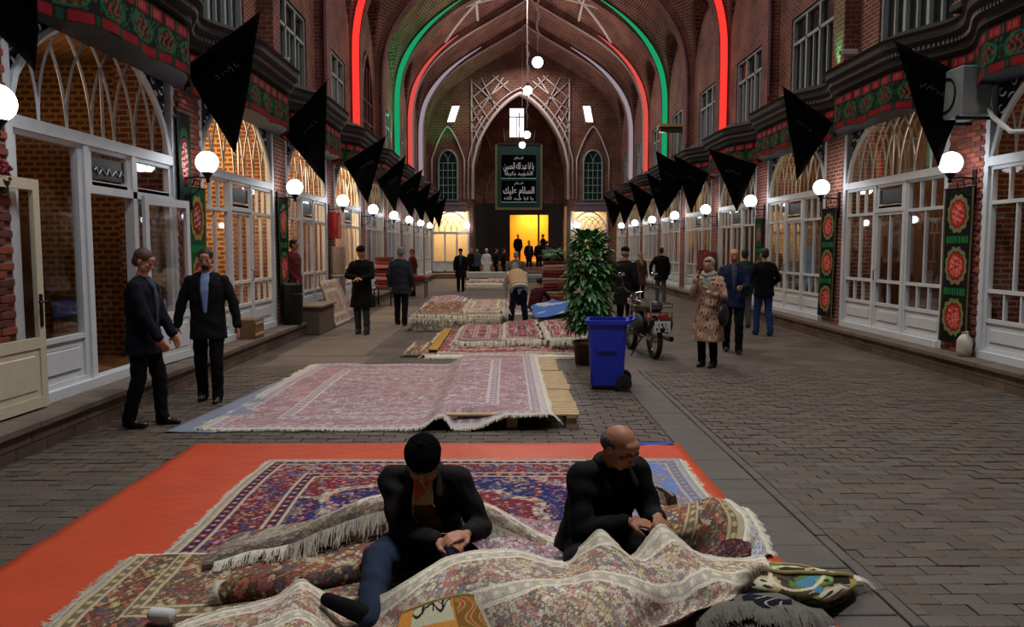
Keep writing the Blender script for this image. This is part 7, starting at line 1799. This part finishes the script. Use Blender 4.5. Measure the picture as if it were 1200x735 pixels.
# ---- things on the left ledge
MB_ = lambda: MB()
t = thing('crate', 'wooden box standing on the left ledge behind the bearded man', 'crate', (-4.28, 13.2, KH)); MB().bevbox(-4.42, -4.1, 12.95, 13.4, KH, KH+.32, .01).build('case', WOOD, t); 
for z in (.06, .24): MB().box(-4.105, -4.09, 12.95, 13.4, KH+z, KH+z+.04).build('batten', PALEW, t)
t = thing('waste_bin', 'black cylindrical waste bin on the ledge under the black banner', 'bin', (-4.22, 15.55, KH)); MB().lathe([(.17, 0), (.2, .02), (.21, .74), (.22, .76), (.22, .8), (.19, .8), (.18, .7)], 20, (-4.2, 15.55, KH)).build('drum', BLACK, t, smooth=True); MB().tube([(-4.2+.215*math.cos(a), 15.55+.215*math.sin(a), KH+.6) for a in np.linspace(0, 6.28, 20)[:-1]], .008, 4, closed=True).build('band', IRON, t)
t = thing('stone_seat', 'low brown box seat on the ledge right of the black waste bin', 'seat', (-4.0, 16.6, .0)); MB().bevbox(-4.35, -3.8, 16.1, 17.5, .0 + KH*0, .55, .015).build('block', mat('box_seat', (92, 76, 62), .8, var=.3, bump=.3), t); MB().bevbox(-4.38, -3.76, 16.06, 17.54, .55, .6, .01).build('top_board', mat('box_seat_top', (120, 104, 88), .7, var=.2), t)
def lean_rug(label, x, y0, y1, z0, h, dx, p_, seed, pbw=.25):
    n, m = 70, 60; P = np.zeros((n, m, 3))
    for i in range(n):
        f = i/(n-1); P[i, :, 0] = x - dx*f; P[i, :, 1] = np.linspace(y0, y1, m); P[i, :, 2] = z0 + h*f
    U, V = UVg(n, m, abs(y1-y0), h); o = rug_piece('display_carpet', P, rug_design(U, V, abs(y1-y0), h, p_, seed, pbw, .8), None, thick=.03); tag(o, label, 'carpet'); return o
lean_rug('small beige carpet with a round medallion leaning at the left kerb', -3.82, 17.75, 19.4, .02, 1.0, .35, BEI, 61)
lean_rug('narrow grey-rose carpet leaning just beyond the beige medallion one', -3.86, 19.5, 20.4, .02, .98, .32, ROS, 62)
t = thing('rolled_carpet', 'rolled pale carpet standing upright behind the leaning carpets', 'carpet', (-4.3, 19.6, KH)); MB().lathe([(.19, 0), (.2, .02), (.2, 1.5), (.19, 1.52)], 18, (-4.25, 20.0, KH)).build('roll', mat('rolled_carpet_back', (128, 112, 100), .9, var=.5, scale=14, bump=.4), t, smooth=True); MB().tube([(-4.25+.205*math.cos(a), 20.0+.205*math.sin(a), KH+.8) for a in np.linspace(0, 6.28, 18)[:-1]], .01, 4, closed=True).build('string', WHITE, t)
t = thing('hose_box', 'red fire hose box fixed to the third left pier', 'fire equipment', (-4.4, 20.1, 2.0)); MB().bevbox(-4.44, -4.2, 19.85, 20.35, 2.0, 2.65, .01).build('case', mat('red_enamel', (150, 24, 28), .35), t); MB().box(-4.2, -4.19, 19.9, 20.3, 2.05, 2.6).build('door', mat('red_enamel', (150, 24, 28), .35), t)
# goods stand with red textiles farther left, small table
for (y0, lbl) in ((24.4, 'red textiles heaped on a stand at the far left kerb'),):
    t = thing('goods_stand', lbl, 'stand', (-3.7, y0, 0))
    for xx in (-4.0, -3.5):
        for yy in (y0-.4, y0+.4): MB().box(xx-.02, xx+.02, yy-.02, yy+.02, 0, .5).build('leg', IRON, t)
    MB().bevbox(-4.05, -3.45, y0-.5, y0+.5, .5, .54, .01).build('shelf', DWOOD, t)
    for i in range(8):
        o = MB().bevbox(-3.98 + rnd.uniform(-.03, .03), -3.52, y0-.42+rnd.uniform(-.04, .04), y0+.42, .545+.12*i, .65+.12*i, .02).build('folded_textile', [FS[0], FS[3], FS[1]][i % 3]); tag(o, '%s folded red textile from the bottom of the far left stand' % ['lowest', 'second', 'third', 'fourth', 'fifth', 'sixth', 'seventh', 'topmost'][i], 'textile', 'folded textiles on the left stand')
t = thing('stool', 'small dark table with red cloth beyond the goods stand', 'table', (-3.1, 28.5, 0))
for xx in (-3.5, -2.9):
    for yy in (28.2, 28.9): MB().box(xx-.02, xx+.02, yy-.02, yy+.02, 0, .55).build('leg', DWOOD, t)
MB().bevbox(-3.55, -2.85, 28.15, 28.95, .55, .6, .01).build('top', DWOOD, t); MB().bevbox(-3.5, -2.9, 28.2, 28.9, .6, .78, .04).build('cloth', FS[0], t)
# low white bench-like block before the steps
t = thing('low_bench', 'long low whitish bench in front of the steps', 'bench', (-.6, 41.5, 0)); mb = MB(); MB().bevbox(-2.1, .3, 41.2, 42.0, .18, .5, .03).build('seat', mat('bench_white', (176, 172, 166), .7, var=.15), t)
for xx in (-1.9, -.9, .1): MB().bevbox(xx-.12, xx+.12, 41.3, 41.9, 0, .18, .01).build('support', mat('bench_grey', (120, 118, 114), .7), t)
t = thing('low_bench', 'shorter pale blue-grey bench end behind the stooping man', 'bench', (1.6, 41.5, 0)); MB().bevbox(.8, 2.4, 41.2, 42.0, .15, .38, .03).build('seat', mat('bench_blue', (130, 142, 156), .7), t)
for xx in (1.0, 2.2): MB().bevbox(xx-.1, xx+.1, 41.3, 41.9, 0, .15, .01).build('support', mat('bench_grey', (120, 118, 114), .7), t)
# ---- right side
p = at(1145, 418, KH); t = thing('jerrycan', 'white plastic jerrycan on the ledge at the foot of the right pier', 'jerrycan', (6.3, 10.85, KH))
b = Prims(); b.ell((0, 0, .15), (.09, .12, .17)); b.cap((0, 0, .08), (0, 0, .2), .10); b.build('body', mat('milky_plastic', (180, 174, 158), .45, var=.08), t, .012, 3); MB().tube([(0, .05, .29), (0, .05, .34)], .025, 10).build('cap', mat('cap_red', (140, 60, 50), .5), t, local=True); MB().tube([(0, -.08, .27), (0, -.06, .35), (0, .02, .33)], .013, 6).build('handle', mat('milky_plastic', (180, 174, 158)), t, local=True)
n, m = 60, 40; P = np.zeros((n, m, 3)); v_, u_ = np.meshgrid(np.linspace(0, 1, n), np.linspace(0, 1, m), indexing='ij'); P[..., 0] = 6.72 + .05*np.sin(u_*14 + v_*2) ; P[..., 1] = 17.55 + .75*u_; P[..., 2] = KH + .1 + 1.42*v_
o = MB().grid(P).build('hanging_cloth', mat('turquoise_blue_cloth', (44, 132, 186), .7, var=.3, scale=8), smooth=True); tag(o, 'bright turquoise-blue cloth hanging inside the right shop doorway', 'cloth'); md = o.modifiers.new('t', 'SOLIDIFY'); md.thickness = .008
for i, (yy, h, c) in enumerate(((24.3, 1.35, (104, 24, 30)), (24.75, 1.25, (84, 24, 30)), (25.2, 1.4, (96, 30, 34)))):
    o = MB().lathe([(.17, 0), (.19, .02), (.19, h), (.17, h+.02)], 16, (6.2, yy, KH)).build('rolled_carpet', mat('red_roll_%d' % i, c, .9, var=.4, bump=.5), smooth=True); tag(o, '%s of the three dark red carpet rolls upright at the right wall' % ['nearest', 'middle', 'farthest'][i], 'carpet roll', 'dark red rolls on the right ledge')
t = thing('air_conditioner', 'grey air-conditioner box under the nearest right canopy', 'air conditioner', (6.2, 10.9, 3.55))
MB().bevbox(5.93, 6.33, 10.55, 11.25, 3.5, 4.15, .02).build('case', mat('grey_enamel', (118, 122, 122), .5), t); MB().tube([(5.92, 10.9+.22*math.cos(a), 3.82+.22*math.sin(a)) for a in np.linspace(0, 6.28, 24)[:-1]], .012, 5, closed=True).build('fan_guard', IRON, t)
for yy in (10.65, 11.15): MB().box(5.93, 6.5, yy-.02, yy+.02, 3.46, 3.5).build('bracket', IRON, t)
MB().tube([(6.33, 10.6, 3.6), (6.2, 10.3, 3.45), (6.2, 9.9, 3.2), (6.3, 9.5, 3.15)], .03, 7).build('pipe', WHITE, t, smooth=True)
def camera_(label, x, y, z, s):
    t = thing('security_camera', label, 'camera', (x, y, z)); d = -s
    MB().tube([(x, y, z), (x + d*.12, y, z - .02)], .016).build('arm', WHITE, t); MB().bevbox(min(x+d*.1, x+d*.42), max(x+d*.1, x+d*.42), y-.05, y+.05, z-.04, z+.06, .01).build('housing', WHITE, t); MB().tube([(x+d*.42, y, z+.01), (x+d*.44, y, z+.01)], .03, 10).build('lens', BLACK, t)
camera_('white security camera below the near right upper window', XR, 15.3, 4.98+.45, 1); camera_('white security camera below the second left upper window', XL, 16.1, 5.45, -1)
t = thing('roof_bracket', 'small wooden canopy jutting from the right wall above the far flags', 'canopy', (6.4, 31, 7.0)); p = at(785, 150, Y=31.0); MB().bevbox(p.x - .45, 6.7, 30.7, 31.3, p.z + .0, p.z + .12, .01).build('board', PALEW, t); MB().box(p.x - .4, 6.7, 30.75, 31.25, p.z - .15, p.z).build('box_frame', DWOOD, t)
# floodlights on the canopies washing the vault
def flood(x, y, sgn, col, power, lbl, zt=5.03, aim=None, ang=70):
    t = thing('floodlight', lbl, 'floodlight', (x, y, zt), group='floodlights on the canopies')
    MB().bevbox(x-.12, x+.12, y-.16, y+.16, zt, zt+.12, .02).build('housing', BLACK, t); MB().box(x-.09, x+.09, y-.13, y+.13, zt+.12, zt+.13).build('lens', mat('frosted_lens', (200, 200, 200), .4), t)
    l = bpy.data.lights.new('floodlight_beam', 'SPOT'); l.energy = power; l.color = col; l.spot_size = R_(ang); l.spot_blend = .7; l.shadow_soft_size = .08
    o = bpy.data.objects.new('floodlight_beam', l); COL.objects.link(o); o.location = (x, y, zt + .18); tgt = V3(aim or (XC, y, 13)); o.rotation_euler = (tgt - o.location).to_track_quat('-Z', 'Y').to_euler()
for k in range(-1, 8):
    for sgn, x in ((-1, -4.25), (1, 6.25)):
        y = Y0 + (k + .5) * BAY
        flood(x, y, sgn, (1.0, .86, .80), FLP.get(k, 150), 'black floodlight on the %s canopy, %s from the near end, aimed at the vault' % ('left' if sgn < 0 else 'right', ordinal(k + 1)))
flood(6.3, Y0 + 1*BAY, 1, (.1, 1, .35), 90, 'green floodlight on the second right pier', zt=5.03, aim=(6.9, Y0 + BAY + .1, 9), ang=50)
flood(6.3, Y0 + .05, 1, (.9, .85, 1), 70, 'pale floodlight on the nearest right pier', zt=5.03, aim=(6.9, Y0 + .1, 9), ang=50)
flood(-4.4, Y0 + 5*BAY - .9, -1, (.1, 1, .35), 700, 'green floodlight in front of the green rib', zt=5.03, aim=(-3.6, Y0 + 5*BAY - .9, 11), ang=60)
flood(-4.4, Y0 + 7.6*BAY, -1, (.1, 1, .3), 420, 'green floodlight at the left of the end wall', zt=5.03, aim=(-3.4, Y0 + 7.9*BAY, 11), ang=50)
# ---- inside the nearest left shop
X0 = SL
def cabinet(x0, x1, y0, y1, z1, label, m=DWOOD, rows_=3):
    t = thing('cabinet', label, 'cabinet', ((x0+x1)/2, (y0+y1)/2, KH)); MB().bevbox(x0, x1, y0, y1, KH, z1, .01).build('body', m, t)
    for r_ in range(rows_):
        za = KH + .05 + (z1-KH-.1)*r_/rows_; zb = za + (z1-KH-.1)/rows_ - .04
        for h in (0, 1): ya = y0+.04+(y1-y0-.08)*h/2; yb = ya+(y1-y0-.08)/2-.02; d = MB().bevbox(x1-.0, x1+.02, ya, yb, za, zb, .006).build('door', m, t); MB().sphere((x1+.03, yb-.05 if h == 0 else ya+.05, (za+zb)/2), .012, 8, 6).build('knob', CHROME, d)
    return t
cabinet(-7.0, -6.5, 7.2, 8.7, 1.9, 'dark wooden cabinet inside the nearest left shop behind its wide window')
cabinet(-7.0, -6.45, 9.0, 10.9, 2.2, 'tall carved wooden cabinet seen through the open left doorway', WOOD)
t = thing('picture', 'gilt-framed dark picture hung inside the nearest left shop', 'picture', (-7.0, 9.9, 2.35)); mb = MB()
for a, b, c, d in ((9.35, 10.5, 2.4, 2.48), (9.35, 10.5, 3.2, 3.28), (9.35, 9.43, 2.48, 3.2), (10.42, 10.5, 2.48, 3.2)): mb.box(-7.07, -6.98, a, b, c, d)
mb.build('frame', mat('gilt', (170, 120, 50), .35, .6), t); MB().box(-7.07, -7.04, 9.43, 10.42, 2.48, 3.2).build('canvas', mat('canvas', (84, 54, 34), .6, var=.6, scale=5), t)
t = thing('chair', 'dark wooden chair just inside the open left doorway', 'chair', (-5.2, 9.3, KH))
for sx in (-.18, .18):
    for sy in (-.18, .18): MB().box(-5.2+sx-.02, -5.2+sx+.02, 9.3+sy-.02, 9.3+sy+.02, KH, KH+.45+(.5 if sy > 0 else 0)).build('leg', DWOOD, t)
MB().bevbox(-5.41, -4.99, 9.09, 9.51, KH+.45, KH+.49, .01).build('seat', DWOOD, t)
for z in (.65, .85): MB().box(-5.36, -5.04, 9.46, 9.5, KH+z, KH+z+.07).build('back_rail', DWOOD, t)
# merchandise in the other shops: shelf units with rolled rugs, each shop one unit
def shop_shelf(side, k, lbl, nr=4):
    X = SL if side < 0 else SR; c = Y0 + (k + .5) * BAY; xb = X + side*2.4; xa = X + side*2.0
    t = thing('shelf_unit', lbl, 'shelf', ((xa+xb)/2, c, KH), group='shelf units inside the shops')
    lo, hi = min(xa, xb), max(xa, xb)
    for yy in (c-1.6, c, c+1.6): MB().box(lo, hi, yy-.03, yy+.03, KH, 2.7).build('upright', DWOOD, t)
    for r_ in range(nr): MB().box(lo, hi, c-1.57, c+1.57, KH+.1+r_*.6, KH+.13+r_*.6).build('board', DWOOD, t)
    r2 = random.Random(k*7+side); mb = MB()
    for r_ in range(nr):
        for j in range(9):
            yy = c - 1.4 + j*.35
            if r2.random() < .15 or abs(yy - c) < .1: continue
            rr = r2.uniform(.1, .14); mb.tube([(lo, yy, KH+.135+rr+r_*.6), (hi, yy, KH+.135+rr+r_*.6)], rr, 10, mi=r2.randrange(4))
    mb.build('goods', [FS[0], FS[1], FS[2], WOOD], t)['kind'] = 'stuff'
for side, ks in ((-1, (0, 1)), (1, (-1, 0, 1, 2))):
    for k in ks: shop_shelf(side, k, 'dark shelf unit with rolled rugs inside the %s shop, %s from the near end' % ('left' if side < 0 else 'right', ordinal(k+2)))
# red flowers at the left edge, hung on the frame beside the first lamp
t = thing('flower_pot', 'small hanging pot of dark red flowers under the lamp at the left edge', 'plant', (-4.3, 6.95, 2.2)); cx, cy, cz = at(2, 205, Y=7.0); mb = MB()
for i in range(70): a, b2 = g.rand()*6.28, g.uniform(-1, 1); mb.sphere((cx-.02+.11*math.cos(a)*g.rand(), cy+.11*math.sin(a)*g.rand(), cz+.1*b2+.03), .018, 6, 4)
mb.build('blooms', mat('red_bloom', (110, 16, 22), .6), t)['kind'] = 'stuff'; MB().lathe([(.05, -.16), (.08, -.06), (.08, -.05)], 12, (cx-.02, cy, cz)).build('pot', BLACK, t); MB().tube([(cx-.02, cy, cz-.1), (cx-.15, cy, cz+.2), (SL+.05, cy, cz+.2)], .008, 5).build('hook', IRON, t)
bpy.data.scenes.remove(_S2)
